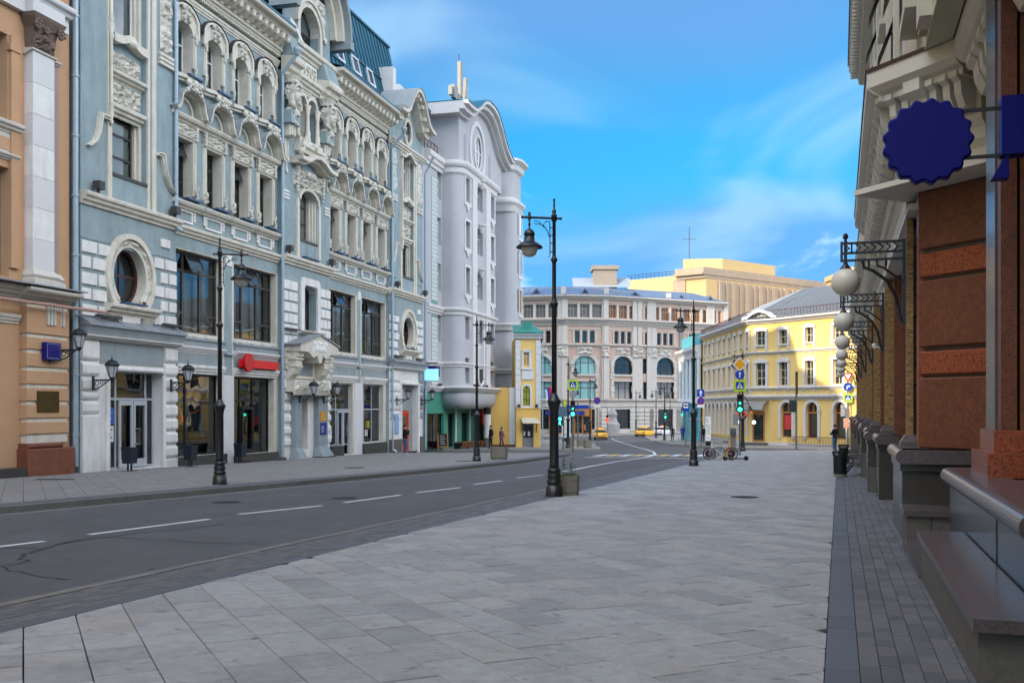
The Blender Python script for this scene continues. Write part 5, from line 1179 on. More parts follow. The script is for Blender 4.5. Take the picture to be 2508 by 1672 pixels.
gb = w.build('bay_wall', LILAC, GH)
w = FB(); w.box(40.3, 49.7, -.5, .9, 3.1, 19.9); w.build('bay_interior', DARKIN, GH)
for a, c, z0, z1 in gops:
    window(GH, a, c, z0, z1, 1.18, ((a + c) / 2,) if c - a > 1.3 else (), (z0 + 1.35,), FRAMEW, DGLASS, .07, .06)
    if c - a < 1.3 and z0 > 9:
        b = FB(); b.box(a - .22, a, 1.5, 1.58, z0 - .1, z1 + .2); b.box(c, c + .22, 1.5, 1.58, z0 - .1, z1 + .2); b.box(a, c, 1.5, 1.58, z1, z1 + .2)
        b.prism_y([(a - .3, z0 - .1), (c + .3, z0 - .1), (c + .25, z0 - .35), (c - .1, z0 - .35), ((a + c) / 2 + .2, z0 - .6), ((a + c) / 2, z0 - .8), ((a + c) / 2 - .2, z0 - .6), (a + .1, z0 - .35), (a - .25, z0 - .35)], 1.5, 1.6); b.build('window_trim', LILACW, GH)
for a in (41.0, 47.8):
    b = FB(); b.box(a, a + 1.1, 1.2, 1.28, 5.25, 6.7); b.build('dark_panel', FRAMED, GH)
b = FB()
for a, c in ((42.55, 43.7), (46.2, 47.35)): b.box(a, c, 1.5, 1.66, 3.1, 19.2)
b.build('pilaster', LILACW, GH)
for z in (19.5, 16.0, 12.5):
    b = FB(); b.lathe([(.1, -.5), (.25, -.2), (.3, 0), (.42, .1), (.42, .18)], 8, (44.9, 1.6, z - .2)); b.build('window_cap', LILACW, GH)
b = FB(); b.tube([(44.15, 1.55, 8.6)] + [(44.9 - .8 * math.cos(R(180 * i / 8)), 1.55, 3.9 - .6 * math.sin(R(180 * i / 8))) for i in range(9)] + [(45.65, 1.55, 8.6)], .13, 6); b.build('long_window_frame', LILACW, GH)
window(GH, 44.3, 45.5, 3.6, 6.4, 1.52, (44.9,), (4.9,), FRAMEW, DGLASS, .09, .05)
b = FB(); b.box(43.8, 46.0, 1.5, 1.54, 3.15, 4.6); b.build('dark_panel', FRAMED, GH)
for zb, h, pr in ((8.4, .65, .28), (4.55, .4, .2), (18.95, 1.1, .4)):
    stack('ledge', 40.0, 50.0, 1.5, [(.01, zb), (pr * .4, zb + h * .15), (pr * .45, zb + h * .45), (pr * .8, zb + h * .55), (pr, zb + h * .7), (pr, zb + h * .9), (.02, zb + h)], LILACW)
    mould(36.3, 40.1, 0, zb, zb + h, pr, LILACW, 'ledge', GH)
    stack('ledge', 54.3, 58.0, 1.7, [(.01, zb), (pr * .45, zb + h * .45), (pr, zb + h * .7), (pr, zb + h * .9), (.02, zb + h)], LILACW)
stack('overhang_cornice', 40.0, 59.4, 1.9, [(.0, 2.72), (.12, 2.75), (.3, 2.92), (.42, 3.0), (.42, 3.1), (0, 3.16)], LILACW)
stack('overhang', 40.0, 55.0, 1.9, [(-.02, 2.74), (0, 2.3), (-.06, 1.95), (-.22, 1.68), (-.5, 1.48), (-.8, 1.42)], LILAC, True)
stack('scrolled_corner', 55.05, 59.2, 2.0, [(-.02, 2.73), (.02, 2.3), (-.06, 1.95), (-.22, 1.72), (-.5, 1.55)], LILACW, True)
b = FB(); b.tube([(57 + .7 * math.cos(k * .6) * (1 - k * .06), 2.1, 2.2 + .45 * math.sin(k * .6) * (1 - k * .06)) for k in range(14)], .12, 6); b.build('scroll', LILACW, GH)
mould(36.3, 40.1, 0, 2.72, 3.12, .3, LILACW, 'ledge', GH)
stack('far_bay', 54.5, 57.9, 1.7, [(0, 3.05), (0, 22.5)], LILAC)
for z0 in (17.16, 13.68, 10.2, 6.72):
    b = FB(); b.box(56.0, 57.2, 1.68, 1.74, z0, z0 + 1.96); b.build('window', DGLASS, GH)
    b = FB(); b.box(56.3, 56.5, 1.7, 1.78, z0 - .2, z0 + 2.1); b.box(57.4, 57.55, 1.7, 1.78, z0 - .2, z0 + 2.1); b.box(56.3, 57.8, 1.7, 1.78, z0 - .5, z0 - .2); b.box(56.3, 57.8, 1.7, 1.78, z0 + 1.96, z0 + 2.15); b.build('window_trim', LILACW, GH)
stack('far_bay_cornice', 54.5, 57.9, 1.7, [(.02, 22.5), (.25, 22.7), (.35, 23.1), (.7, 23.4), (.7, 23.6), (.1, 23.7)], LILACW)
stack('far_bay_arch', 54.5, 57.9, 1.7, [(.02, 19.9), (.12, 19.95), (.12, 20.2), (.02, 20.25)], LILACW)
# wavy gable
def wz(u): return 23.0 + 1.9 * math.exp(-abs((u - 45.8) / 3.4) ** 3) - (.9 * max(0, (u - 49) / 3) if u > 49 else 0) + .25 * math.exp(-((u - 40.3) / 1.2) ** 2)
us = [40.0 + .6 * i for i in range(21)]
b = FB(); b.prism_y([(40.1, 19.9)] + [(u, wz(u)) for u in us] + [(52.0, 19.9)], -3, 1.3); b.build('gable', LILAC, GH)
b = FB(); top = [(u, wz(u)) for u in us]; top = [(39.2, wz(40) + .05)] + top + [(52.7, wz(52) - .1)]
b.band(top, [(p[0], p[1] + .25) for p in top], -3, 1.6); b.band([(p[0], p[1] + .25) for p in top], [(p[0], p[1] + .6) for p in top], -3, 2.0); b.band([(p[0], p[1] + .6) for p in top], [(p[0], p[1] + .85) for p in top], -3, 2.3); b.build('wavy_cornice', LILACW, GH)
b = FB(); b.band([(p[0], p[1] + .86) for p in top], [(p[0], p[1] + .93) for p in top], -3, 2.36); b.build('cornice_sheet', ROOFM, GH)
b = FB(); b.band(arc(44.7, 21.7, 1.75, 2.0, -60, 240, 26), arc(44.7, 21.7, 2.15, 2.4, -60, 240, 26), 1.3, 1.42); b.build('ring_moulding', LILACW, GH)
b = FB(); b.band(arc(44.8, 21.7, .85, 1.25, 0, 360, 24), arc(44.8, 21.7, 1.02, 1.42, 0, 360, 24), 1.3, 1.4); b.build('round_frame', LILACW, GH)
b = FB(); b.prism_y(arc(44.8, 21.7, .86, 1.26, 0, 345, 23), 1.29, 1.32); b.build('round_pane', DGLASS, GH)
b = FB(); b.box(44.75, 44.85, 1.32, 1.36, 20.5, 22.9); b.box(44.0, 45.6, 1.32, 1.35, 21.65, 21.75); b.build('round_muntin', FRAMEW, GH)
for uc in (41.6, 48.3):
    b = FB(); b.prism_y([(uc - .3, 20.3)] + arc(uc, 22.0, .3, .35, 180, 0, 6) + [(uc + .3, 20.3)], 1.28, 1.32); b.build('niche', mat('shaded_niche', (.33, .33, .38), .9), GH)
b = FB(); b.add([(35.9, -.9, 20.0), (40.1, -.9, 20.0), (40.1, -4, 24.2), (35.9, -4, 24.2)], [(0, 1, 2, 3)]); b.box(35.8, 40, -8, -4, 19, 24.2); b.build('slate_roof', mat('dark_slate', (.05, .06, .065), .6, .3, 4), GH)
b = FB()
for k in range(6): b.tube([(36.3 + k * .7, -.3, 20.0), (36.3 + k * .7, -.3, 21.0)], .03, 5)
b.tube([(36.3, -.3, 21.0), (39.8, -.3, 21.0)], .03, 5); b.tube([(36.3, -.3, 20.55), (39.8, -.3, 20.55)], .02, 5); b.build('roof_railing', mat('rusty_rail', (.11, .05, .04), .7), GH)
b = FB(); b.box(35.8, 40.4, -.9, -.6, 23.3, 23.6); b.build('roof_beam', ROOFM, GH)
# green shop under the bay
w = FB(); gs = [(36.75, 40.4, -1.55, 1.12), (41.35, 43.0, -1.5, 1.12), (44.8, 46.7, -1.6, 1.12), (48.3, 49.6, -1.6, 1.12)]
w.wall(36.25, 50.4, -2.4, 2.75, .0, gs, .3); w.build('shop_wall', GREENW, GH)
for a, c, z0, z1 in gs: window(GH, a, c, z0, z1, -.2, ((a + c) / 2,) if c - a > 2 else (), (), BLACKM, GLASSD, .08, .07, 'shop_window')
w = FB(); w.box(36.4, 50, -3, -1.4, -2.4, 2.7); w.build('shop_interior', DARKIN, GH)
w = FB(); w.box(43.05, 43.3, 0, .08, -2.2, 1.6); w.box(46.75, 47.0, 0, .08, -2.2, 1.6); w.build('white_pier', LILACW, GH)
w = FB(); w.box(44.9, 46.4, -.5, -.46, -.6, .9); w.build('poster', mat('poster_blue_yellow', (.2, .35, .5), .6, .6, 2), GH)
b = FB(); b.lathe([(.36, -1.9), (.36, -.9)], 16, (46.6, 1.6, 0)); b.build('column_base', GRANG, GH)
b = FB(); b.lathe([(.3, -.9), (.3, 1.0)], 16, (46.6, 1.6, 0)); b.build('column', LILACW, GH)
b = FB(); b.lathe([(.31, 1.0), (.31, 1.55)], 16, (46.6, 1.6, 0)); b.build('column_top', BLACKM, GH)
w = FB(); w.box(50.5, 57.8, -.4, -.1, -2.4, 2.7); w.build('passage_wall', OCHRE, GH)
w = FB(); w.box(51, 54, -.1, .06, .2, 1.2); w.build('shop_fascia', mat('lit_red_fascia', (.6, .02, .015), .5, emit=.15), GH)
w = FB(); w.box(51, 54.2, -.1, .05, -2.3, .1); w.build('shop_front', mat('dark_green_front', (.01, .12, .04), .4), GH)
b = FB()
for k in range(6): b.ball((39.0 + 3.2 * k, 1.9 if k else .2, 3.24), .14, 6, 5, (2.2, 1, .8))
b.build('spotlight', FRAMED, GH)

# ================================================================== wall lanterns
def make_lantern():
    r = empty('wall_lantern')
    b = FB(); b.box(-.05, .05, 0, .05, -.28, .22); b.box(-.03, .03, .05, .8, .06, .11)
    b.tube([(0, .05, -.24), (0, .25, -.2), (0, .5, -.05), (0, .66, .06)], .022, 6)
    for k, (dd, zz, rr) in enumerate(((.18, -.03, .085), (.36, .0, .06), (.5, .03, .04))): b.tube([(0, dd + rr * math.cos(a * .7), zz + rr * math.sin(a * .7)) for a in range(10)], .014, 5)
    b.build('bracket', IRON, r)
    b = FB(); c = (0, .8, 0)
    b.lathe([(.02, .04), (.05, .08), (.09, .12), (.1, .17), (.12, .18)], 6, c); 
    for k in range(6):
        a = 2 * math.pi * k / 6; b.tube([(.105 * math.cos(a), .8 + .105 * math.sin(a), .18), (.215 * math.cos(a), .8 + .215 * math.sin(a), .58)], .012, 4)
    b.lathe([(.225, .57), (.25, .58), (.25, .61)], 6, c); b.build('cage', IRON, r)
    b = FB(); b.lathe([(.1, .18), (.205, .575)], 6, c); b.build('lantern_glass', LANTG, r)
    b = FB(); b.lathe([(.26, .61), (.235, .67), (.16, .76), (.08, .79), (.03, .8), (.035, .84), (.012, .87), (.012, .95), (.001, .97)], 12, c); b.build('cap', IRON, r, True)
    return r
def left_pt(u, d, z): return (-15.47 + .25578 * u + .96673 * d, 34.67 + .96673 * u - .25578 * d, z)
lan = make_lantern()
LS = [(-1.15, .3, 3.45, 'black hexagonal wall lantern on the peach pier beside the blue sign'), (.62, .26, 2.48, 'black wall lantern with pale worn cap at the left of the glazed bank door'), (5.35, .26, 2.5, 'black wall lantern at the right of the glazed double door, over a yellow reflection'),
      (16.2, .45, 2.1, 'black wall lantern hanging before the carved lintel of the portal, left of the pair'), (19.0, .45, 2.1, 'black wall lantern at the right end of the carved portal lintel'), (30.2, .24, 2.0, 'black wall lantern left of the orange door'), (34.9, .24, 2.0, 'black wall lantern at the corner of the green shop')]
for i, (u, d, z, lab) in enumerate(LS):
    o = lan if i == 0 else copy_tree(lan)
    o.location = left_pt(u, d, z); o.rotation_euler = (0, 0, BANG); tag(o, lab, 'wall lantern', 'lanterns along the house fronts')
# ================================================================== signs on the house fronts
RED = mat('sign_red', (.62, .005, .008), .4, .05, 3); DBL = mat('sign_navy', (.008, .008, .14), .35, .1, 4); RED2 = mat('sign_red_disc', (.48, .004, .006), .4, .05, 3)
r = left_root('shop_sign', 'bright red shop sign with a disc and a long bar over the black shop door', 'sign')
r.location = left_pt(0, 0, 0)
b = FB(); b.box(10.75, 14.3, DR + .25, DR + .37, 3.42, 3.8); b.build('sign_bar', RED, r)
b = FB(); b.loft([[(11.3 + .42 * math.cos(R(a)), dd, 3.66 + .42 * math.sin(R(a))) for a in range(0, 360, 15)] for dd in (DR + .35, DR + .5)]); b.build('sign_disc', RED2, r)
b = FB(); b.box(10.85, 14.2, DR + .05, DR + .25, 3.36, 3.42); b.build('sign_backing', FRAMED, r)
r = left_root('projecting_sign', 'small square navy blue sign box on the peach pier', 'sign')
b = FB(); b.bbox(-2.0, -1.28, .32, .5, 3.17, 3.76, .02); b.build('sign_box', DBL, r)
b = FB(); q_ = .502
for z in (3.22, 3.7): b.box(-1.95, -1.33, .5, q_, z, z + .012)
for u in (-1.95, -1.342): b.box(u, u + .012, .5, q_, 3.22, 3.71)
b.build('sign_border', mat('pale_line', (.3, .32, .55), .5), r)
b = FB(); b.box(-1.7, -1.55, .34, .42, 3.08, 3.17); b.build('sign_bracket', FRAMED, r)
o = FB(); o.bbox(-2.2, -1.18, .3, .34, 1.42, 2.13, .01); o = o.build('wall_plaque', mat('dark_bronze', (.085, .055, .012), .35, .35, 2.5, metal=.5), None); o.location = left_pt(0, 0, 0); o.rotation_euler = (0, 0, BANG); tag(o, 'dark bronze plaque fixed to the peach pier', 'plaque')
r = left_root('projecting_sign', 'light blue glowing square sign with navy back at the corner of the lilac house', 'sign')
b = FB(); b.box(35.2, 35.3, .35, 1.35, 3.45, 4.25); b.build('sign_face', mat('lit_sky_blue', (.25, .62, .95), .4, emit=.45), r)
b = FB(); b.box(36.1, 36.9, .3, .9, 3.75, 4.5); b.build('sign_back', DBL, r)
b = FB(); b.box(35.2, 35.35, .2, 1.3, 4.62, 4.7); b.build('lamp_arm', FRAMED, r)
# pinkish conduit across the peach front
o = FB(); o.tube([(-16, .62, 4.98), (-3.8, .62, 4.98), (.9, .62, 5.0)], .06, 8); o = o.build('conduit_pipe', mat('pinkish_pipe', (.40, .24, .19), .7, .2, 5)); o.location = left_pt(0, 0, 0); o.rotation_euler = (0, 0, BANG); tag(o, 'long pinkish pipe running along the ledge of the peach house', 'pipe')
# dark bins on legs
def make_bin():
    r = empty('litter_bin')
    b = MB(); b.loft([[(x * .2, y * .17, .28) for x, y in ((-1, -1), (1, -1), (1, 1), (-1, 1))], [(x * .23, y * .2, .84) for x, y in ((-1, -1), (1, -1), (1, 1), (-1, 1))]]); b.box(-.25, .25, -.22, .22, .84, .87); b.build('bin_body', mat('dark_blue_bin', (.012, .018, .03), .4), r)
    for s in (-1, 1): b = MB(); b.box(s * .1 - .02, s * .1 + .02, -.03, .03, .01, .28); b.build('leg', IRON, r)
    b = MB(); b.box(-.28, .28, -.16, .16, 0, .015); b.build('foot_plate', IRON, r)
    return r
bn = make_bin()
for i, (u, d, lab) in enumerate(((1.7, 1.0, 'dark litter bin on legs before the glazed bank door'), (5.75, .9, 'dark litter bin on legs between the bank door and the yellow-tinted shop window'), (10.15, .6, 'dark litter bin against the pier left of the black shop door'))):
    o = bn if i == 0 else copy_tree(bn)
    p = left_pt(u, d, 0); o.location = (p[0], p[1], gz(p[1])); o.rotation_euler = (0, 0, BANG); tag(o, lab, 'litter bin', 'bins along the blue house')
# ================================================================== granite house on the right (coordinates: along the street, into the block, up)
RANG = math.atan2(.9486, .3166)
RH = empty('granite_house', (0, 0, 0), RANG, 'granite faced house at the right edge with cream bracketed cornice and tall pilasters', 'building')
# y in the facade builder is minus the offset into the block, so a point is (t, -o, z) seen from the street side
def RB(): return FB()
T0, DT = 17.0, 7.8                                              # first lamp bay, spacing
PIL = [T0 + DT * k for k in range(7)]
BZ = -2.4
def rbox(name, t0, t1, o0, o1, z0, z1, m, parent=None):
    b = RB(); b.box(t0, t1, o0, o1, z0, z1); return b.build(name, m, parent or RH)
# body of the block
rbox('wall_core', -12, 62.5, 2.3, 12, BZ, 16, DARKIN)
# bays between pilasters: golden rough wall, tall dark windows
for k, t in enumerate(PIL):
    n_ = t + DT
    rbox('rough_wall', t + .9, n_ - .75, 1.5, 2.3, .9, 5.3, GOLDST)
    b = RB(); b.box(t + 2.0, t + 2.2, 1.42, 1.5, 1.0, 5.0); b.box(t + 5.2, t + 5.4, 1.42, 1.5, 1.0, 5.0); b.box(t + 2.2, t + 5.2, 1.42, 1.5, 4.8, 5.0); b.box(t + 3.6, t + 3.75, 1.43, 1.5, 1.0, 4.8); b.build('window_frame', FRAMED, RH)
    b = RB(); b.box(t + 2.2, t + 5.2, 1.46, 1.49, 1.0, 4.8); b.build('pane', DGLASS, RH)
    rbox('brown_strip', t + .55, t + .9, 1.2, 1.5, .9, 5.3, GRAN); rbox('brown_strip', n_ - .75, n_ - .45, 1.2, 1.5, .9, 5.3, GRAN)
    # pilaster in granite courses with a polished near edge
    z = .95; i = 0
    for h in (1.0, .32, .78, .34, .78, .34, .8):
        rbox('granite_course', t - .02, t + .55, 1.1, 1.5 if k else 1.2, z + .02, z + h - .02, GRANR if i % 2 else GRAN); z += h; i += 1
    rbox('pilaster_core', t, t + .53, 1.13, 1.5 if k else 1.19, .9, 5.35, GRAND)
    rbox('rough_edge', t - .2, t - .03, 1.02, 1.5 if k else 1.12, 1.12, 5.35, GOLDST)
    b = RB(); b.loft([[(t - .3, .92, .96), (t - .02, .92, .96), (t - .02, 1.5, .96), (t - .3, 1.5, .96)], [(t - .3, .92, 1.04), (t - .02, .92, 1.04), (t - .02, 1.5, 1.04), (t - .3, 1.5, 1.04)], [(t - .24, 1.0, 1.16), (t - .03, 1.0, 1.16), (t - .03, 1.5, 1.16), (t - .24, 1.5, 1.16)]]); b.build('pilaster_foot', GRANP, RH)
# the chamfered granite pier next to the first lamp, block by block
A, Bp = (14.3 * .9486 + 5.95 * .3166, .0), None
def chamfer_pt(s, out=0.):                                     # s metres along the chamfer from far to near, out: towards the street
    x, y = 6.2 + .4376 * s - .8992 * out, 14.9 - .8992 * s - .4376 * out
    return toTO(x, y)
def chamfer_block(name, s0, s1, z0, z1, o0, o1, m, bev=.025):
    b = RB(); P4 = lambda s, o: chamfer_pt(s, o)
    rings = []
    for (oo, i) in ((o0, 0), (o1 - bev, 0), (o1, bev)):
        rings.append([(*P4(s0 + i, oo), z0 + i), (*P4(s1 - i, oo), z0 + i), (*P4(s1 - i, oo), z1 - i), (*P4(s0 + i, oo), z1 - i)])
    b.loft(rings); return b.build(name, m, RH)
zs = [(1.6 + (a - 1.6) * 1.042, 1.6 + (c - 1.6) * 1.042) for a, c in ((1.0, 2.02), (2.06, 2.4), (2.46, 3.42), (3.47, 3.82), (3.88, 4.72), (4.77, 5.2), (5.25, 6.2))]
for i, (z0, z1) in enumerate(zs): chamfer_block('granite_block', 0., 1.4, z0, z1, -.3, .03, GRANR if i in (1, 3) else GRAN)
chamfer_block('granite_bed', -.02, 1.45, .9, 6.6, -.5, -.03, GRAND)
tA, oA = chamfer_pt(0, 0)
rbox('brown_strip', tA - .02, tA + .35, oA - .02, oA + .3, .95, 6.2, GRANR)
tB, oB = chamfer_pt(1.35, 0)
# nearer stretch, set back: rough stone, brown pilaster, stepped red base
rbox('rough_wall', -12, tB - .1, 1.98, 2.4, .85, 7.5, GOLDST)
b = RB(); b.box(11.35, 12.0, 1.55, 2.0, 1.35, 8.5); b.build('polished_pilaster', GRANP, RH)
b = RB(); b.box(11.1, 11.35, 1.57, 1.72, 1.35, 8.5); b.box(11.1, 11.35, 1.75, 1.98, 1.35, 8.5); b.build('brown_pilaster', GRAN, RH)
b = RB(); b.bbox(11.05, 12.1, 1.5, 1.99, 1.12, 1.36, .01); b.build('pier_step', GRANR, RH)
b = RB(); b.bbox(10.96, 12.25, 1.43, 1.99, .88, 1.13, .02); b.build('pier_step', GRANR, RH)
rbox('pier_step', 8.6, 9.6, 1.6, 2.0, .88, 1.2, GRANP)
# parapet wall with rounded granite coping
def coping(t0, t1, o, z, r=.095, m=GRANP, name='rounded_coping', deep=.5):
    b = RB(); pr = [(o + r * .9 + 0 * math.cos(a), z) for a in ()]
    arc_ = [(o + r - r * math.cos(R(a)), z - r + r * math.sin(R(a))) for a in range(-90, 91, 18)]
    arc_ = [(o + deep, z - 2 * r)] + [(o + r - r * math.sin(R(a)), z - r - r * math.cos(R(a))) for a in range(0, 181, 18)] + [(o + deep, z)]
    b.prism_x(arc_, t0, t1); return b.build(name, m, RH, False)
GRANW = mat('blue_black_granite', (.035, .04, .05), .2, .2, 14, speck=.4, speckc=(.02, .02, .025), sscale=50)
rbox('parapet', 7.35, 12.6, 1.24, 1.98, BZ, .7, GRANW); coping(7.3, 12.65, 1.14, .885, .095, GRANP)
rbox('joint_strip', 8.95, 8.99, 1.236, 1.25, -.1, .69, JOINT)
rbox('parapet_top', 7.3, 12.65, 1.6, 2.0, .7, .87, GRANP)
rbox('parapet', -6, 6.9, 1.24, 1.98, BZ, .7, GRANW); coping(-6, 7.0, 1.14, .885, .095, GRANP)
# dark parapet before the chamfered pier and its repeats down the street
def dark_parapet(t0, t1, o0, zt, deep):
    rbox('parapet', t0 + .1, t1, o0 + .06, o0 + deep, BZ, zt - .3, GRAND); rbox('parapet_band', t0 + .05, t1, o0 + .03, o0 + deep, zt - .3, zt - .19, GRAND)
    coping(t0, t1 + .1, o0 - .03, zt, .1, GRANP, deep=deep)
    b = RB(); b.prism_y([], 0, 0) if False else None
    arc_ = [(t0 + .1 - .1 * math.sin(R(a)), zt - .1 - .1 * math.cos(R(a))) for a in range(0, 181, 18)]
    b.prism_y([(t0 + .6, zt - .2)] + arc_ + [(t0 + .6, zt)], o0 + .08, o0 + deep) ; b.build('rounded_coping', GRAND, RH)
dark_parapet(15.05, 17.6, .80, .985, 1.7)
for k, t in enumerate(PIL):
    if k == 0: 
        dark_parapet(t + 6.1, t + 8.2, .78, .97, .5); continue
    dark_parapet(t + 1.0, t + 1.8, .62, .97, .9); dark_parapet(t + 5.9, t + 7.4, .74, .97, .8)
    b = RB(); b.bbox(t + .9, t + 2.0, .7, 1.5, BZ, .1, .03); b.build('plinth_block', GRANG, RH)
rbox('base_wall', 19, 62, 1.5, 1.9, BZ, .95, GRAND)
# --- cream entablature with consoles, following the street, the chamfer and the set-back
CRM = mat('cream_cornice_stone', (.60, .585, .53), .75, .06, 2, .06, 60, dirt=.12, dirtc=(.42, .40, .35))
def cornice_run(t0, t1, o, zt, name='cornice'):
    """o: outer edge of the top slab"""
    b = RB(); b.prism_x([(o, zt), (o, zt - .22), (o + .08, zt - .3), (o + .16, zt - .34), (o + .16, zt - .42), (o + .5, zt - .46), (o + .52, zt - .95), (o + .6, zt - 1.05), (o + .6, zt - 1.2), (o + .68, zt - 1.3), (o + .68, zt - 1.5), (o + .95, zt - 1.55), (o + 1.6, zt - 1.55), (o + 1.6, zt)], t0, t1); b.build(name, CRM, RH)
    rbox('cornice_flashing', t0, t1, o - .02, o + .3, zt, zt + .05, mat('brown_flashing', (.05, .028, .025), .5))
def console(t, o, zt, w=.16):
    b = RB(); b.prism_x([(o + .12, zt - .36), (o + .12, zt - .44), (o + .2, zt - .5), (o + .22, zt - .66), (o + .3, zt - .82), (o + .5, zt - .88), (o + .5, zt - .36)], t - w, t + w); return b.build('console', CRM, RH)
CZ = 6.42
t1, o1 = toTO(5.14, 14.2); t2, o2 = toTO(5.80, 12.85)
cornice_run(t1 - .02, 26.5, o1, CZ); cornice_run(27.2, 62.5, o1 + .12, CZ - .25)
cornice_run(-12, t2 + .02, o2, CZ)
proto_c = None
for k in range(20):
    t = t1 + .45 + k * .62
    if t > 26.3: break
    console(t, o1, CZ, .15 if k % 4 != 2 else .24)
for k in range(44):
    t = 27.6 + k * .8
    if t > 62: break
    console(t, o1 + .12, CZ - .25, .15)
for k in range(22): console(t2 - .4 - k * .45, o2, CZ, .12 if k % 4 else .22)
# chamfer part of the entablature
ca = Vector((t1, o1)); cb = Vector((t2, o2)); cd = (cb - ca).normalized(); cn = Vector((-cd.y, cd.x))
if cn.y < 0: cn = -cn
def cpt(s, off): p = ca + cd * s + cn * off; return p.x, p.y
LC = (cb - ca).length
def cprism(name, prof, s0, s1, m=CRM):
    b = RB(); b.loft([[(*cpt(s0, o), z) for o, z in prof], [(*cpt(s1, o), z) for o, z in prof]]); return b.build(name, m, RH)
z = CZ
cprism('cornice', [(0, z), (0, z - .22), (.08, z - .3), (.16, z - .34), (.16, z - .42), (.5, z - .46), (.52, z - .95), (.6, z - 1.05), (.6, z - 1.2), (.68, z - 1.3), (.68, z - 1.55), (1.6, z - 1.55), (1.6, z)], 0, LC)
cprism('cornice_flashing', [(-.02, z), (.3, z), (.3, z + .05), (-.02, z + .05)], 0, LC, MATS['brown_flashing'])
for s in (.28, .5, .98, 1.2, 1.38):
    cprism('console', [(.12, z - .36), (.12, z - .44), (.2, z - .5), (.22, z - .66), (.3, z - .82), (.5, z - .88), (.5, z - .36)], s - .055, s + .055)
cprism('console', [(.06, z - .3), (.06, z - .46), (.2, z - .56), (.22, z - .7), (.34, z - .88), (.5, z - .92), (.5, z - .3)], .6, .88)
cprism('keystone', [(.5, z - .95), (.5, z - 1.3), (.62, z - 1.3), (.62, z - .95)], .58, .9)
bq = RB(); p = cpt(.74, .49); bq.loft([[(*cpt(.74 + r * math.cos(R(a)), .49), z - 1.12 + r * math.sin(R(a))) for a in range(0, 360, 20)] for r in (.07, .095)], caps=False); bq.build('ring_ornament', CRM, RH)
# dentil courses
q = RB(); k = t1 + .05
while k < 26: q.box(k, k + .07, o1 + .52, o1 + .64, CZ - 1.16, CZ - 1.06); k += .14
k = t2 - .05
while k > 4: q.box(k - .07, k, o2 + .52, o2 + .64, CZ - 1.16, CZ - 1.06); k -= .14
q.build('dentils', CRM, RH)['kind'] = 'stuff'
cprism('soffit', [(.55, z - 1.56), (2.2, z - 1.56), (2.2, z - 1.48), (.55, z - 1.48)], -.8, LC + 1.2)
rbox('frieze_wall', t1 + 3, 62.5, o1 + .95, 2.4, 4.6, CZ - 1.5, CRM); rbox('frieze_wall', -12, t2 - 1.2, o2 + .9, 2.6, 4.9, CZ - 1.5, CRM)
rbox('soffit_panel', t1 + 1.0, 26, o1 + .62, 1.6, 4.6, 4.7, CRM)
# --- upper storeys
UPG = mat('pale_green_plaster', (.48, .47, .34), .9, .08, 3, .25, 60); UPC = mat('cream_upper_plaster', (.58, .55, .47), .85, .06, 2); UPB = mat('buff_brick', (.42, .32, .20), .85, .15, 8)
rbox('upper_wall', -12, 38.5, 1.1, 12, CZ, 14.6, UPG)
for k in range(9):
    t = 13.2 + k * 2.9
    rbox('upper_pilaster', t, t + .5, .95, 1.1, CZ + .05, 13.8, UPC)
    for j in range(18): rbox('buff_brick', t + .62, t + .9, 1.0, 1.1, CZ + .1 + j * .42, CZ + .5 + j * .42, UPB)
    for zz in (7.2, 10.2):
        b = RB(); b.box(t + 1.3, t + 1.42, 1.0, 1.1, zz, zz + 2.2); b.box(t + 2.3, t + 2.42, 1.0, 1.1, zz, zz + 2.2); b.box(t + 1.42, t + 2.3, 1.0, 1.1, zz + 2.08, zz + 2.2); b.box(t + 1.2, t + 2.5, .85, 1.1, zz - .15, zz); b.build('upper_window', UPC, RH)
        b = RB(); b.box(t + 1.42, t + 2.3, 1.06, 1.09, zz, zz + 2.08); b.build('pane', DGLASS, RH)
        b = RB(); b.add([(t + 1.42, 1.02, zz + 2.0), (t + 2.3, 1.02, zz + 2.0), (t + 2.3, .72, zz + 1.2), (t + 1.42, .72, zz + 1.2)], [(0, 1, 2, 3)]); b.build('vent_pane', FRAMED, RH)
EZ = 14.3
b = RB(); b.prism_x([(.35, EZ), (.35, EZ - .25), (.45, EZ - .35), (.62, EZ - .4), (.7, EZ - .75), (1.15, EZ - .85), (1.15, EZ)], -12, 38.6); b.build('eaves', UPC, RH)
for k in range(90):
    t = 10 + k * .32
    if t > 38.4: break
    if k == 0: e0 = rbox('eaves_bracket', 0, .14, .4, .72, EZ - .62, EZ - .36, CRM); e0.location = (t, 0, 0)
    else: inst(e0.data, 'eaves_bracket', RH, (t, 0, 0))
rbox('eaves_edge', -12, 38.7, .3, .38, EZ, EZ + .12, SILLB); rbox('roof_slope', -12, 38.6, .4, 12, EZ + .02, EZ + .3, ROOFG)
rbox('upper_wall', 38.5, 62, 1.3, 11, CZ - .3, 9.2, UPC); rbox('eaves', 38.5, 62, .9, 11, 9.2, 9.5, CRM)
# small machine box on the ledge
o = RB(); o.bbox(13.4, 14.0, 1.0, 1.45, 6.72, 7.02, .02); o.box(13.65, 13.75, 1.2, 1.3, CZ + .05, 6.72); o.build('floodlight', mat('beige_box', (.42, .39, .33), .5), RH)
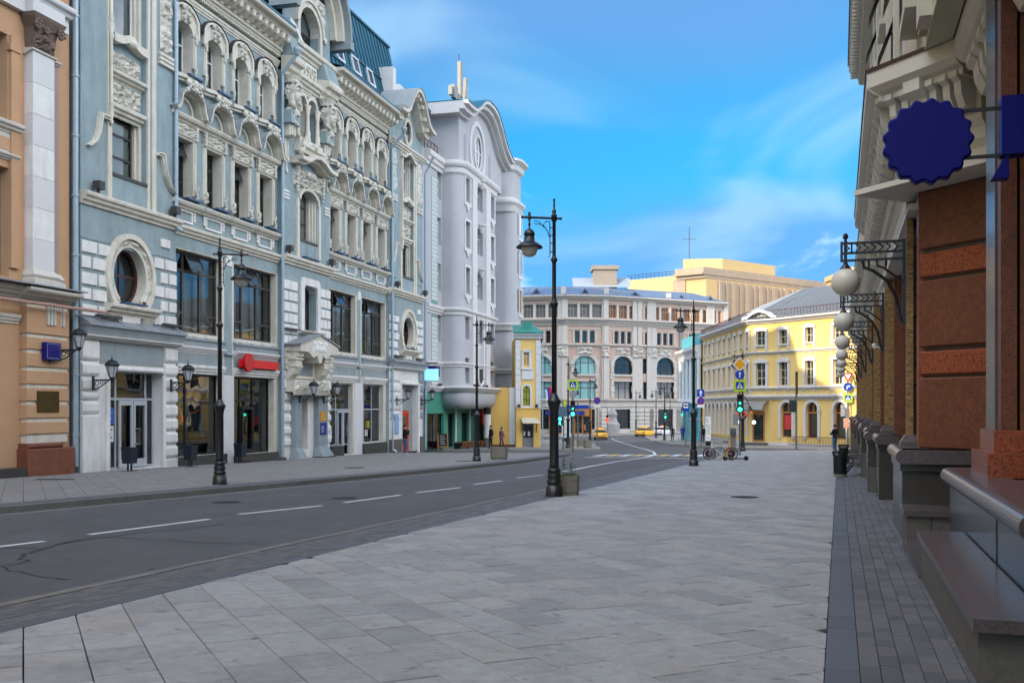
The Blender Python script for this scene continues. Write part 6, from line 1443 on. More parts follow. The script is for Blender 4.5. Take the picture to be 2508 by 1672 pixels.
# --- stone benches of the forecourt
o_ = empty('stone_bench', (0, 0, 0), RANG, 'long purple granite bench slab along the wall in the near right corner', 'stone bench')
b = RB(); b.bbox(6.6, 11.15, .78, 1.235, .22, .302, .012); b.build('bench_slab', GRANP, o_)
tt = 6.68; rnd = random.Random(3)
while tt < 11.0:
    ln = min(rnd.uniform(.5, .7), 11.1 - tt); b = RB(); b.box(tt + .004, tt + ln - .004, .82, 1.23, -.6, .22); b.build('bench_panel', GRANG, o_); tt += ln
o_ = empty('stone_bench', (0, 0, 0), RANG, 'short granite bench block against the chamfered pier', 'stone bench')
b = RB(); b.bbox(14.1, 15.1, .82, 1.8, .14, .21, .012); b.build('bench_slab', GRANP, o_)
for k in range(3): b = RB(); b.box(14.15, 15.1, .86 + k * .31, 1.16 + k * .31, -.7, .14); b.build('bench_panel', GRANG, o_)
b = RB(); b.bbox(11.2, 14.05, .80, 1.24, -.6, -.16, .02); ob = b.build('stone_step', GRANP); ob.rotation_euler = (0, 0, RANG); tag(ob, 'low polished granite step between the two stone benches', 'step')
b = RB(); b.bbox(12.7, 14.05, 1.25, 2.0, -.6, .05, .02); ob = b.build('stone_step', GRANP); ob.rotation_euler = (0, 0, RANG); tag(ob, 'higher purple granite step tucked behind the long stone bench', 'step')

# ================================================================== globe lamps on iron brackets
def make_globe():
    r = empty('globe_lamp')
    b = FB()                                                   # local: x along street, y(-) into the block; bracket reaches from wall o=1.0 to o=0
    L_ = .96
    for z in (0, -.16, -.28): b.box(-.02, .02, .02, L_ + .02, z - .018, z + .018)
    b.box(-.025, .025, .0, .04, -.3, .03); b.box(-.025, .025, L_ - .02, L_ + .03, -1.35, .03); b.box(-.02, .02, .16, .19, -.16, 0)
    b.lathe([(.03, .02), (.02, .06), (.045, .1), (.035, .15), (.001, .17)], 8, (0, .08, 0)); b.build('bracket_frame', IRON, r)
    b = FB()
    for k in range(6):
        a = .24 + k * .115
        b.tube([(0, a, -.02), (0, a + .07, -.08), (0, a, -.14)], .016, 5)
    for k in range(4): b.ball((0, .1 + .03 * math.cos(k * 1.57), -.08 + .03 * math.sin(k * 1.57)), .022, 6, 5)
    b.build('bracket_leaves', IRON, r)
    b = FB()
    b.tube([(0, .34, -.3), (0, .36, -.4), (0, .5, -.46), (0, .7, -.62), (0, .84, -.88), (0, .9, -1.2), (0, .96, -1.34)], .03, 6)
    b.tube([(0, .56, -.3), (0, .56, -.38), (0, .66, -.42), (0, .82, -.55), (0, .96, -.68)], .022, 6)
    b.tube([(0, .44, -.29), (0, .44, -.42)], .018, 5); b.tube([(0, .7, -.29), (0, .7, -.4)], .018, 5); b.tube([(0, .86, -.9), (0, .97, -.9)], .018, 5); b.build('bracket_scroll', IRON, r)
    b = FB(); b.tube([(0, .08, 0), (0, .08, -.32)], .025, 6); b.lathe([(.1, -.42), (.07, -.38), (.04, -.34), (.03, -.3)], 10, (0, .08, 0)); b.build('globe_neck', IRON, r)
    b = FB(); b.ball((0, .08, -.63), .228, 22, 14); b.build('globe', OPALB, r, True)
    return r
gl = make_globe()
names = ['first', 'second', 'third', 'fourth', 'fifth', 'sixth', 'last']
for k, t in enumerate(PIL):
    o = gl if k == 0 else copy_tree(gl)
    x, y = TO(t - .12, 0.02)
    o.location = (x, y, 4.26); o.rotation_euler = (0, 0, RANG)
    tag(o, 'cream globe lamp on iron bracket, %s in the row on the granite house' % names[k], 'globe lamp', 'globe lamps along the granite house')
# ================================================================== scalloped blue sign and its wall box
x, y = TO(12.6, 0)
sg = empty('scalloped_sign', (0, 0, 0), RANG, 'deep blue scalloped round sign on two arms high on the granite house', 'sign')
NAVY = mat('deep_blue_sign', (.001, .002, .15), .5, .1, 3, spec=.2)
SGT, SGO, SGZ = 10.45, .83, 4.22
def scal(r): return [(SGO - (r + .025 * math.cos(16 * R(a))) * math.cos(R(a)) * 0 + (r + .017 * math.cos(17 * R(a))) * math.cos(R(a)), SGZ + (r + .017 * math.cos(17 * R(a))) * math.sin(R(a))) for a in range(0, 360, 1)]
b = RB(); b.loft([[(SGT + .0, p[0], p[1]) for p in scal(.385)], [(SGT + .02, p[0], p[1]) for p in scal(.405)], [(SGT + .12, p[0], p[1]) for p in scal(.405)]]); b.build('sign_disc', NAVY, sg)
each('sign_arm', IRON, sg, (SGT + .04, SGT + .08, SGO + .3, 1.6, SGZ + .26, SGZ + .29), (SGT + .04, SGT + .08, SGO + .3, 1.6, SGZ - .2, SGZ - .17))
b = RB(); b.box(SGT - .05, SGT + .16, 1.48, 1.72, SGZ - .2, SGZ + .36); b.build('sign_box', NAVY, sg)
b = RB(); b.loft([[(SGT - .02, 1.4, SGZ - .42), (SGT + .14, 1.4, SGZ - .42), (SGT + .14, 1.55, SGZ - .42), (SGT - .02, 1.55, SGZ - .42)], [(SGT - .02, 1.52, SGZ - .2), (SGT + .14, 1.52, SGZ - .2), (SGT + .14, 1.55, SGZ - .2), (SGT - .02, 1.55, SGZ - .2)]]); b.build('sign_bracket', NAVY, sg)
# cameras on the wall
def cctv(t, o, z, label):
    r = empty('security_camera', (*TO(t, o), z), RANG, label, 'security camera', 'cameras on the granite house')
    b = MB(); b.tube([(-.16, .12, -.02), (.16, .12, .04)], .055, 8); b.build('camera_body', FRAMEW, r)
    b = MB(); b.tube([(0, .12, 0), (0, -.02, -.03), (0, -.12, -.03)], .02, 6); b.build('camera_arm', FRAMEW, r)
cctv(27.6, 1.0, 3.2, 'white security camera on the granite wall below the fourth globe lamp'); cctv(18.2, 1.35, 3.05, 'small white security camera on the golden stone beside the first pilaster')
# ================================================================== far houses
def wing(parent, name, p0, p1, m):
    """an Empty-less wing: returns a builder origin; local x runs p0 -> p1, outward is to the right-hand side facing the camera"""
    a = math.atan2(p1[1] - p0[1], p1[0] - p0[0])
    return (p0[0], p0[1], 0), a, math.hypot(p1[0] - p0[0], p1[1] - p0[1])
PK = empty('corner_house', (8.56, 158, 0), 0, 'large pale pink stone house with blue sheet roof closing the street', 'building')
def rel(o, loc, a): o.location = (loc[0] - 8.56, loc[1] - 158, 0); o.rotation_euler = (0, 0, a); o.parent = PK; return o
BRNW = mat('orange_reflection_window', (.22, .085, .03), .35, .3, 3); GRYW = mat('grey_blind_window', (.13, .135, .14), .3, .3, 3)  # orange reflection painted into the right wing's top-floor panes
def pink_wing(p0, p1, bays, pane_tint):
    loc, a, ln = wing(PK, 'w', p0, p1, PINK)
    ops_ = []; glz = []
    for uc, kind in bays:
        if kind == 'a':
            for k in (-1, 0, 1):
                ops_.append((uc + k * 2.05 - .78, uc + k * 2.05 + .78, 16.1, 18.15)); glz.append((ops_[-1], 't'))
                ops_.append((uc + k * 1.25 - .38, uc + k * 1.25 + .38, 11.95, 13.9)); glz.append((ops_[-1], 'm'))
            ops_.append((uc - 1.95, uc + 1.95, 6.9, 9.85)); glz.append((ops_[-1], 'b')); ops_.append((uc - 1.95, uc + 1.95, 2.9, 5.7)); glz.append((ops_[-1], 'b'))
            ops_.append((uc - 1.7, uc + 1.7, -2.0, 1.2)); glz.append((ops_[-1], 'g'))
        else:
            for k in (-.6, .6):
                ops_.append((uc + k - .35, uc + k + .35, 16.1, 18.15)); glz.append((ops_[-1], 't')); ops_.append((uc + k - .35, uc + k + .35, 11.95, 13.9)); glz.append((ops_[-1], 'm'))
            ops_.append((uc - .65, uc + .65, 7.1, 9.6)); glz.append((ops_[-1], 'm')); ops_.append((uc - .65, uc + .65, 2.9, 5.7)); glz.append((ops_[-1], 'm')); ops_.append((uc - 1.0, uc + 1.0, -2.0, 1.2)); glz.append((ops_[-1], 'g'))
    w = FB(); w.wall(0, ln, -2.9, 2.6, 0, [o for o in ops_ if o[3] < 2.6], .5)
    g = rel(w.build('ground_floor_wall', PINKW, None), loc, a)
    w = FB(); w.wall(0, ln, 2.6, 19.6, 0, [o for o in ops_ if o[3] > 2.6], .5)
    W_ = rel(w.build('wall', PINK, None), loc, a)
    def sub(b, name, m): return b.build(name, m, W_)
    b = FB(); b.box(0, ln, -6, -1.1, -2.9, 19.5); sub(b, 'interior', DARKIN)
    for (q, r, z0, z1), kd in glz:
        pm = BRNW if (kd == 't' and pane_tint == 'brown') else (TEALG if (kd == 'b' and pane_tint == 'teal') else (GRYW if kd == 't' else DGLASS))
        b = FB(); b.add([(q, -.3, z0), (r, -.3, z0), (r, -.3, z1), (q, -.3, z1)], [(0, 1, 2, 3)]); sub(b, 'pane', pm)
        b = FB(); n = {'t': 3, 'm': 1, 'b': 3, 'g': 2}[kd]; fw = .09
        for k in range(n + 1): u = q + (r - q) * k / n; b.box(u - fw / 2, u + fw / 2, -.3, -.24, z0, z1)
        b.box(q, r, -.295, -.245, z0 + (z1 - z0) * .62, z0 + (z1 - z0) * .62 + fw); sub(b, 'window_frame', FRAMED if kd != 't' else mat('taupe_bars', (.3, .26, .22), .6))
        if kd == 'b' and z0 > 6: b = FB(); b.archfill(q, r, z0 + 1.05, z1, .004, .48, 14, .02); sub(b, 'arch_infill', PINKW)
    def band(z0, z1, pr, nm='ledge'):
        b = FB(); h = z1 - z0; b.prism_x([(-.02, z0), (pr * .3, z0), (pr * .5, z0 + h * .4), (pr, z0 + h * .6), (pr, z1 - .08), (-.02, z1)], -.1, ln + .1); sub(b, nm, PINKW)
    band(19.0, 19.7, .9, 'eaves'); band(15.2, 16.0, .7); band(14.7, 15.1, .3); band(11.4, 11.75, .4); band(2.45, 2.85, .45); band(1.5, 1.8, .2); band(18.25, 18.45, .15); band(14.0, 14.2, .12)
    for uc, kind in bays:
        h = 3.3 if kind == 'a' else 1.9
        for s in (-1, 1):
            u = uc + s * h
            b = FB(); b.box(u - .5, u + .5, 0, .22, 2.85, 9.6); b.box(u - .42, u + .42, 0, .2, 11.75, 14.7); b.box(u - .45, u + .45, 0, .18, 16.0, 19.0); sub(b, 'pilaster', PINKW)
            b = FB(); b.relief(u - .55, u + .55, 9.6, 11.4, .2, .35, 8, 10, u, 2.5); sub(b, 'carved_head', PINKW)
            if kind == 'a':
                for k in range(6): b = FB(); b.box(uc + s * 2.05 - .25 - .12 * (k % 2), uc + s * 2.05 + .25 + .12 * (k % 2), 0, .14, 3.0 + k * 1.05, 3.95 + k * 1.05); sub(b, 'quoin', PINKW)
            for k in range(6): b = FB(); b.bbox(u - .9, u + .9, 0, .16, -2.4 + k * .62, -1.85 + k * .62, .04); b.v = b.v; o = b.build('rustic_block', PINKW, g)
        if kind == 'a':
            A0 = arc(uc, 7.95, 1.95, 1.95, 180, 0, 14); b = FB(); b.band(A0, [(uc + (p[0] - uc) * 1.24, 7.95 + (p[1] - 7.95) * 1.28) for p in A0], 0, .18); sub(b, 'arch_moulding', PINKW)
            b = FB(); b.relief(uc - 1.3, uc + 1.3, 10.1, 11.3, .05, .4, 14, 8, uc, 2.2); sub(b, 'carved_cartouche', PINKW)
            b = FB(); b.box(uc - 2.1, uc + 2.1, 0, .25, 6.6, 6.9); b.box(uc - 2.1, uc + 2.1, 0, .15, 5.75, 5.95); sub(b, 'sill', PINKW)
            for k in (-1.5, -.5, .5, 1.5): b = FB(); b.box(uc + k * 1.25 - .12, uc + k * 1.25 + .12, 0, .16, 11.9, 14.0); sub(b, 'colonnette', PINKW)
            for k in (-.5, .5): b = FB(); b.box(uc + k * 2.05 - .2, uc + k * 2.05 + .2, 0, .1, 16.0, 18.25); sub(b, 'window_pier', PINKW)
    return W_
pink_wing((-22, 163), (.47, 160), [(8, 'a'), (16.5, 'a')], 'grey')
pink_wing((.47, 160), (8.56, 158), [(4.3, 'a')], 'teal')
pink_wing((8.56, 158), (15.4, 159.2), [(3.25, 'a')], 'teal')
pink_wing((15.4, 159.2), (37, 170.4), [(3.1, 'a'), (7.3, 'n'), (11.6, 'a'), (18.2, 'a'), (22.6, 'n')], 'brown')
ev = [(-22, 162.2), (.4, 159.2), (8.5, 157.2), (15.6, 158.4), (37.5, 169.8)]
rd = [(-20, 173), (1.5, 169), (9, 167.5), (14, 168.5), (33, 178)]
b = MB(); n = len(ev); b.add([(x - 8.56, y - 158, 19.65) for x, y in ev] + [(x - 8.56, y - 158, 22.2) for x, y in rd] + [(x - 8.56, y - 158 + 14, 22.2) for x, y in rd], [(i, i + 1, n + i + 1, n + i) for i in range(n - 1)] + [(n + i, n + i + 1, 2 * n + i + 1, 2 * n + i) for i in range(n - 1)])
b.build('roof', ROOFB, PK)
rf = bpy.data.objects['roof']
b = MB()
for i in range(n - 1):
    k = int(math.hypot(ev[i + 1][0] - ev[i][0], ev[i + 1][1] - ev[i][1]) / .9)
    for j in range(k):
        f = j / k; P0 = Vector((ev[i][0] + (ev[i + 1][0] - ev[i][0]) * f - 8.56, ev[i][1] + (ev[i + 1][1] - ev[i][1]) * f - 158, 19.68)); P1 = Vector((rd[i][0] + (rd[i + 1][0] - rd[i][0]) * f - 8.56, rd[i][1] + (rd[i + 1][1] - rd[i][1]) * f - 158, 22.23)); b.tube([P0, P1], .035, 4)
b.build('roof_seams', ROOFB, rf)['kind'] = 'stuff'
for x, y in ((4.0, 160.3), (11.9, 160.2), (20.5, 163.6), (29, 168.3), (34.5, 171)):
    b = MB(); b.add([(x - 8.56 - .9, y - 158 - .6, 20.0), (x - 8.56 + .9, y - 158 - .6, 20.0), (x - 8.56, y - 158 - .6, 21.0), (x - 8.56 - .9, y - 158 + 2.4, 20.6), (x - 8.56 + .9, y - 158 + 2.4, 20.6), (x - 8.56, y - 158 + 2.4, 21.2)], [(0, 1, 2), (0, 2, 5, 3), (1, 4, 5, 2)]); b.build('dormer', ROOFB, rf)
    b = MB(); b.add([(x - 8.56 - .55, y - 158 - .63, 20.08), (x - 8.56 + .55, y - 158 - .63, 20.08), (x - 8.56, y - 158 - .63, 20.72)], [(0, 1, 2)]); b.build('dormer_pane', DARKIN, rf)
for x, y, z, h in ((-.0, 160.3, 19.6, 1.4), (8.3, 158.4, 19.6, 1.4), (15.4, 159.9, 19.6, 1.4), (26.5, 166, 19.6, 1.2)):
    b = MB(); b.box(x - 8.96, x - 8.16, y - 158.3, y - 157.7, z, z + h); b.build('parapet_post', PINKW, PK)
b = MB(); b.box(14.2 - 8.56, 18.2 - 8.56, 12, 16, 21, 25.4); b.box(13.9 - 8.56, 18.5 - 8.56, 11.7, 16.3, 25.4, 26.1); b.build('roof_tower', mat('tower_plaster', (.27, .23, .19), .9, .1, .6), PK)
b = MB(); b.add([(2, 11.5, 22.3), (12, 11.5, 22.3), (12, 14, 24.2), (2, 14, 24.2)], [(0, 1, 2, 3)]); b.build('skylight', mat('pale_skylight', (.25, .29, .34), .3), PK)
# wooden entrance with blue fascia
b = MB(); b.box(-2.6, 4.2, -2.2 + .9, -.6 + .9, -2.7, 1.3); eo = b.build('entrance', WOODO, PK)
for k in range(5): b = MB(); b.box(-2.4 + k * 1.32, -1.35 + k * 1.32, -1.36, -1.3, -2.5, .1); b.build('entrance_pane', DGLASS, eo)
b = MB(); b.box(-3.2, 3.0, -2.0, -1.4, .35, .95); b.build('entrance_fascia', mat('blue_fascia', (.02, .035, .25), .4), eo)

# ---- yellow slab house high behind
YT = empty('office_tower', (39.6, 200, 0), 0, 'tall yellow office block with stone cornice rising behind the pink house', 'building')
def yt(p): return (p[0] - 39.6, p[1] - 200)
base = [yt(p) for p in ((25, 211.7), (39.6, 200), (76, 227.6), (62, 240))]
b = MB(); b.prism_z(base, -4, 27.9); b.build('wall', YTOW, YT)
def off(poly, d):
    c = Vector((sum(p[0] for p in poly) / 4, sum(p[1] for p in poly) / 4)); return [tuple(Vector(p) + (Vector(p) - c).normalized() * d) for p in poly]
sb = [yt(p) for p in ((34.6, 204), (39.6, 200), (76, 227.6), (70, 233))]
b = MB(); b.prism_z(off(sb, .5), 27.9, 28.6); b.prism_z(off(sb, 1.3), 28.6, 29.1); b.prism_z(off(sb, .9), 29.1, 30.1); b.build('stone_cornice', STONE, YT)
b = MB(); b.prism_z([yt(p) for p in ((25, 211.7), (34.6, 204), (60, 224), (55, 235))], 27.9, 28.9); b.build('parapet', YTOW, YT)
b = MB(); b.prism_z([yt(p) for p in ((36, 206), (44, 205), (58, 216), (50, 222))], 28.9, 32.6); b.build('roof_house', YTOW, YT)
# right face: stone piers and windows
loc, a, ln = wing(YT, 'w', (39.6, 200), (76, 227.6), STONE)
def ytf(b, name, m): o = b.build(name, m, YT); o.location = (0, 0, 0); o.rotation_euler = (0, 0, a); return o
b = FB(); b.box(3.0, ln - .2, -.2, .22, 6, 27.5); ytf(b, 'stone_face', STONE)
for k in range(9):
    u = 5.2 + k * 4.4
    for du in (0, 1.7):
        for z0, z1 in ((23.8, 25.8), (17.6, 20.1), (12.6, 15.4), (8, 10.8)):
            b = FB(); b.box(u + du - .5, u + du + .5, .2, .25, z0, z1); ytf(b, 'window', STONE if z0 > 23 else DGLASS)
        b = FB(); b.box(u + du + .62, u + du + 1.08, .2, .5, 7, 27.4); ytf(b, 'stone_pier', STONE)
    b = FB(); b.box(u - 1.6, u - .9, .2, .6, 7, 27.4); ytf(b, 'stone_pier', STONE)
loc, a2, ln2 = wing(YT, 'w', (25, 211.7), (39.6, 200), STONE)
b = FB(); b.box(ln2 - 7.5, ln2 - 4.6, -.1, .3, 5, 27.9); o = b.build('stone_panel', STONE, YT); o.location = (*yt((25, 211.7)), 0); o.rotation_euler = (0, 0, a2)
b = MB()
for k in range(14):
    p = yt((25 + 9.6 * k / 13, 211.7 - 7.7 * k / 13)); b.tube([(p[0], p[1], 28.9), (p[0], p[1], 29.9)], .05, 4)
p, q = yt((25, 211.7)), yt((34.6, 204)); b.tube([(*p, 29.9), (*q, 29.9)], .05, 4); b.tube([(*p, 29.4), (*q, 29.4)], .04, 4); b.build('roof_railing', FRAMED, YT)
b = MB(); p = yt((38, 210)); b.tube([(*p, 32), (*p, 40)], .08, 5); b.tube([(p[0] - 1.5, p[1], 37.5), (p[0] + 1.5, p[1], 37.5)], .05, 4); b.build('roof_mast', FRAMED, YT)
b = MB(); b.box(60, 72, 120, 128, -3, 30); b = MB(); b.prism_z([(68, 196), (90, 196), (90, 212), (68, 212)], -4, 28.5); b.prism_z([(67.6, 195.6), (90, 195.6), (90, 212), (67.6, 212)], 28.5, 29.5)
o = b.build('office_tower', YTOW); tag(o, 'narrow yellow tower top showing just above the granite house lamps', 'building')

# ---- yellow corner house with grey trims
YH = empty('corner_house', (21.2, 87.5, 0), 0, 'sunlit yellow corner house with white window frames and arched ground floor', 'building')
FRAMEY = mat('cream_sash', (.6, .52, .36), .5)
def yel_wing(p0, p1, wins, arches, grp, pm=DGLASS, chamfer=False):
    loc, a, ln = wing(YH, 'w', p0, p1, YEL)
    def put(b, name, m, par=None):
        o = b.build(name, m, par or YH)
        if not par: o.location = (p0[0] - 21.2, p0[1] - 87.5, 0); o.rotation_euler = (0, 0, a)
        return o
    ops_ = [(u - .42, u + .42, 7.05, 8.3) for u in wins] + [(u - .45, u + .45, 3.45, 5.5) for u in wins] + [(u - .62, u + .62, -1.05, 2.0) for u in arches]
    b = FB(); b.wall(0, ln, -2.4, 9.2, 0, ops_, .32); W_ = put(b, 'wall', YEL)
    b = FB(); b.box(.3, ln - .3, -4, -1.0, -2.4, 9.1); put(b, 'interior', DARKIN, W_)
    def band(z0, z1, pr, nm, m=YELW):
        b = FB(); h = z1 - z0; b.prism_x([(-.02, z0), (pr * .3, z0), (pr * .5, z0 + h * .4), (pr, z0 + h * .55), (pr, z1 - .04), (-.02, z1)], -.05, ln + .05); put(b, nm, m, W_)
    band(8.95, 9.35, .55, 'eaves'); band(6.25, 6.5, .2, 'ledge'); band(3.1, 3.35, .22, 'ledge'); band(2.25, 2.65, .3, 'ledge')
    b = FB(); b.box(0, ln, 0, .06, -2.4, -1.5); put(b, 'plinth', YELW, W_)
    for u in wins:
        for z0, z1, wd in ((7.05, 8.3, .42), (3.45, 5.5, .45)):
            b = FB(); fw = .24
            b.box(u - wd - fw, u - wd, 0, .1, z0 - .45, z1 + .05); b.box(u + wd, u + wd + fw, 0, .1, z0 - .45, z1 + .05)
            A0 = [(u - wd - fw, z1 + .05), (u - .3, z1 + .18), (u, z1 + .22), (u + .3, z1 + .18), (u + wd + fw, z1 + .05)]; b.band([(p[0], p[1] - .22 if abs(p[0] - u) < .6 else p[1] - .1) for p in A0], [(p[0], p[1] + .12) for p in A0], 0, .16)
            b.box(u - wd - fw, u + wd + fw, 0, .13, z0 - .12, z0); put(b, 'window_surround', YELW, W_)
            b = FB(); b.add([(u - wd, -.2, z0), (u + wd, -.2, z0), (u + wd, -.2, z1), (u - wd, -.2, z1)], [(0, 1, 2, 3)]); put(b, 'pane', DGLASS, W_)
            b = FB(); b.box(u - wd, u - wd + .06, -.2, -.14, z0, z1); b.box(u + wd - .06, u + wd, -.2, -.14, z0, z1); b.box(u - .03, u + .03, -.2, -.14, z0, z1)
            nb = 2 if z1 - z0 < 1.6 else 3
            for k in range(nb + 1): zz = z0 + (z1 - z0 - .05) * k / nb; b.box(u - wd, u + wd, -.195, -.145, zz, zz + .05)
            put(b, 'sash', FRAMEY, W_)
        b = FB(); b.band(arc(u, 6.0, .14, .14, 0, 360, 12), arc(u, 6.0, .2, .2, 0, 360, 12), 0, .06); b.box(u - .66, u - .6, 0, .05, 5.8, 6.25); b.box(u + .6, u + .66, 0, .05, 5.8, 6.25); put(b, 'ring_panel', YELW, W_)
        b = FB()
        for s in (-.9, -.3, .3, .9): b.box(u + s - .03, u + s + .03, 0, .05, 2.65, 3.1)
        put(b, 'panel_strips', YELW, W_)
    for u in arches:
        b = FB(); b.archfill(u - .62, u + .62, 1.38, 2.0, .004, .31, 10, .01); put(b, 'arch_infill', YEL, W_)
        A0 = arc(u, 1.38, .62, .62, 180, 0, 12); b = FB(); b.band([(u - .62, -1.1)] + A0 + [(u + .62, -1.1)], [(u - .86, -1.1)] + [(u + (p[0] - u) * 1.38, 1.38 + (p[1] - 1.38) * 1.38) for p in A0] + [(u + .86, -1.1)], 0, .14); put(b, 'arch_moulding', YELW, W_)
        b = FB(); b.box(u - .92, u - .6, 0, .18, 1.2, 1.34); b.box(u + .6, u + .92, 0, .18, 1.2, 1.34); put(b, 'impost', YELW, W_)
        b = FB(); b.add([(u - .6, -.24, -1.05), (u + .6, -.24, -1.05), (u + .6, -.24, 1.95), (u - .6, -.24, 1.95)], [(0, 1, 2, 3)]); put(b, 'pane', pm, W_)
        b = FB(); b.box(u - .62, u - .52, -.24, -.14, -1.05, 1.9); b.box(u + .52, u + .62, -.24, -.14, -1.05, 1.9); b.box(u - .52, u + .52, -.24, -.14, 1.05, 1.17); b.box(u - .04, u + .04, -.235, -.145, 1.17, 1.95); b.box(u - .52, u + .52, -.24, -.14, -1.05, -.93); put(b, 'arch_sash', WOODO if pm is DGLASS else YELW, W_)
    return W_
yel_wing((21.0, 108), (21.2, 87.5), [20.0 - 2.3 * k for k in range(9)], [19.4 - 1.9 * k for k in range(10)], 'l', GRYW)
yel_wing((21.2, 87.5), (22.9, 86), [1.13], [], 'c')
yel_wing((22.9, 86), (31.5, 72.2), [1.26, 4.1, 7.06, 10.0, 13], [1.6, 4.4, 7.3, 10.2, 13.1], 'r')
ev = [(20.6, 108), (20.7, 87.3), (22.6, 85.6), (31.2, 71.8)]; rd = [(27.5, 108), (27.5, 92), (29, 90), (38, 76)]
b = MB(); b.add([(x - 21.2, y - 87.5, 9.36) for x, y in ev] + [(x - 21.2, y - 87.5, 12.7) for x, y in rd] + [(x - 21.2 + 12, y - 87.5 + 4, 12.7) for x, y in rd], [(i, i + 1, 5 + i, 4 + i) for i in range(3)] + [(4 + i, 5 + i, 9 + i, 8 + i) for i in range(3)]); yr = b.build('roof', mat('dark_sheet_roof', (.12, .13, .14), .5, .14, 2, metal=.2), YH)
b = MB()
for i in range(3):
    k = max(2, int(math.hypot(ev[i + 1][0] - ev[i][0], ev[i + 1][1] - ev[i][1]) / .55))
    for j in range(k):
        f = j / k; b.tube([(ev[i][0] + (ev[i + 1][0] - ev[i][0]) * f - 21.2, ev[i][1] + (ev[i + 1][1] - ev[i][1]) * f - 87.5, 9.38), (rd[i][0] + (rd[i + 1][0] - rd[i][0]) * f - 21.2, rd[i][1] + (rd[i + 1][1] - rd[i][1]) * f - 87.5, 12.72)], .03, 4)
b.build('roof_seams', ROOFG, yr)['kind'] = 'stuff'
b = MB()
for i in range(3):
    k = int(math.hypot(ev[i + 1][0] - ev[i][0], ev[i + 1][1] - ev[i][1]) / .35) + 1
    for j in range(k):
        f = j / k; x, y = ev[i][0] + (ev[i + 1][0] - ev[i][0]) * f - 20.9, ev[i][1] + (ev[i + 1][1] - ev[i][1]) * f - 87.1; b.tube([(x, y, 9.45), (x, y, 10.05)], .025, 4)
    b.tube([(ev[i][0] - 20.9, ev[i][1] - 87.1, 10.05), (ev[i + 1][0] - 20.9, ev[i + 1][1] - 87.1, 10.05)], .03, 4)
b.build('roof_railing', mat('rusty_rail', (.11, .05, .04), .7), YH)
# arched brow over the chamfered corner, canopy with lanterns over the door, poster, railing
b = FB(); hd = [(-.5, 9.3), (0, 9.4), (.5, 9.75), (1.13, 9.95), (1.8, 9.75), (2.3, 9.4), (2.8, 9.3)]; b.band(hd, [(p[0], p[1] + .25) for p in hd], -.5, .5); b.prism_y([(-.5, 9.2)] + hd + [(2.8, 9.2)], -.4, -.02); o = b.build('corner_brow', YELW, YH); o.location = (0, 0, 0); o.rotation_euler = (0, 0, math.atan2(-1.5, 1.7))
ca_ = math.atan2(-1.5, 1.7)
b = FB(); b.box(.3, 1.5, -.25, .02, -1.6, 1.2); o = b.build('door', WOODO, YH); o.rotation_euler = (0, 0, ca_)
b = FB(); b.box(.45, 1.35, .02, .04, -1.3, .9); o2 = b.build('door_pane', DGLASS, o)
b = FB(); cv = [(.0, 1.2)] + [(.1 + 1.4 * math.sin(R(a)), 1.2 + .9 * (1 - math.cos(R(a))) * 0 + .95 * math.cos(R(a))) for a in (0, 20, 40, 60, 80, 90)]
b.loft([[(u, dd, z) for dd, z in ((.05, 2.15), (.6, 2.05), (1.1, 1.75), (1.35, 1.3), (1.3, 1.28), (1.05, 1.7), (.58, 1.98), (.05, 2.08))] for u in (-.3, 1.9)]); o = b.build('door_canopy', mat('smoky_canopy', (.2, .2, .19), .25, .1, 3), YH); o.rotation_euler = (0, 0, ca_)
rn = random.Random(8); ORB = mat('orange_ball', (.75, .2, .02), .4); REDB = mat('red_ball', (.6, .06, .02), .4); BLKB = mat('black_ball', (.02, .02, .02), .4)
for mname, mm in (('orange_bauble', ORB), ('red_bauble', REDB), ('black_bauble', BLKB)):
    for k in range(4): b = FB(); b.ball((rn.uniform(-.5, 1.8), 1.4 + rn.uniform(0, .15), 1.15 + rn.uniform(-.6, .5)), rn.uniform(.1, .2), 8, 6); o = b.build(mname, mm, YH, True); o.rotation_euler = (0, 0, ca_)
for u in (-.4, 1.2): b = FB(); b.ball((u, 1.45, .25), .17, 10, 8); o = b.build('lit_globe', mat('lit_globe', (.95, .95, .9), .4, emit=1.2), YH, True); o.rotation_euler = (0, 0, ca_)
b = FB(); b.tube([(-.6, 1.4, 1.3), (.0, 1.45, 2.2), (.2, 1.45, 2.6), (.5, 1.45, 2.2), (1.0, 1.4, 1.3)], .04, 5); b.tube([(-.6, 1.4, 1.3), (1.9, 1.4, 1.3)], .04, 5); b.tube([(-.2, 1.45, 1.9), (.6, 1.45, 1.9)], .03, 5); o = b.build('canopy_ironwork', IRON, YH); o.rotation_euler = (0, 0, ca_)
b = FB(); b.box(-.2, 2.0, 0, 1.2, -2.2, -1.75); b.box(.0, 1.8, 0, .8, -1.75, -1.55); o = b.build('door_steps', GRANG, YH); o.rotation_euler = (0, 0, ca_)
ra = math.atan2(72.2 - 86, 31.5 - 22.9)
b = FB(); b.box(1.25, 2.0, -.1, -.08, -.35, .9); o = b.build('poster', mat('red_poster', (.55, .05, .05), .5, .35, 5), YH); o.location = (1.7, -1.5, 0); o.rotation_euler = (0, 0, ra)
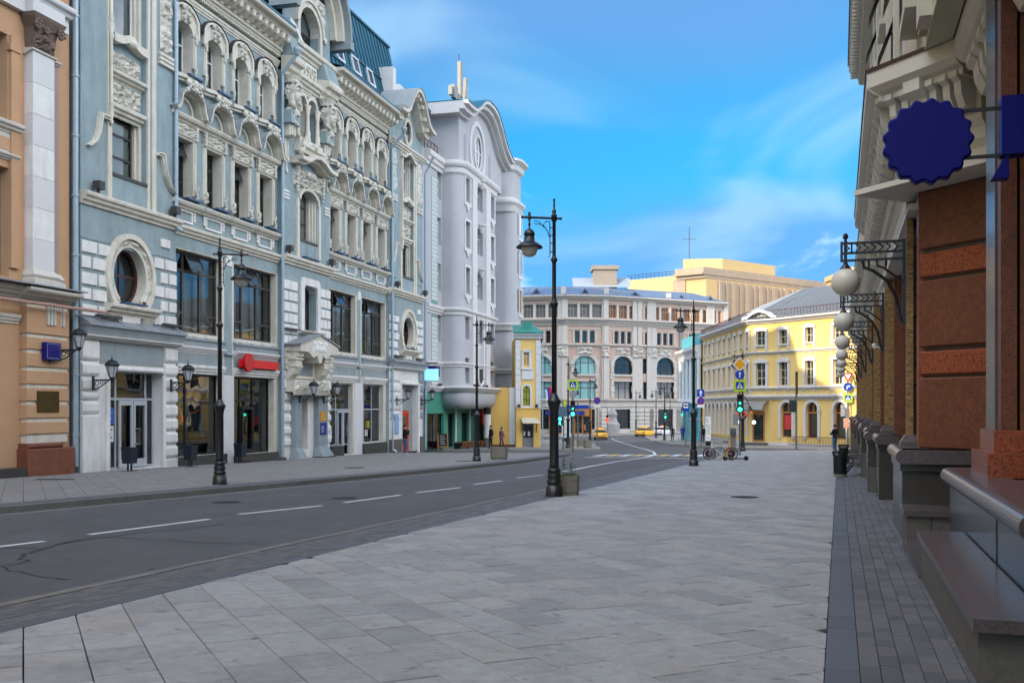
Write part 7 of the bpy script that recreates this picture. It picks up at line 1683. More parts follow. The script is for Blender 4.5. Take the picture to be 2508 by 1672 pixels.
def railing(name, p0, p1, h, step, label=None):
    r = empty(name, (p0[0], p0[1], gz(p0[1]) + .02), math.atan2(p1[1] - p0[1], p1[0] - p0[0]), label, 'railing'); ln = math.hypot(p1[0] - p0[0], p1[1] - p0[1])
    b = MB(); b.box(0, ln, -.02, .02, h - .04, h); b.box(0, ln, -.015, .015, .1, .13); b.build('rail', IRON, r)
    b = MB(); k = 0.
    while k < ln: b.box(k, k + .02, -.01, .01, .13, h - .04); k += step
    b.build('bars', IRON, r)['kind'] = 'stuff'
    return r
railing('low_railing', (23.6, 83.9), (30.6, 72.8), .85, .16, 'low black iron railing before the arched windows of the yellow house')
railing('low_railing', (20.3, 106), (20.4, 89), 1.0, .3, 'black iron railing along the shaded side of the yellow house')

# ---- turquoise house next to it
TH = empty('townhouse', (20.6, 108, 0), math.atan2(-12, .0), 'turquoise house with white columns squeezed beside the yellow house', 'building')
TH.location = (20.85, 120, 0)
b = FB(); b.wall(0, 12, -2.6, 8.6, 0, [(1 + 2.6 * k, 2.2 + 2.6 * k, 3.2, 6.2) for k in range(4)] + [(1 + 2.6 * k, 2.2 + 2.6 * k, -1.8, 1.4) for k in range(4)], .3); b.build('wall', TURQ, TH)
b = FB(); b.box(.1, 12, -8, -.31, -2.6, 8.4); b.build('body', DGLASS, TH)
for k in range(6): b = FB(); b.lathe([(.3, 2.3), (.24, 2.5), (.22, 6.8), (.34, 7.1)], 10, (.2 + k * 2.35, .25, 0)); b.build('column', FRAMEW, TH)
b = FB(); b.prism_x([(0, 7.1), (.4, 7.1), (.5, 7.6), (.9, 8.0), (.9, 8.3), (0, 8.6)], -.2, 12.1); b.box(-.1, 12, 0, .3, 2.0, 2.4); b.build('cornice', FRAMEW, TH)
b = FB(); b.box(.1, 12, -8, .1, 8.6, 9.8); b.build('attic', TURQ, TH)
# ---- small yellow and white house across the side street
SH = empty('small_house', (1.3, 80.5, 0), R(3), 'small yellow and white house with green roof and ochre porch past the lilac house', 'building')
b = FB(); b.wall(-1.0, 1.05, -2.6, 7.3, 0, [(-.36, .12, 4.95, 6.1), (-.4, .18, 1.7, 3.3)], .25); b.box(-1.0, -.98, -6, -.01, -2.6, 7.3); b.box(1.03, 1.05, -6, -.01, -2.6, 7.3); b.build('wall', YEL, SH)
b = FB(); b.box(-.9, .95, -6, -.5, -2.6, 7.2); b.build('interior', MIDIN, SH)
b = FB(); b.box(-3.2, -1.02, -4, -.4, -2.6, 3.2); b.build('side_wing', OCHRE, SH); b = FB(); b.box(-1.5, -1.02, -.4, -.3, -2.6, 3.2); b.build('side_quoin', FRAMEW, SH); b = FB(); b.box(-3.2, -1.02, -.4, -.25, -2.6, -1.5); b.build('side_plinth', GRAN, SH)
for k in range(16):
    z = -2.2 + k * .58
    for a, c in ((-1.02, -.62), (.66, 1.07)): b = FB(); b.bbox(a, c, 0, .07, z + .01, z + .57, .015); b.build('quoin', FRAMEW, SH)
b = FB(); b.box(-.5, -.36, 0, .1, 4.8, 6.25); b.box(.12, .3, 0, .1, 4.8, 6.25); b.box(-.5, .3, 0, .1, 6.1, 6.3); b.box(-.55, .4, 0, .16, 4.65, 4.82); b.box(-.5, .45, 0, .08, 3.85, 4.6); b.build('window_surround', FRAMEW, SH)
A0 = arc(-.11, 3.0, .29, .34, 180, 0, 10); b = FB(); b.archfill(-.4, .18, 3.0, 3.3, .004, .24, 10, .01); b.band([(-.4, 1.7)] + A0 + [(.18, 1.7)], [(-.55, 1.7)] + [(-.11 + (p[0] + .11) * 1.5, 3.0 + (p[1] - 3.0) * 1.5) for p in A0] + [(.33, 1.7)], 0, .1); b.box(-.62, .64, .0, .05, 1.5, 1.7); b.build('arch_surround', FRAMEW, SH)
window(SH, -.36, .12, 4.95, 6.1, -.12, (-.12,), (5.75,), FRAMEW, mat('amber_pane', (.55, .33, .06), .2, .2, 3), .05, .04)
window(SH, -.4, .18, 1.7, 3.3, -.12, (-.11,), (2.2, 2.85), FRAMED, mat('lime_lit_pane', (.22, .24, .03), .2, .6, 2, emit=.15), .05, .04)
b = FB(); b.prism_x([(0, 7.2), (.1, 7.2), (.15, 7.35), (.35, 7.5), (.35, 7.62), (0, 7.7)], -1.15, 1.2); b.build('cornice', FRAMEW, SH)
for k in range(9): b = FB(); b.box(-1.0 + k * .24, -.88 + k * .24, .05, .22, 7.2, 7.36); b.build('cornice_bracket', FRAMEW, SH)
b = FB(); b.add([(-1.2, .45, 7.7), (1.25, .45, 7.7), (.6, -3, 8.6), (-1.2, -3, 8.6)], [(0, 1, 2, 3)]); b.box(-1.25, 1.3, .38, .46, 7.64, 7.72); b.box(-.3, .35, -1.4, -.8, 7.6, 8.7); b.build('roof', GREENROOF, SH)
b = FB(); b.wall(-1.0, .95, -2.4, 1.45, .75, [(-.5, .42, -2.2, .35)], .2); b.box(-1.0, -.98, 0, .74, -2.4, 1.45); b.box(.93, .95, 0, .74, -2.4, 1.45); b.box(-1.0, .95, 0, .8, 1.45, 1.52); b.build('porch', OCHRE, SH)
b = FB(); b.box(-.5, .42, .5, .56, -2.3, .35); pd = b.build('porch_door', mat('grey_wood_door', (.2, .21, .22), .6), SH)
b = FB(); b.box(-.42, .36, .56, .58, -.9, .25); b.build('door_pane', DGLASS, pd)
b = FB(); b.box(-.4, -.26, .58, .59, -.75, -.4); b.box(-.04, .14, .58, .59, -.75, -.4); b.build('paper_notice', FRAMEW, pd)
b = FB(); b.loft([[(-.66, .76, .72), (.62, .76, .72), (.62, .76, .68), (-.66, .76, .68)], [(-.5, 1.75, .3), (.95, 1.75, .3), (.95, 1.75, .26), (-.5, 1.75, .26)]]); b.build('awning', mat('beige_awning', (.52, .48, .38), .7), SH)
b = FB()
for u in (-.6, .66): b.tube([(u, .76, -.5), (u, .76, .6), (u + .05, 1.5, .35)], .02, 5); b.tube([(u, .78, -.4), (u, 1.0, .1), (u, 1.4, .3)], .02, 5)
b.build('awning_bracket', IRON, SH)
for u in (-.75, .7): b = FB(); b.box(u - .12, u + .12, .1, .4, 1.55, 1.8); b.build('floodlight', FRAMED, SH)
b = FB(); b.tube([(1.2, .15, -1.9), (1.2, .15, 7.0), (1.25, .35, 7.3)], .05, 6); b.build('downpipe', PIPE, SH)
# hidden block added down the side street to shade the pink house
o = FB(); o.wall(-20, 3, -2.9, 28, 0, [(-19 + 3 * k, -17.6 + 3 * k, z, z + 2) for k in range(7) for z in (0, 4, 8, 12, 16, 20)], .3); SW = empty('hidden_shade_house', (0, 128, 0), 0, 'plain cream block hidden down the side street, added to shade the pink house', 'building'); o.build('wall', CREAM, SW); SW.location = (-2.5, 128, 0); SW.rotation_euler = (0, 0, R(84))
b = FB(); b.box(-20, 3, -9, -.31, -2.9, 28.5); b.box(-20, 6, -22, -9, -2.9, 37); b.build('body', DGLASS, SW)
# ================================================================== street lamps
def make_lamp():
    r = empty('street_lamp')
    b = MB(); b.lathe([(.205, 0), (.21, .02), (.2, .06), (.19, .24), (.155, .25), (.15, .29), (.17, .31), (.17, .36), (.14, .39), (.16, .45), (.16, .5), (.135, .53), (.15, .57), (.16, .6), (.13, .66)], 20); b.build('base', IRON, r, True)
    b = MB(); b.lathe([(.122, .64), (.108, .75), (.104, 2.0), (.115, 2.02), (.115, 2.06), (.13, 2.1), (.165, 2.2), (.165, 2.22), (.12, 2.27), (.09, 2.34), (.062, 2.4)], 20); b.build('lower_shaft', IRON, r, True)
    b = MB(); b.lathe([(.062, 2.38), (.056, 4.36), (.07, 4.4), (.1, 4.47), (.1, 4.49), (.06, 4.52), (.05, 4.6), (.047, 5.42), (.06, 5.45), (.088, 5.5), (.05, 5.55), (.043, 5.6), (.04, 6.38), (.065, 6.4), (.065, 6.5), (.075, 6.52), (.04, 6.56), (.05, 6.62), (.05, 6.64), (.028, 6.66), (.018, 6.86), (.032, 6.88), (.018, 6.92), (.001, 6.93)], 14); b.build('shaft', IRON, r, True)
    b = MB(); b.tube([(.16, 0, 6.46), (-.74, 0, 6.46)], .028, 8); b.ball((.16, 0, 6.46), .035, 8, 6); b.ball((-.76, 0, 6.46), .035, 8, 6); b.lathe([(.04, -.05), (.045, .0), (.03, .08), (.035, .1), (.001, .14)], 8, (-.59, 0, 6.46))
    b.tube([(-.105, 0, 6.36), (-.1, 0, 6.0), (-.1, 0, 5.62), (-.13, 0, 5.55)], .012, 5)
    b.tube([(-.1, 0, 6.0), (-.16, 0, 6.16), (-.26, 0, 6.3), (-.2, 0, 6.38), (-.1, 0, 6.38)], .012, 5); b.tube([(-.22, 0, 6.24), (-.32, 0, 6.31), (-.46, 0, 6.31), (-.47, 0, 6.39), (-.36, 0, 6.36), (-.24, 0, 6.24)], .011, 5)
    for z in (5.68, 5.88, 6.06, 6.24): b.box(-.1, -.03, -.01, .01, z - .01, z + .01)
    b.build('arm', IRON, r)
    c = (-.59, 0, 0)
    b = MB(); b.lathe([(.02, 6.42), (.025, 6.32), (.035, 6.3), (.02, 6.26), (.02, 6.2), (.05, 6.19), (.1, 6.15), (.128, 6.08), (.128, 6.05), (.115, 6.04), (.115, 6.0), (.12, 5.99), (.13, 5.9), (.22, 5.86), (.24, 5.83), (.3, 5.79), (.31, 5.75), (.29, 5.755), (.2, 5.82)], 24, c); b.build('lamp_shade', IRON, r, True)
    b = MB(); b.lathe([(.205, 5.83), (.2, 5.76), (.185, 5.68), (.15, 5.6), (.09, 5.555), (.001, 5.54)], 20, c); b.build('lamp_bowl', OPAL, r, True)
    return r
lp_ = make_lamp()
LP = [(.98, 22.8, R(12), 'tall black street lamp on the slab edge, nearest to the camera'), (-8.2, 27.5, R(190), 'tall black street lamp on the far pavement before the red shop sign'), (-1.67, 46.5, R(195), 'black street lamp on the far pavement before the lilac grey house'),
      (7.6, 41.0, R(14), 'black street lamp beside the parked bicycle and scooter'), (4.35, 76.0, R(185), 'black street lamp behind the green traffic light by the small yellow house'), (15.7, 66.7, R(15), 'black street lamp behind the traffic light before the yellow corner house'),
      (8.2, 103, R(190), 'street lamp behind the far concrete planters'), (7.6, 122, R(190), 'small distant street lamp left of the taxi'), (18.9, 121.5, R(12), 'distant street lamp beside the two walkers'), (20.0, 136, R(12), 'distant street lamp next to the yellow taxi'),
      (18.6, 147, R(180), 'distant lamp before the pink house, left of the second taxi'), (25.0, 155, R(0), 'thin distant lamp before the rusticated pink wall, farthest right'), (23.4, 150, R(190), 'far street lamp behind the white car')]
for i, (x, y, a, lab) in enumerate(LP):
    o = lp_ if i == 0 else copy_tree(lp_)
    o.location = (x, y, gz(y) + (.02 if y > 70 else 0)); o.rotation_euler = (0, 0, a); tag(o, lab, 'street lamp', 'street lamps along both pavements')

# ================================================================== planters
CONC = mat('concrete_planter', (.22, .20, .165), .85, .15, 6, .2, 60, dirt=.5, dirtc=(.10, .09, .075)); GRASS = mat('planter_green', (.05, .13, .02), .8, .4, 12); SOIL = mat('soil', (.03, .022, .015), .95)
def planter(x, y, w, h, label, plants=True, rz=.3):
    r = empty('planter', (x, y, gz(y)), rz, label, 'planter', 'concrete planters')
    hexp = lambda k: [(w * k * cx, w * k * cy) for cx, cy in ((-.5, -.28), (-.28, -.5), (.28, -.5), (.5, -.28), (.5, .28), (.28, .5), (-.28, .5), (-.5, .28))]
    b = MB(); b.loft([[(*p, z) for p in hexp(k)] for k, z in ((.92, 0), (.92, .08), (1, .08), (1, h * .72))]); b.build('body', CONC, r)
    b = MB(); b.loft([[(*p, z) for p in hexp(k)] for k, z in ((.97, h * .72), (.97, h * .75), (1.03, h * .75), (1.04, h), (.88, h), (.86, h - .06))]); b.build('rim', CONC, r)
    b = MB(); b.loft([[(*p, z) for p in hexp(.87)] for z in (h - .12, h - .05)]); b.build('soil', SOIL, r)
    if plants:
        rn = random.Random(int(x * 100)); b = MB()
        for k in range(190):
            px, py = rn.uniform(-.4, .4) * w, rn.uniform(-.4, .4) * w; hh = rn.uniform(.04, .13) if k > 6 else rn.uniform(.25, .55); a = rn.uniform(0, 6.28); q = .012 if k > 6 else .007
            tx, ty = px + rn.gauss(0, .05), py + rn.gauss(0, .05)
            b.add([(px - q * math.cos(a), py - q * math.sin(a), h - .06), (px + q * math.cos(a), py + q * math.sin(a), h - .06), (tx, ty, h - .05 + hh)], [(0, 1, 2)])
            if k <= 6:
                for j in range(6): zz = h + hh * (.3 + .1 * j); a2 = rn.uniform(0, 6.28); b.add([(px + (tx - px) * .5, py, zz), (px + .05 * math.cos(a2), py + .05 * math.sin(a2), zz + .03), (px + .03 * math.cos(a2 + .5), py + .03 * math.sin(a2 + .5), zz - .01)], [(0, 1, 2)])
        g = b.build('weeds', GRASS, r); g['kind'] = 'stuff'
planter(1.36, 23.25, .42, .47, 'octagonal concrete planter with grass right behind the nearest lamp post', True, .25)
planter(-.65, 49.2, .8, .62, 'square mottled concrete planter on the far pavement near the lilac house', False, .2)
planter(5.9, 76.4, .62, .62, 'concrete planter at the kerb corner below the no-stopping sign', False, .1); planter(5.9, 84.5, .6, .6, 'second concrete planter just behind the one at the kerb corner', False, .1); planter(5.2, 86, .6, .6, 'smaller looking planter left of the pair at the kerb', False, .1)

# ================================================================== traffic lights and road signs
HOUS = mat('signal_housing', (.035, .04, .04), .5, .1, 5); GREENL = mat('green_signal', (.02, .9, .55), .4, emit=4.5); REDL = mat('red_signal', (.95, .05, .02), .4, emit=3.); OFFL = mat('dark_lens', (.02, .022, .022), .15)
LIME = mat('lime_sign', (.42, .62, .01), .5, .04, 4); SBLUE = mat('sign_blue', (.01, .05, .36), .45, .04, 4); SWHITE = mat('sign_white', (.72, .72, .72), .5, .04, 4); SRED = mat('sign_red_ring', (.55, .015, .02), .5); SYEL = mat('sign_amber', (.75, .36, .01), .5); SGREY = mat('sign_back_grey', (.26, .27, .28), .5); POLE = mat('grey_pole', (.16, .17, .165), .5, .1, 4, metal=.3)
# all sign faces look towards local -y
def disc(b, x, z, r, y0, y1, n=24): b.loft([[(x + r * math.cos(2 * math.pi * i / n), y, z + r * math.sin(2 * math.pi * i / n)) for i in range(n)] for y in (y0, y1)])
def sq(b, x, z, w, h, y0, y1): b.box(x - w / 2, x + w / 2, y0, y1, z - h / 2, z + h / 2)
def walker(b, x, z, s, y0, y1):                                # striding figure on stripes
    def P(pts): b.prism_y([(x + a * s, z + c * s) for a, c in pts], y0, y1)
    disc(b, x + .02 * s, z + .30 * s, .055 * s, y0, y1, 10)
    P([(-.05, .22), (.07, .23), (.05, -.02), (-.06, -.02)]); P([(-.06, 0), (0, 0), (-.08, -.2), (-.2, -.32), (-.25, -.3), (-.14, -.17)]); P([(-.01, 0), (.05, 0), (.12, -.17), (.22, -.32), (.16, -.34), (.05, -.18)])
    P([(-.04, .2), (-.02, .16), (-.14, .06), (-.17, .09)]); P([(.05, .21), (.08, .19), (.18, .06), (.15, .04)])
def crossing_sign(r, z, w, y=-.06):
    b = MB(); sq(b, 0, z, w, w, y, y + .02); o = b.build('crossing_sign', LIME, r)
    b = MB(); sq(b, 0, z, w * .64, w * .64, y - .004, y); b.build('sign_field', SBLUE, o)
    b = MB(); b.prism_y([(-w * .27, z - w * .24), (w * .27, z - w * .24), (0, z + w * .26)], y - .008, y - .004); b.build('sign_triangle', SWHITE, o)
    b = MB(); walker(b, 0, z - w * .06, w * .62, y - .012, y - .008); b.build('walker_symbol', mat('sign_black', (.01, .01, .015), .5), o)
def round_sign(r, z, rad, kind, y=-.06):
    b = MB(); disc(b, 0, z, rad, y, y + .02)
    o = b.build('round_sign', SRED if kind == 'nostop' else SBLUE, r)
    if kind == 'nostop':
        b = MB(); disc(b, 0, z, rad * .86, y - .004, y); b.build('sign_field', SBLUE, o)
        for s in (-1, 1): b = MB(); c = rad * .6; q = rad * .09; b.prism_y([(-c, z - s * c - q), (-c + q, z - s * c + 0), (c, z + s * c + q), (c - q, z + s * c)] if True else [], y - .008 - .002 * (s > 0), y - .004); b.build('sign_cross', SRED, o)
    elif kind == 'ahead':
        b = MB(); b.box(-rad * .12, rad * .12, y - .004, y, z - rad * .6, z + rad * .2); b.prism_y([(-rad * .35, z + rad * .15), (rad * .35, z + rad * .15), (0, z + rad * .65)], y - .004, y); b.build('sign_arrow', SWHITE, o)
    elif kind == 'right':
        b = MB(); b.box(-rad * .3, -rad * .08, y - .004, y, z - rad * .55, z + rad * .25); b.box(-rad * .3, rad * .2, y - .004, y - .0005, z + .05 * rad, z + rad * .27); b.prism_y([(rad * .15, z - rad * .15), (rad * .15, z + rad * .45), (rad * .6, z + rad * .16)], y - .004, y); b.build('sign_arrow', SWHITE, o)
    elif kind == 'back': o.data.materials[0] = SGREY
    return o
def signal(r, z0, w=.3, lit='g', y=-.12):
    """three-lens head: dark lens, countdown digits, lit lens"""
    h = w * 3.3
    b = MB(); b.bbox(-w / 2, w / 2, y, y + .16, z0, z0 + h, .02); o = b.build('signal_head', HOUS, r)
    zz = [z0 + h * (k + .5) / 3 for k in range(3)]
    for k in range(3):
        b = MB(); disc(b, 0, zz[k], w * .36, y - .03, y, 20)
        lens = b.build('lens', (GREENL if k == 0 else OFFL) if lit == 'g' else (REDL if k != 2 else OFFL), o)
        b = MB(); A0 = [(w * .4 * math.cos(R(a)), zz[k] + w * .4 * math.sin(R(a))) for a in range(20, 161, 20)]; b.band(A0, [(p[0] * 1.06, zz[k] + (p[1] - zz[k]) * 1.06) for p in A0], y - .13, y); b.build('visor', HOUS, o)
    if lit == 'g':
        b = MB(); s = w * .2; z = zz[1]
        b.box(-s * .7, -s * .35, y - .035, y - .03, z - s, z + s); b.box(s * .35, s * .7, y - .035, y - .03, z - s, z + s); b.box(-s * .35, s * .35, y - .035, y - .03, z + s * .65, z + s); b.build('countdown_digit', GREENL, o)
    return o
def pole(r, h, rad=.055, m=POLE): b = MB(); b.lathe([(rad * 1.5, 0), (rad * 1.5, .12), (rad, .16), (rad, h)], 12); return b.build('pole', m, r)
def place(name, x, y, label, cat, rz=0., group=None, dz=0.): return empty(name, (x, y, gz(y) + dz), rz, label, cat, group)
g0 = 1.19
r = place('traffic_light', 13.2, 56.8, 'green traffic light with priority diamond, blue arrow and crossing signs near the bicycle', 'traffic light', R(-8), 'traffic lights')
pole(r, 5.5); signal(r, g0 + 1.28, .32); crossing_sign(r, g0 + 2.83, .68); round_sign(r, g0 + 3.46, .27, 'ahead')
b = MB(); z = g0 + 4.06; b.prism_y([(-.42, z), (0, z - .42), (.42, z), (0, z + .42)], -.06, -.04); d_ = b.build('priority_sign', SWHITE, r); b = MB(); b.prism_y([(-.33, z), (0, z - .33), (.33, z), (0, z + .33)], -.066, -.06); b.build('sign_field', SYEL, d_)
b = MB(); b.bbox(-.4, -.1, -.3, -.1, g0 + .55, g0 + 1.2, .03); b.build('side_signal', SGREY, r)
r = place('traffic_light', 3.93, 63.4, 'green traffic light under a lime crossing sign at the left kerb corner', 'traffic light', R(-2), 'traffic lights')
pole(r, 4.7, .06, mat('taupe_pole', (.15, .13, .11), .6)); signal(r, 1.33 + .97, .31); crossing_sign(r, 1.33 + 3.02, .66); round_sign(r, 1.33 + 2.42, .23, 'back')
b = MB(); b.prism_y([(-.95, 2.3), (-.35, 2.3), (-.35, 2.95), (-1.1, 2.95)], .1, .14); b.build('striped_board', mat('blue_grey_board', (.10, .17, .24), .5, .4, 8), r)
r = place('pedestrian_signal', 3.85, 73.4, 'green glowing pedestrian countdown box left of the traffic light', 'traffic light', 0, 'traffic lights')
pole(r, 3.6, .07); b = MB(); b.bbox(-.5, -.06, -.2, -.02, 1.75, 2.42, .02); hb = b.build('signal_head', HOUS, r)
TEALL = mat('teal_signal', (.05, .85, .8), .4, emit=3.5)
b = MB(); b.box(-.4, -.34, -.21, -.2, 2.14, 2.34); b.box(-.24, -.18, -.21, -.2, 2.14, 2.34); b.box(-.34, -.24, -.21, -.2, 2.28, 2.34); b.build('countdown_digit', TEALL, hb); b = MB(); walker(b, -.28, 1.94, .42, -.21, -.2); b.build('walker_symbol', TEALL, hb)
b = MB(); sq(b, .1, 3.3, .18, .62, -.1, -.06); b.build('sign_edge', LIME, r)
r = place('traffic_light', 26.9, 78.5, 'red pedestrian light with yield, blue arrow and crossing signs by the granite wall', 'traffic light', R(-8), 'traffic lights')
pole(r, 6.2, .06); crossing_sign(r, 3.95, .7); round_sign(r, 4.85, .34, 'right')
b = MB(); z = 5.6; b.prism_y([(-.42, z + .36), (.42, z + .36), (0, z - .38)], -.06, -.04); t_ = b.build('yield_sign', SRED, r); b = MB(); b.prism_y([(-.25, z + .26), (.25, z + .26), (0, z - .18)], -.066, -.06); b.build('sign_field', SWHITE, t_)
for k, zz in enumerate((1.75, 2.15)):
    b = MB(); b.bbox(-.36, .06, -.2, -.06, zz - .19, zz + .19, .02); hb = b.build('signal_head', SGREY, r); b = MB(); disc(b, -.15, zz, .15, -.23, -.2, 16); b.build('lens', REDL, hb)
b = MB()
for k in range(3): b.bbox(-.55, -.25, -.1, .1, 2.5 + k * .32, 2.78 + k * .32, .04)
b.build('side_signal', SGREY, r)
r = place('traffic_light', 22.0, 141, 'distant green traffic light on the pole right of the yellow taxi', 'traffic light', R(-5), 'traffic lights', .02); pole(r, 4.0, .06); signal(r, 2.6, .42)
r = place('traffic_light', 25.4, 146, 'distant green traffic light with a lime crossing sign above it', 'traffic light', R(-5), 'traffic lights', .02); pole(r, 6, .06); signal(r, 2.9, .42); crossing_sign(r, 6.2, .9)
r = place('traffic_light', 14.0, 144, 'distant red signal on a grey pole before the pink house', 'traffic light', R(0), 'traffic lights', .02); pole(r, 4.2, .06); signal(r, 2.0, .34, 'r')
# plain poles and sign posts
r = place('sign_post', 20.4, 70.3, 'plain grey post with control box and edge-on black panel before the yellow house', 'post', R(0)); pole(r, 5.0, .075)
b = MB(); b.box(-.05, .02, -.3, .1, 4.0, 5.6); b.build('edge_on_panel', BLACKM, r); b = MB(); b.bbox(-.5, -.08, -.18, .1, 2.7, 3.55, .02); b.build('control_box', HOUS, r)
r = place('sign_post', 15.9, 82.6, 'post with blue arrow, no-stopping disc and plate at the right kerb', 'sign', R(-6)); pole(r, 4.6, .05)
b = MB(); sq(b, 0, 4.5, .62, .62, -.06, -.04); s_ = b.build('arrow_sign', SBLUE, r); b = MB(); b.box(-.06, .06, -.066, -.06, 4.25, 4.55); b.prism_y([(-.17, 4.5), (.17, 4.5), (0, 4.76)], -.066, -.06); b.build('sign_arrow', SWHITE, s_); round_sign(r, 3.83, .31, 'nostop'); b = MB(); sq(b, 0, 3.4, .6, .24, -.06, -.04); b.build('distance_plate', SWHITE, r)
r = place('sign_post', 7.3, 84, 'no-stopping disc and plate on a post beside the concrete planters', 'sign', R(-4)); pole(r, 4.2, .05); round_sign(r, 3.9, .3, 'nostop'); b = MB(); sq(b, 0, 3.42, .56, .24, -.06, -.04); b.build('distance_plate', SWHITE, r)
r = place('sign_post', 5.3, 79, 'street name post with long blue plate left of the no-stopping sign', 'sign', R(0)); pole(r, 3.6, .05); b = MB(); b.box(-1.1, .9, -.05, -.02, 3.1, 3.4); b.build('name_plate', SBLUE, r)
r = place('bus_stop_sign', 15.6, 88, 'blue bus stop sign on a post behind the right-hand street lamp', 'sign', R(-4)); pole(r, 3.9, .05); b = MB(); sq(b, 0, 3.45, .58, .82, -.06, -.04); s_ = b.build('stop_sign', SBLUE, r); b = MB(); sq(b, 0, 3.55, .42, .4, -.066, -.06); f_ = b.build('sign_field', SWHITE, s_); b = MB(); sq(b, 0, 3.56, .34, .14, -.07, -.066); b.build('bus_symbol', BLACKM, s_)
r = place('shelter', 17.4, 93, 'grey bus shelter with timetable panels behind the right street lamp', 'bus shelter', R(80)); b = MB(); b.box(-1.8, 1.8, -.7, .7, 2.35, 2.45); b.build('roof', SGREY, r)
for k in (-1.7, 1.7): b = MB(); b.box(k - .04, k + .04, .55, .63, 0, 2.35); b.build('post', SGREY, r)
b = MB(); b.box(-1.7, 1.7, .6, .63, .3, 2.2); b.build('pane', GLASS, r); b = MB(); b.box(-1.2, 1.2, .1, .5, .42, .48); b.build('seat', SGREY, r)
MAPM = mat('map_print', (.55, .58, .58), .5, .5, 9)
def stele(x, y, w, h, label, rz=0.):
    r = place('information_stele', x, y, label, 'information board', rz, 'information boards'); b = MB(); b.box(-w / 2, w / 2, -.12, .12, 0, .45); b.build('base', BLACKM, r); b = MB(); b.bbox(-w / 2, w / 2, -.12, .12, .45, h, .01); b.build('panel', SWHITE, r)
    b = MB(); b.box(-w / 2 + .06, w / 2 - .06, -.13, -.122, h * .4, h * .75); b.build('map', MAPM, r); b = MB(); disc(b, 0, h * .27, w * .28, -.13, -.122); b.build('map_roundel', mat('pale_roundel', (.42, .5, .52), .5), r)
    b = MB()
    for k in range(5): b.box(-w / 2 + .08, w / 2 - .25 + .04 * (k % 3), -.13, -.122, h * .8 + k * .07, h * .8 + k * .07 + .025)
    b.build('print_lines', SGREY, r)
stele(16.85, 84.2, .42, 2.55, 'tall white map board beside the no-stopping post on the right', R(-6)); stele(6.2, 112, .95, 3.0, 'pale blue-white information board beyond the traffic light on the left', 0)
r = place('parking_meter', 14.9, 66.0, 'grey parking terminal with slanted top behind the scooter', 'parking meter', R(-8)); b = MB(); b.box(-.16, .16, -.1, .1, 0, 1.05); b.build('column', CONC, r); b = MB(); b.loft([[(-.2, -.18, 1.05), (.2, -.18, 1.05), (.2, .14, 1.05), (-.2, .14, 1.05)], [(-.2, -.1, 1.3), (.2, -.1, 1.3), (.2, .14, 1.55), (-.2, .14, 1.55)]]); b.build('head', HOUS, r)
# flag on the small house
r = empty('flag', (2.75, 79.6, 1.9), 0, 'white blue and red tricolour flag hanging on a slanted pole by the small house', 'flag')
b = MB(); b.tube([(-.2, .3, .6), (.55, -.4, 1.35)], .025, 6); b.build('flag_pole', mat('pale_wood', (.5, .42, .3), .6), r)
for k, (nm, c) in enumerate((('white_band', (.7, .7, .72)), ('blue_band', (.01, .05, .5)), ('red_band', (.6, .01, .02)))):
    b = MB(); V = []
    for i in range(9):
        s = i / 8
        for w_ in (k / 3, (k + 1) / 3): V.append((-.1 + .45 * w_ * 1.0 + .35 * s * .6 + .04 * math.sin(s * 7), -.35 + .06 * math.sin(s * 6 + k), 1.05 - w_ * .05 * 0 + .45 * (1 - w_) * -.9 + .35 - s * 1.15))
    b.add(V, [(2 * i, 2 * i + 1, 2 * i + 3, 2 * i + 2) for i in range(8)]); b.build(nm, mat('flag_' + nm, c, .8, .05, 5), r)
# aerials on the lilac house
r = empty('antenna_mast', left_pt(46.2, -.6, 25.4), BANG, 'cluster of pale mobile phone antennas on the wavy gable', 'antenna')
ANT = mat('antenna_beige', (.27, .26, .235), .5)
b = MB(); b.tube([(0, 0, 0), (0, 0, 3.9)], .09, 8); b.tube([(0, 0, 3.2), (-.3, 0, 4.7)], .03, 5); b.tube([(.25, 0, 3), (.25, 0, 4.3)], .02, 5); b.build('mast', FRAMED, r)
b = MB(); b.bbox(-.9, -.3, -.35, -.05, 1.1, 3.9, .06); b.build('panel_antenna', ANT, r); b = MB(); b.loft([[(.5, -.3, .6), (.85, -.3, .6), (.85, -.05, .6), (.5, -.05, .6)], [(.8, -.3, 3.1), (1.2, -.3, 3.1), (1.2, -.05, 3.1), (.8, -.05, 3.1)]]); b.build('panel_antenna', ANT, r)
b = MB(); b.bbox(-2.6, -1.7, -.4, 0, .5, 1.5, .05); b.bbox(-1.5, -1.0, -.4, 0, .4, 1.1, .05); b.bbox(-3.0, -2.65, -.3, 0, .6, 1.3, .04); b.build('equipment_box', ANT, r)
b = MB()
for k in range(9): b.tube([(-2.4 + k * .3, -.2, .6), (-2.2 + k * .3, -.25, .1 + .1 * (k % 3)), (-1.9 + k * .3, -.2, -.6)], .03, 5)
b.build('cables', BLACKM, r)
b = MB()
for dx_ in (1.6, 2.1): b.tube([(dx_, 0, 0), (dx_, 0, 2.7)], .035, 5)
for k in range(5): b.tube([(1.6, 0, .4 + k * .5), (2.1, 0, .4 + k * .5)], .02, 5)
b.build('access_ladder', SGREY, r)
o = MB(); o.tube([(0, 0, 0), (0, 0, 6.5)], .04, 5)
for k in range(4): a = k * 1.57; o.tube([(0, 0, 5.2), (.5 * math.cos(a), .5 * math.sin(a), 5.9), (0, 0, 6.6)], .025, 4)
o = o.build('roof_aerial', SGREY); o.location = (2.0, 166, 21.6); tag(o, 'thin wire aerial on the blue roof of the pink house', 'antenna')

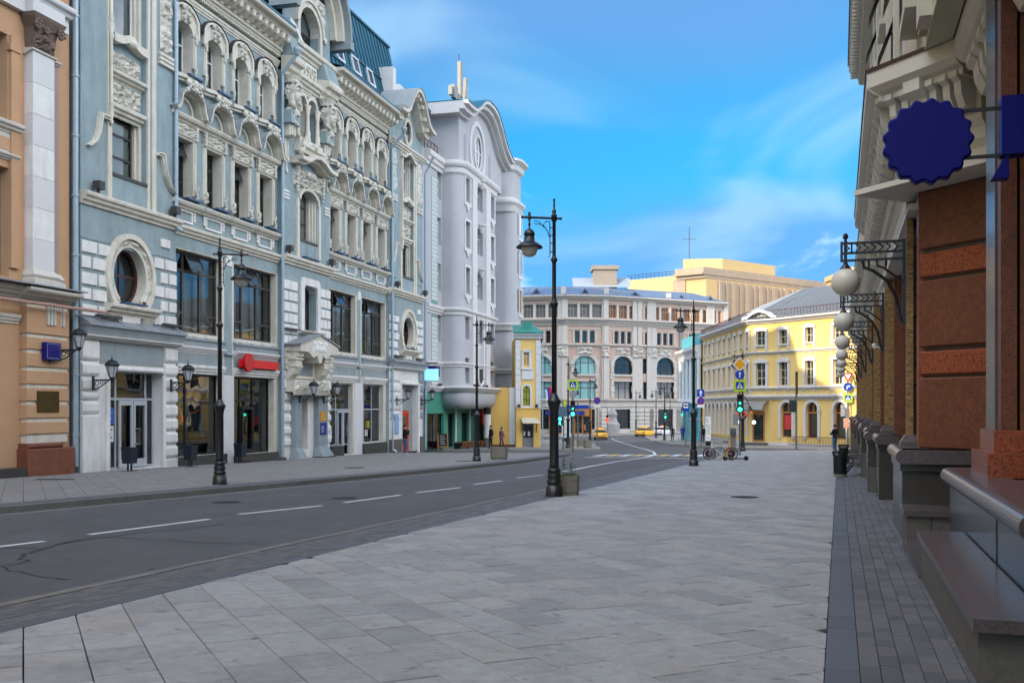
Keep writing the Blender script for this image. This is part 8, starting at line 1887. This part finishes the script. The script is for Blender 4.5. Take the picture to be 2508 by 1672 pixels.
# ================================================================== benches, chalkboard, litter bins on the right
WOODB = mat('brown_bench_wood', (.20, .085, .035), .5, .25, 6, stretch=(1, 1, 8))
def wood_bench(u, d, ln, label):
    p = left_pt(u, d, 0); r = empty('wooden_bench', (p[0], p[1], gz(p[1])), BANG, label, 'bench', 'wooden benches before the green shop')
    for k in range(5): b = FB(); b.prism_x([(.02 + k * .13, .44), (.13 + k * .13, .44), (.13 + k * .13, .5), (.02 + k * .13, .5)], .05, ln - .05); b.build('slat', WOODB, r)
    for k in range(3): b = FB(); b.prism_x([(.67 - k * .06, .42 - k * .13), (.70 - k * .06, .42 - k * .13), (.64 - k * .06, .30 - k * .13), (.61 - k * .06, .30 - k * .13)], .05, ln - .05); b.build('slat', WOODB, r)
    for uu in (0, ln): b = FB(); b.prism_x([(.0, .0), (.42, 0), (.66, .44), (.0, .44)], uu - .05, uu + .05); b.build('end_panel', BLACKM, r)
wood_bench(40.2, .9, 2.3, 'wooden bench with black end panel, leftmost before the green shop'); wood_bench(42.9, .8, 2.2, 'wooden bench in the middle of the three before the green shop'); wood_bench(45.4, .8, 2.0, 'wooden bench nearest the white column of the green shop')
p = left_pt(36.9, 1.1, 0); r = empty('chalkboard', (p[0], p[1], gz(p[1])), BANG + R(-62), 'folding chalkboard menu stand in an orange wood frame by the green shop', 'chalkboard')
for s in (-1, 1):
    b = MB()
    for x in (-.36, .32): b.prism_x([(s * .3, 0), (s * .3 + .04, 0), (s * .02 + .04, 1.2), (s * .02, 1.2)], x, x + .05)
    b.prism_x([(s * .3, .2), (s * .3 + .04 - s * .02, .2), (s * .28, .27), (s * .28 - .03, .27)], -.36, .37); b.build('frame', WOODO, r)
    b = MB(); b.prism_x([(s * .25, .3), (s * .25 + .02, .3), (s * .03 + .02, 1.15), (s * .03, 1.15)], -.31, .32); b.build('board', mat('chalk_black', (.012, .014, .013), .8), r)
b = MB()
for k in range(6): q = .4 + k * .12; yy = -(.25 - (q - .3) * .26) - .012; b.box(-.22 + .03 * (k % 2), .2 - .05 * (k % 3), yy - .003, yy, q, q + .03)
b.build('chalk_writing', mat('chalk_white', (.45, .45, .43), .9, .5, 30), r)
def slat_bin(t, o, label):
    x, y = TO(t, o); r = empty('litter_bin', (x, y, gz(y)), RANG, label, 'litter bin', 'slatted bins along the granite house')
    b = MB(); b.lathe([(.2, 0), (.21, .02), (.21, .07), (.19, .08)], 18); b.build('foot', CONC, r)
    n = 22; me = None
    for k in range(n):
        if me is None: b = MB(); b.loft([[(.19, -.018, .08), (.205, -.018, .08), (.205, .018, .08), (.19, .018, .08)], [(.2, -.018, .65), (.215, -.018, .65), (.215, .018, .65), (.2, .018, .65)], [(.245, -.02, .8), (.26, -.02, .8), (.26, .02, .8), (.245, .02, .8)]]); o_ = b.build('slat', IRON, r); me = o_.data
        else: inst(me, 'slat', r, (0, 0, 0), 2 * math.pi * k / n)
    b = MB(); b.lathe([(.185, .1), (.19, .66), (.18, .66), (.17, .1)], 16, caps=False); b.build('liner', BLACKM, r)
    b = MB(); b.lathe([(.235, .78), (.26, .8), (.262, .82), (.24, .82)], 22, caps=False); b.build('rim', IRON, r)
slat_bin(33.8, .03, 'black slatted litter bin at the end of the paver strip'); slat_bin(47.5, .2, 'second black slatted bin, behind the bench by the granite house')
def iron_bench(t, o, label):
    x, y = TO(t, o); r = empty('iron_bench', (x, y, gz(y)), RANG, label, 'bench', 'iron benches along the granite house')
    for xx in (0, 1.7):
        b = FB(); b.tube([(xx, -.18, .02), (xx, -.05, .2), (xx, .1, .4), (xx, .42, .42)], .03, 6); b.tube([(xx, .5, .02), (xx, .42, .25), (xx, .38, .42), (xx, .5, .7), (xx, .62, .9), (xx, .68, .88)], .03, 6); b.tube([(xx, .1, .42), (xx, .05, .62), (xx, .44, .6)], .022, 6); b.build('end_frame', IRON, r)
    for k in range(5): b = FB(); b.box(0, 1.7, .0 + k * .085, .06 + k * .085, .42, .45); b.build('slat', IRON, r)
    for k in range(5): b = FB(); b.prism_x([(.42 + k * .045, .5 + k * .085), (.44 + k * .045, .5 + k * .085), (.465 + k * .045, .56 + k * .085), (.445 + k * .045, .56 + k * .085)], 0, 1.7); b.build('slat', IRON, r)
iron_bench(34.3, .35, 'black iron bench right behind the near slatted bin'); iron_bench(42.5, .35, 'second black iron bench farther along the granite house')

# ================================================================== bicycle, scooter, rack
RUB = mat('tyre_rubber', (.015, .015, .016), .7); MAROON = mat('maroon_wheel_disc', (.075, .018, .03), .5); CHR = mat('dull_steel', (.32, .31, .29), .4, .1, 5, metal=.6)
def torus(b, c, R0, r0, n=24, m=6, axis='y'):
    v = [];f = []
    for i in range(n):
        a = 2 * math.pi * i / n
        for j in range(m):
            q = 2 * math.pi * j / m; rr = R0 + r0 * math.cos(q); h = r0 * math.sin(q)
            v.append((c[0] + rr * math.cos(a), c[1] + h, c[2] + rr * math.sin(a)) if axis == 'y' else (c[0] + h, c[1] + rr * math.cos(a), c[2] + rr * math.sin(a)))
    for i in range(n):
        for j in range(m): f.append((i * m + j, i * m + (j + 1) % m, ((i + 1) % n) * m + (j + 1) % m, ((i + 1) % n) * m + j))
    b.add(v, f)
bk = place('bicycle', 9.72, 48.3, 'parked hire bicycle with maroon wheel discs leaning in the steel rack', 'bicycle', R(-4))
for x in (0, 1.08):
    b = MB(); torus(b, (x, 0, .31), .29, .024, 28, 6); w_ = b.build('wheel', RUB, bk); b = MB(); torus(b, (x, 0, .31), .262, .012, 28, 5); b.build('rim', CHR, w_); b = MB(); disc(b, x, .31, .2, -.012, .012, 24); b.build('wheel_disc', MAROON, w_)
b = MB(); b.tube([(0, 0, .31), (.12, 0, .72), (.16, 0, .98)], .022, 6); b.tube([(.13, 0, .66), (.5, 0, .36), (.6, 0, .32)], .028, 6); b.tube([(.6, 0, .3), (.78, 0, .85)], .022, 6); b.tube([(.6, 0, .3), (1.08, 0, .31)], .016, 6); b.tube([(.7, 0, .62), (1.08, 0, .31)], .014, 6); b.build('frame', FRAMEW, bk)
b = MB(); b.tube([(.1, -.26, 1.02), (.16, -.1, 1.0), (.16, .1, 1.0), (.1, .26, 1.02)], .015, 6); b.build('handlebar', IRON, bk)
b = MB(); b.loft([[(.66, -.03, .86), (.66, .03, .86), (.66, .03, .9), (.66, -.03, .9)], [(.92, -.08, .88), (.92, .08, .88), (.92, .08, .93), (.92, -.08, .93)]]); b.build('saddle', IRON, bk)
b = MB(); A0 = [(1.08 + .34 * math.cos(R(a)), .31 + .34 * math.sin(R(a))) for a in range(30, 171, 20)]; b.band(A0, [(1.08 + (p[0] - 1.08) * 1.05, .31 + (p[1] - .31) * 1.05) for p in A0], -.03, .03); b.build('mudguard', CHR, bk)
rk = place('bicycle_rack', 9.85, 47.9, 'row of rounded steel hoops holding the hire bicycle', 'bicycle rack', R(-4))
for k in range(4): b = MB(); b.tube([(-.08 + .1 * k, .16 * k, 0), (-.22 + .1 * k, .16 * k, .3), (-.1 + .1 * k, .16 * k, .6), (.15 + .1 * k, .16 * k, .68), (.38 + .1 * k, .16 * k, .55), (.44 + .1 * k, .16 * k, .34), (.16 + .1 * k, .16 * k, .06), (.14 + .1 * k, .16 * k, 0)], .022, 6); b.build('hoop', CHR, rk)
b = MB(); b.box(-.12, .5, -.03, .55, 0, .02); b.build('base_plate', CHR, rk)
sc = place('scooter', 10.35, 47.55, 'electric scooter with yellow and red stem leaning by the hoops', 'scooter', R(-3))
for x in (0, 1.0): b = MB(); torus(b, (x, 0, .11), .085, .03, 18, 6); w_ = b.build('wheel', RUB, sc); b = MB(); disc(b, x, .11, .06, -.025, .025, 14); b.build('hub', BLACKM, w_)
b = MB(); b.tube([(.1, 0, .32), (.22, 0, .1), (.3, 0, .09)], .03, 6); b.bbox(.28, .98, -.07, .07, .07, .12, .01); b.build('deck', BLACKM, sc)
b = MB(); b.tube([(.02, 0, .14), (.1, 0, .45)], .034, 8); b.build('lower_stem', mat('scooter_lime', (.45, .42, .01), .4), sc); b = MB(); b.tube([(.1, 0, .45), (.145, 0, .62)], .036, 8); b.build('middle_stem', mat('scooter_red', (.6, .04, .01), .4), sc); b = MB(); b.tube([(.145, 0, .62), (.22, 0, .98)], .034, 8); b.build('upper_stem', mat('scooter_yellow', (.72, .42, .01), .4), sc)
b = MB(); b.tube([(.2, -.22, 1.06), (.23, -.08, 1.04), (.23, .08, 1.04), (.2, .22, 1.06)], .018, 6); b.build('handlebar', IRON, sc)
# ================================================================== cars
def make_car(name, paint, label, x, y, rz, taxi=False):
    r = empty(name, (x, y, gz(y) + ROADZ), rz, label, 'car', 'cars at the end of the street')
    L_, Wd = 4.4, .88
    st = [(-2.2, .45, .75, .70), (-2.15, .30, .88, .80), (-1.9, .22, .98, .86), (-1.2, .2, 1.0, .88), (0, .18, .98, .88), (.9, .2, .95, .88), (1.5, .22, .86, .86), (1.95, .26, .76, .8), (2.15, .36, .66, .7)]
    b = MB(); rings = []
    for yy, z0, z1, w in st: rings.append([(-w * .92, yy, z0), (-w, yy, z0 + .12), (-w, yy, (z0 + z1) / 2), (-w * .94, yy, z1 - .05), (-w * .84, yy, z1), (w * .84, yy, z1), (w * .94, yy, z1 - .05), (w, yy, (z0 + z1) / 2), (w, yy, z0 + .12), (w * .92, yy, z0)])
    b.loft(rings); b.build('body', paint, r, True)
    cab = [(-1.75, .98, .0, .72), (-1.2, .98, .36, .66), (-.7, .98, .46, .62), (.2, .98, .47, .62), (.55, .97, .4, .64), (1.15, .93, .0, .72)]
    b = MB(); b.loft([[(-.78, yy, z), (-w, yy, z + h), (w, yy, z + h), (.78, yy, z)] for yy, z, h, w in cab]); b.build('cabin_glass', DGLASS, r, True)
    b = MB(); b.loft([[(-w, yy, z), (-w * .9, yy, z + .04), (w * .9, yy, z + .04), (w, yy, z)] for yy, z, w in ((-1.2, 1.33, .68), (-.7, 1.43, .64), (.2, 1.44, .64), (.5, 1.37, .66))]); b.build('roof', paint, r, True)
    for s in (-1, 1):
        for yy in (-1.35, 1.35):
            b = MB(); torus(b, (s * .78, yy, .31), .22, .09, 20, 8, 'x'); w_ = b.build('wheel', RUB, r); b = MB(); b.loft([[(s * xx, yy + .19 * math.cos(2 * math.pi * i / 14), .31 + .19 * math.sin(2 * math.pi * i / 14)) for i in range(14)] for xx in (.76, .85)]); b.build('rim', CHR, w_)
        b = MB(); b.bbox(min(s * .5, s * .8), max(s * .5, s * .8), -2.2, -2.12, .68, .82, .01); b.v = [(a, -4.32 - c if False else c, d) for a, c, d in b.v]; b.build('tail_light', mat('tail_light_red', (.5, .01, .01), .3, emit=.3), r)
        b = MB(); b.box(min(s * .45, s * .75), max(s * .45, s * .75), 2.02, 2.12, .6, .72); b.build('headlight', SWHITE, r)
        b = MB(); b.box(min(s * .86, s * 1.02), max(s * .86, s * 1.02), .72, .86, .95, 1.07); b.build('mirror', paint, r)
    b = MB(); b.box(-.26, .26, -2.22, -2.19, .58, .68); b.build('number_plate', SWHITE, r); b = MB(); b.box(-.84, .84, -2.2, -2.1, .26, .42); b.build('bumper', BLACKM, r)
    b = MB(); b.add([(-.62, -1.66, 1.06), (.62, -1.66, 1.06), (.56, -1.28, 1.32), (-.56, -1.28, 1.32)], [(0, 1, 2, 3)]); b.build('rear_window', DGLASS, r)
    if taxi: b = MB(); b.bbox(-.25, .25, -.4, -.2, 1.46, 1.6, .03); b.build('roof_sign', mat('taxi_sign', (.8, .25, .02), .4, emit=.6), r)
    return r
TAXI = mat('taxi_yellow', (.80, .42, .01), .25, .04, 2, spec=.5); WCAR = mat('car_white', (.62, .64, .66), .25, .04, 2, spec=.5); DCAR = mat('car_dark_blue', (.01, .03, .08), .25, .04, 2)
make_car('parked_car', TAXI, 'bright yellow taxi seen from behind at the left kerb far down the street', 12.15, 134, R(-8), True)
make_car('parked_car', TAXI, 'orange yellow taxi turning beside the lamp post near the white car', 19.9, 146.5, R(-28), True)
make_car('parked_car', WCAR, 'white taxi car waiting behind the far lamp post, rightmost of the cars', 23.3, 151, R(-34), True)

# ================================================================== people
SKIN = mat('skin', (.45, .25, .17), .6); HAIRD = mat('dark_hair', (.015, .011, .009), .7); SHOEW = mat('white_shoes', (.6, .6, .6), .6); SHOED = mat('dark_shoes', (.02, .02, .02), .6)
JEAN = mat('blue_jeans', (.06, .12, .22), .9, .2, 14); BLK = mat('black_jacket', (.011, .011, .013), .85, .2, 8); BLUJ = mat('blue_jacket', (.01, .06, .32), .8, .1, 6); DTR = mat('dark_trousers', (.02, .022, .028), .9); COATP = mat('pink_purple_coat', (.26, .10, .16), .9, .6, 26); ORT = mat('orange_top', (.6, .2, .1), .9); HATD = mat('dark_cap', (.012, .012, .012), .8)
def person(x, y, rz, h, label, J, top, legs, shoe, hair=HAIRD, hat=None, stride=0., wide=1., coat=0.):
    """J: elbow / hand points per side in a 1.75 m figure facing +y; the figure is one skinned surface"""
    r = empty('person', (x, y, gz(y)), rz, label, 'person', 'people in the street')
    P_ = [(0, 0, .96), (0, .005, 1.12), (0, -.005, 1.30), (0, -.01, 1.44), (0, .01, 1.53), (0, .03, 1.60), (0, .03, 1.70)]
    rd_ = [(.15, .115), (.145, .105), (.165, .115), (.10, .08), (.055, .055), (.078, .095), (.062, .082)]
    E = [(i, i + 1) for i in range(6)]
    def add(p, rad, par): P_.append(p); rd_.append(rad); E.append((par, len(P_) - 1)); return len(P_) - 1
    for s, (el, ha) in zip((-1, 1), J):
        sh = add((s * .185 * wide, -.01, 1.40), (.075, .075), 3); e = add(el, (.056, .056), sh); w_ = add(((el[0] + ha[0] * 3) / 4, (el[1] + ha[1] * 3) / 4, (el[2] + ha[2] * 3) / 4), (.042, .042), e); add(ha, (.036, .03), w_)
    for s in (-1, 1):
        st = stride * s
        hp = add((s * .09, 0, .90), (.105, .11), 0); k = add((s * .1, .03 + st * .5, .50), (.072, .075), hp); a = add((s * .1, -.02 + st, .10 + abs(st) * .12 * (s < 0)), (.048, .05), k); add((s * .115, .12 + st, .045), (.045, .032), a)
    P_ = [(a * wide if abs(a) < .2 else a, b, c) for a, b, c in P_]
    me = bpy.data.meshes.new('body'); me.from_pydata([tuple(v * h / 1.75 for v in p) for p in P_], E, []); o = bpy.data.objects.new('body', me); COL.objects.link(o)
    sk = o.modifiers.new('s', 'SKIN'); ss = o.modifiers.new('d', 'SUBSURF'); ss.levels = ss.render_levels = 2
    for i, v in enumerate(me.skin_vertices[0].data): v.radius = (rd_[i][0] * h / 1.75 * (wide if i < 4 else 1), rd_[i][1] * h / 1.75 * (wide if i < 4 else 1)); v.use_root = (i == 0)
    dg = bpy.context.evaluated_depsgraph_get(); m2 = bpy.data.meshes.new_from_object(o.evaluated_get(dg)); bpy.data.objects.remove(o); o = bpy.data.objects.new('body', m2); COL.objects.link(o); o.parent = r
    m2.materials.clear(); K = h / 1.75
    for mm in (top, legs, shoe, SKIN): m2.materials.append(mm)
    hands = [Vector(j[1]) * K for j in J]
    for v in m2.vertices:                                       # brow, nose and chin on the head
        c = v.co
        if c.z > 1.54 * K and c.y > .06 * K:
            if abs(c.x) < .022 * K and 1.59 * K < c.z < 1.655 * K: c.y += .022 * K
            if .015 * K < abs(c.x) < .05 * K and 1.645 * K < c.z < 1.68 * K: c.y -= .008 * K
    for p in m2.polygons:
        c = p.center; p.use_smooth = True
        if min((c - hh).length for hh in hands) < .075 * K or c.z > 1.505 * K: p.material_index = 3
        elif c.z < .085 * K: p.material_index = 2
        elif c.z < (.93 - coat) * K and abs(c.x) < .22 * K and not min((c - hh).length for hh in hands) < .2 * K: p.material_index = 1
        else: p.material_index = 0
    for s, hh in zip((-1, 1), hands):                           # five fingers closing on each hand
        b = MB(); el = Vector(J[0 if s < 0 else 1][0]) * K; d_ = (hh - el).normalized(); sd = d_.cross(Vector((0, 1, .3))).normalized()
        for k in range(4): q = hh + sd * (k - 1.5) * .018 * K; b.tube([q, q + d_ * .04 * K, q + d_ * (.07 - .006 * abs(k - 1)) * K + Vector((0, .015, 0))], [.009 * K, .009 * K, .006 * K], 5)
        b.tube([hh - d_ * .01, hh - sd * .04 * K + d_ * .02 * K, hh - sd * .045 * K + d_ * .045 * K], .009 * K, 5); b.build('fingers', SKIN, o, True)
    b = MB(); n = 14
    for j in range(1): pass
    b.loft([[(rx * K * math.cos(2 * math.pi * i / n), (.012 + .02 * (1 - math.cos(2 * math.pi * i / n + 1.57)) * 0) * K + ry * K * math.sin(2 * math.pi * i / n) - (.02 * K), (z - .05 * max(0, -math.sin(2 * math.pi * i / n))) * K) for i in range(n)] for rx, ry, z in ((.088, .105, 1.665), (.092, .112, 1.70), (.08, .1, 1.745), (.045, .06, 1.775), (.005, .005, 1.785))]); b.build('cap' if hat else 'hair', hat or hair, r, True)
    b = MB()
    for s in (-1, 1): b.ball((s * .086 * K, .02 * K, 1.63 * K), .022 * K, 6, 5, (.5, .8, 1.3))
    b.build('ears', SKIN, o)
    return r
dn = lambda s, f=0.: ((s * .25, -.03 + f, 1.12), (s * .26, .06 + f, .86))
m1 = person(-6.45, 59.2, R(-62), 1.76, 'man in black jacket and jeans smoking by the orange door', [dn(-1), ((.2, .14, 1.16), (.06, .2, 1.5))], BLK, JEAN, SHOEW)
pm_ = person(20.1, 61.0, R(35), 1.77, 'man in black jacket and jeans looking at his phone by the granite house', [((-.24, .06, 1.14), (-.08, .3, 1.2)), ((.24, .06, 1.14), (.08, .3, 1.18))], BLK, JEAN, SHOED)
b = MB(); b.box(-.04, .04, .33, .345, 1.17, 1.31); ph = b.build('phone', mat('phone_glow', (.4, .42, .45), .3)); ph.parent = None; ph.location = pm_.location; ph.rotation_euler = pm_.rotation_euler; tag(ph, 'small pale phone held by the man beside the granite house', 'phone')
wz_ = person(-.8, 74.5, R(-60), 1.6, 'woman in a mottled pink and purple coat walking past the small house', [dn(-1), dn(1, .1)], COATP, DTR, SHOED, HAIRD, None, .1, 1.25, .4)
person(-1.6, 74.0, R(120), 1.74, 'dark dressed man in shadow beside the woman in the purple coat', [dn(-1), dn(1)], BLK, DTR, SHOED, HAIRD, HATD, .06)
person(18.9, 115.5, R(170), 1.76, 'pedestrian in a black coat walking towards us on the right pavement', [dn(-1, .08), dn(1, -.05)], BLK, DTR, SHOED, HAIRD, None, .14)
pb2 = person(20.3, 116.5, R(175), 1.82, 'tall pedestrian in a bright blue jacket carrying white bags', [dn(-1), dn(1)], BLUJ, DTR, SHOEW, HAIRD, HATD, .1, 1.1, .2)
for k, dx_ in enumerate((-.55, -.35)):
    b = MB(); b.loft([[(q * .12 * cx, q * .07 * cy, z) for cx, cy in ((-1, -1), (1, -1), (1, 1), (-1, 1))] for q, z in ((.8, .05), (1.1, .25), (.7, .5), (.2, .62))]); o = b.build('carrier_bag', SWHITE); o.location = (20.3 + dx_, 116.3, gz(116.3) + .1 + .02 * k); tag(o, 'white plastic carrier bag %s hand of the blue jacketed walker' % ('in the outer' if k == 0 else 'nearer the leg at the'), 'bag')
person(20.05, 103, R(-5), 1.78, 'pedestrian with dark backpack walking away beside the map board', [dn(-1), dn(1)], BLK, DTR, SHOED, HAIRD, HATD, .1, 1.1)
bp = bpy.data.objects.new('x', None)
person(11.3, 152, R(-80), 1.7, 'distant walker in an orange top before the wooden entrance', [dn(-1), dn(1)], ORT, DTR, SHOED, HAIRD, None, .16)
b = MB(); b.bbox(-.17, .17, 0, .16, 1.0, 1.45, .05); o = b.build('backpack', DTR); o.location = (20.05, 102.78, gz(102.8)); o.rotation_euler = (0, 0, R(175)); tag(o, 'dark backpack worn by the pedestrian beside the map board', 'backpack')
# statue wrapped in grey sheeting before the pink house
b = MB(); rn = random.Random(2)
b.loft([[(q * (1 + .12 * math.sin(i * 2.3 + z)) * math.cos(2 * math.pi * i / 14), q * .8 * (1 + .12 * math.sin(i * 3.1 + z * 2)) * math.sin(2 * math.pi * i / 14), z) for i in range(14)] for q, z in ((1.0, 0), (1.0, 1.6), (.75, 1.9), (.55, 2.6), (.7, 3.2), (.4, 3.8), (.1, 4.2))]); o = b.build('wrapped_statue', mat('grey_sheeting', (.33, .31, .31), .8, .2, 2, .4, 4)); o.location = (15.8, 153.5, gz(153) + .02); tag(o, 'statue wrapped in grey sheeting before the pink house', 'statue')
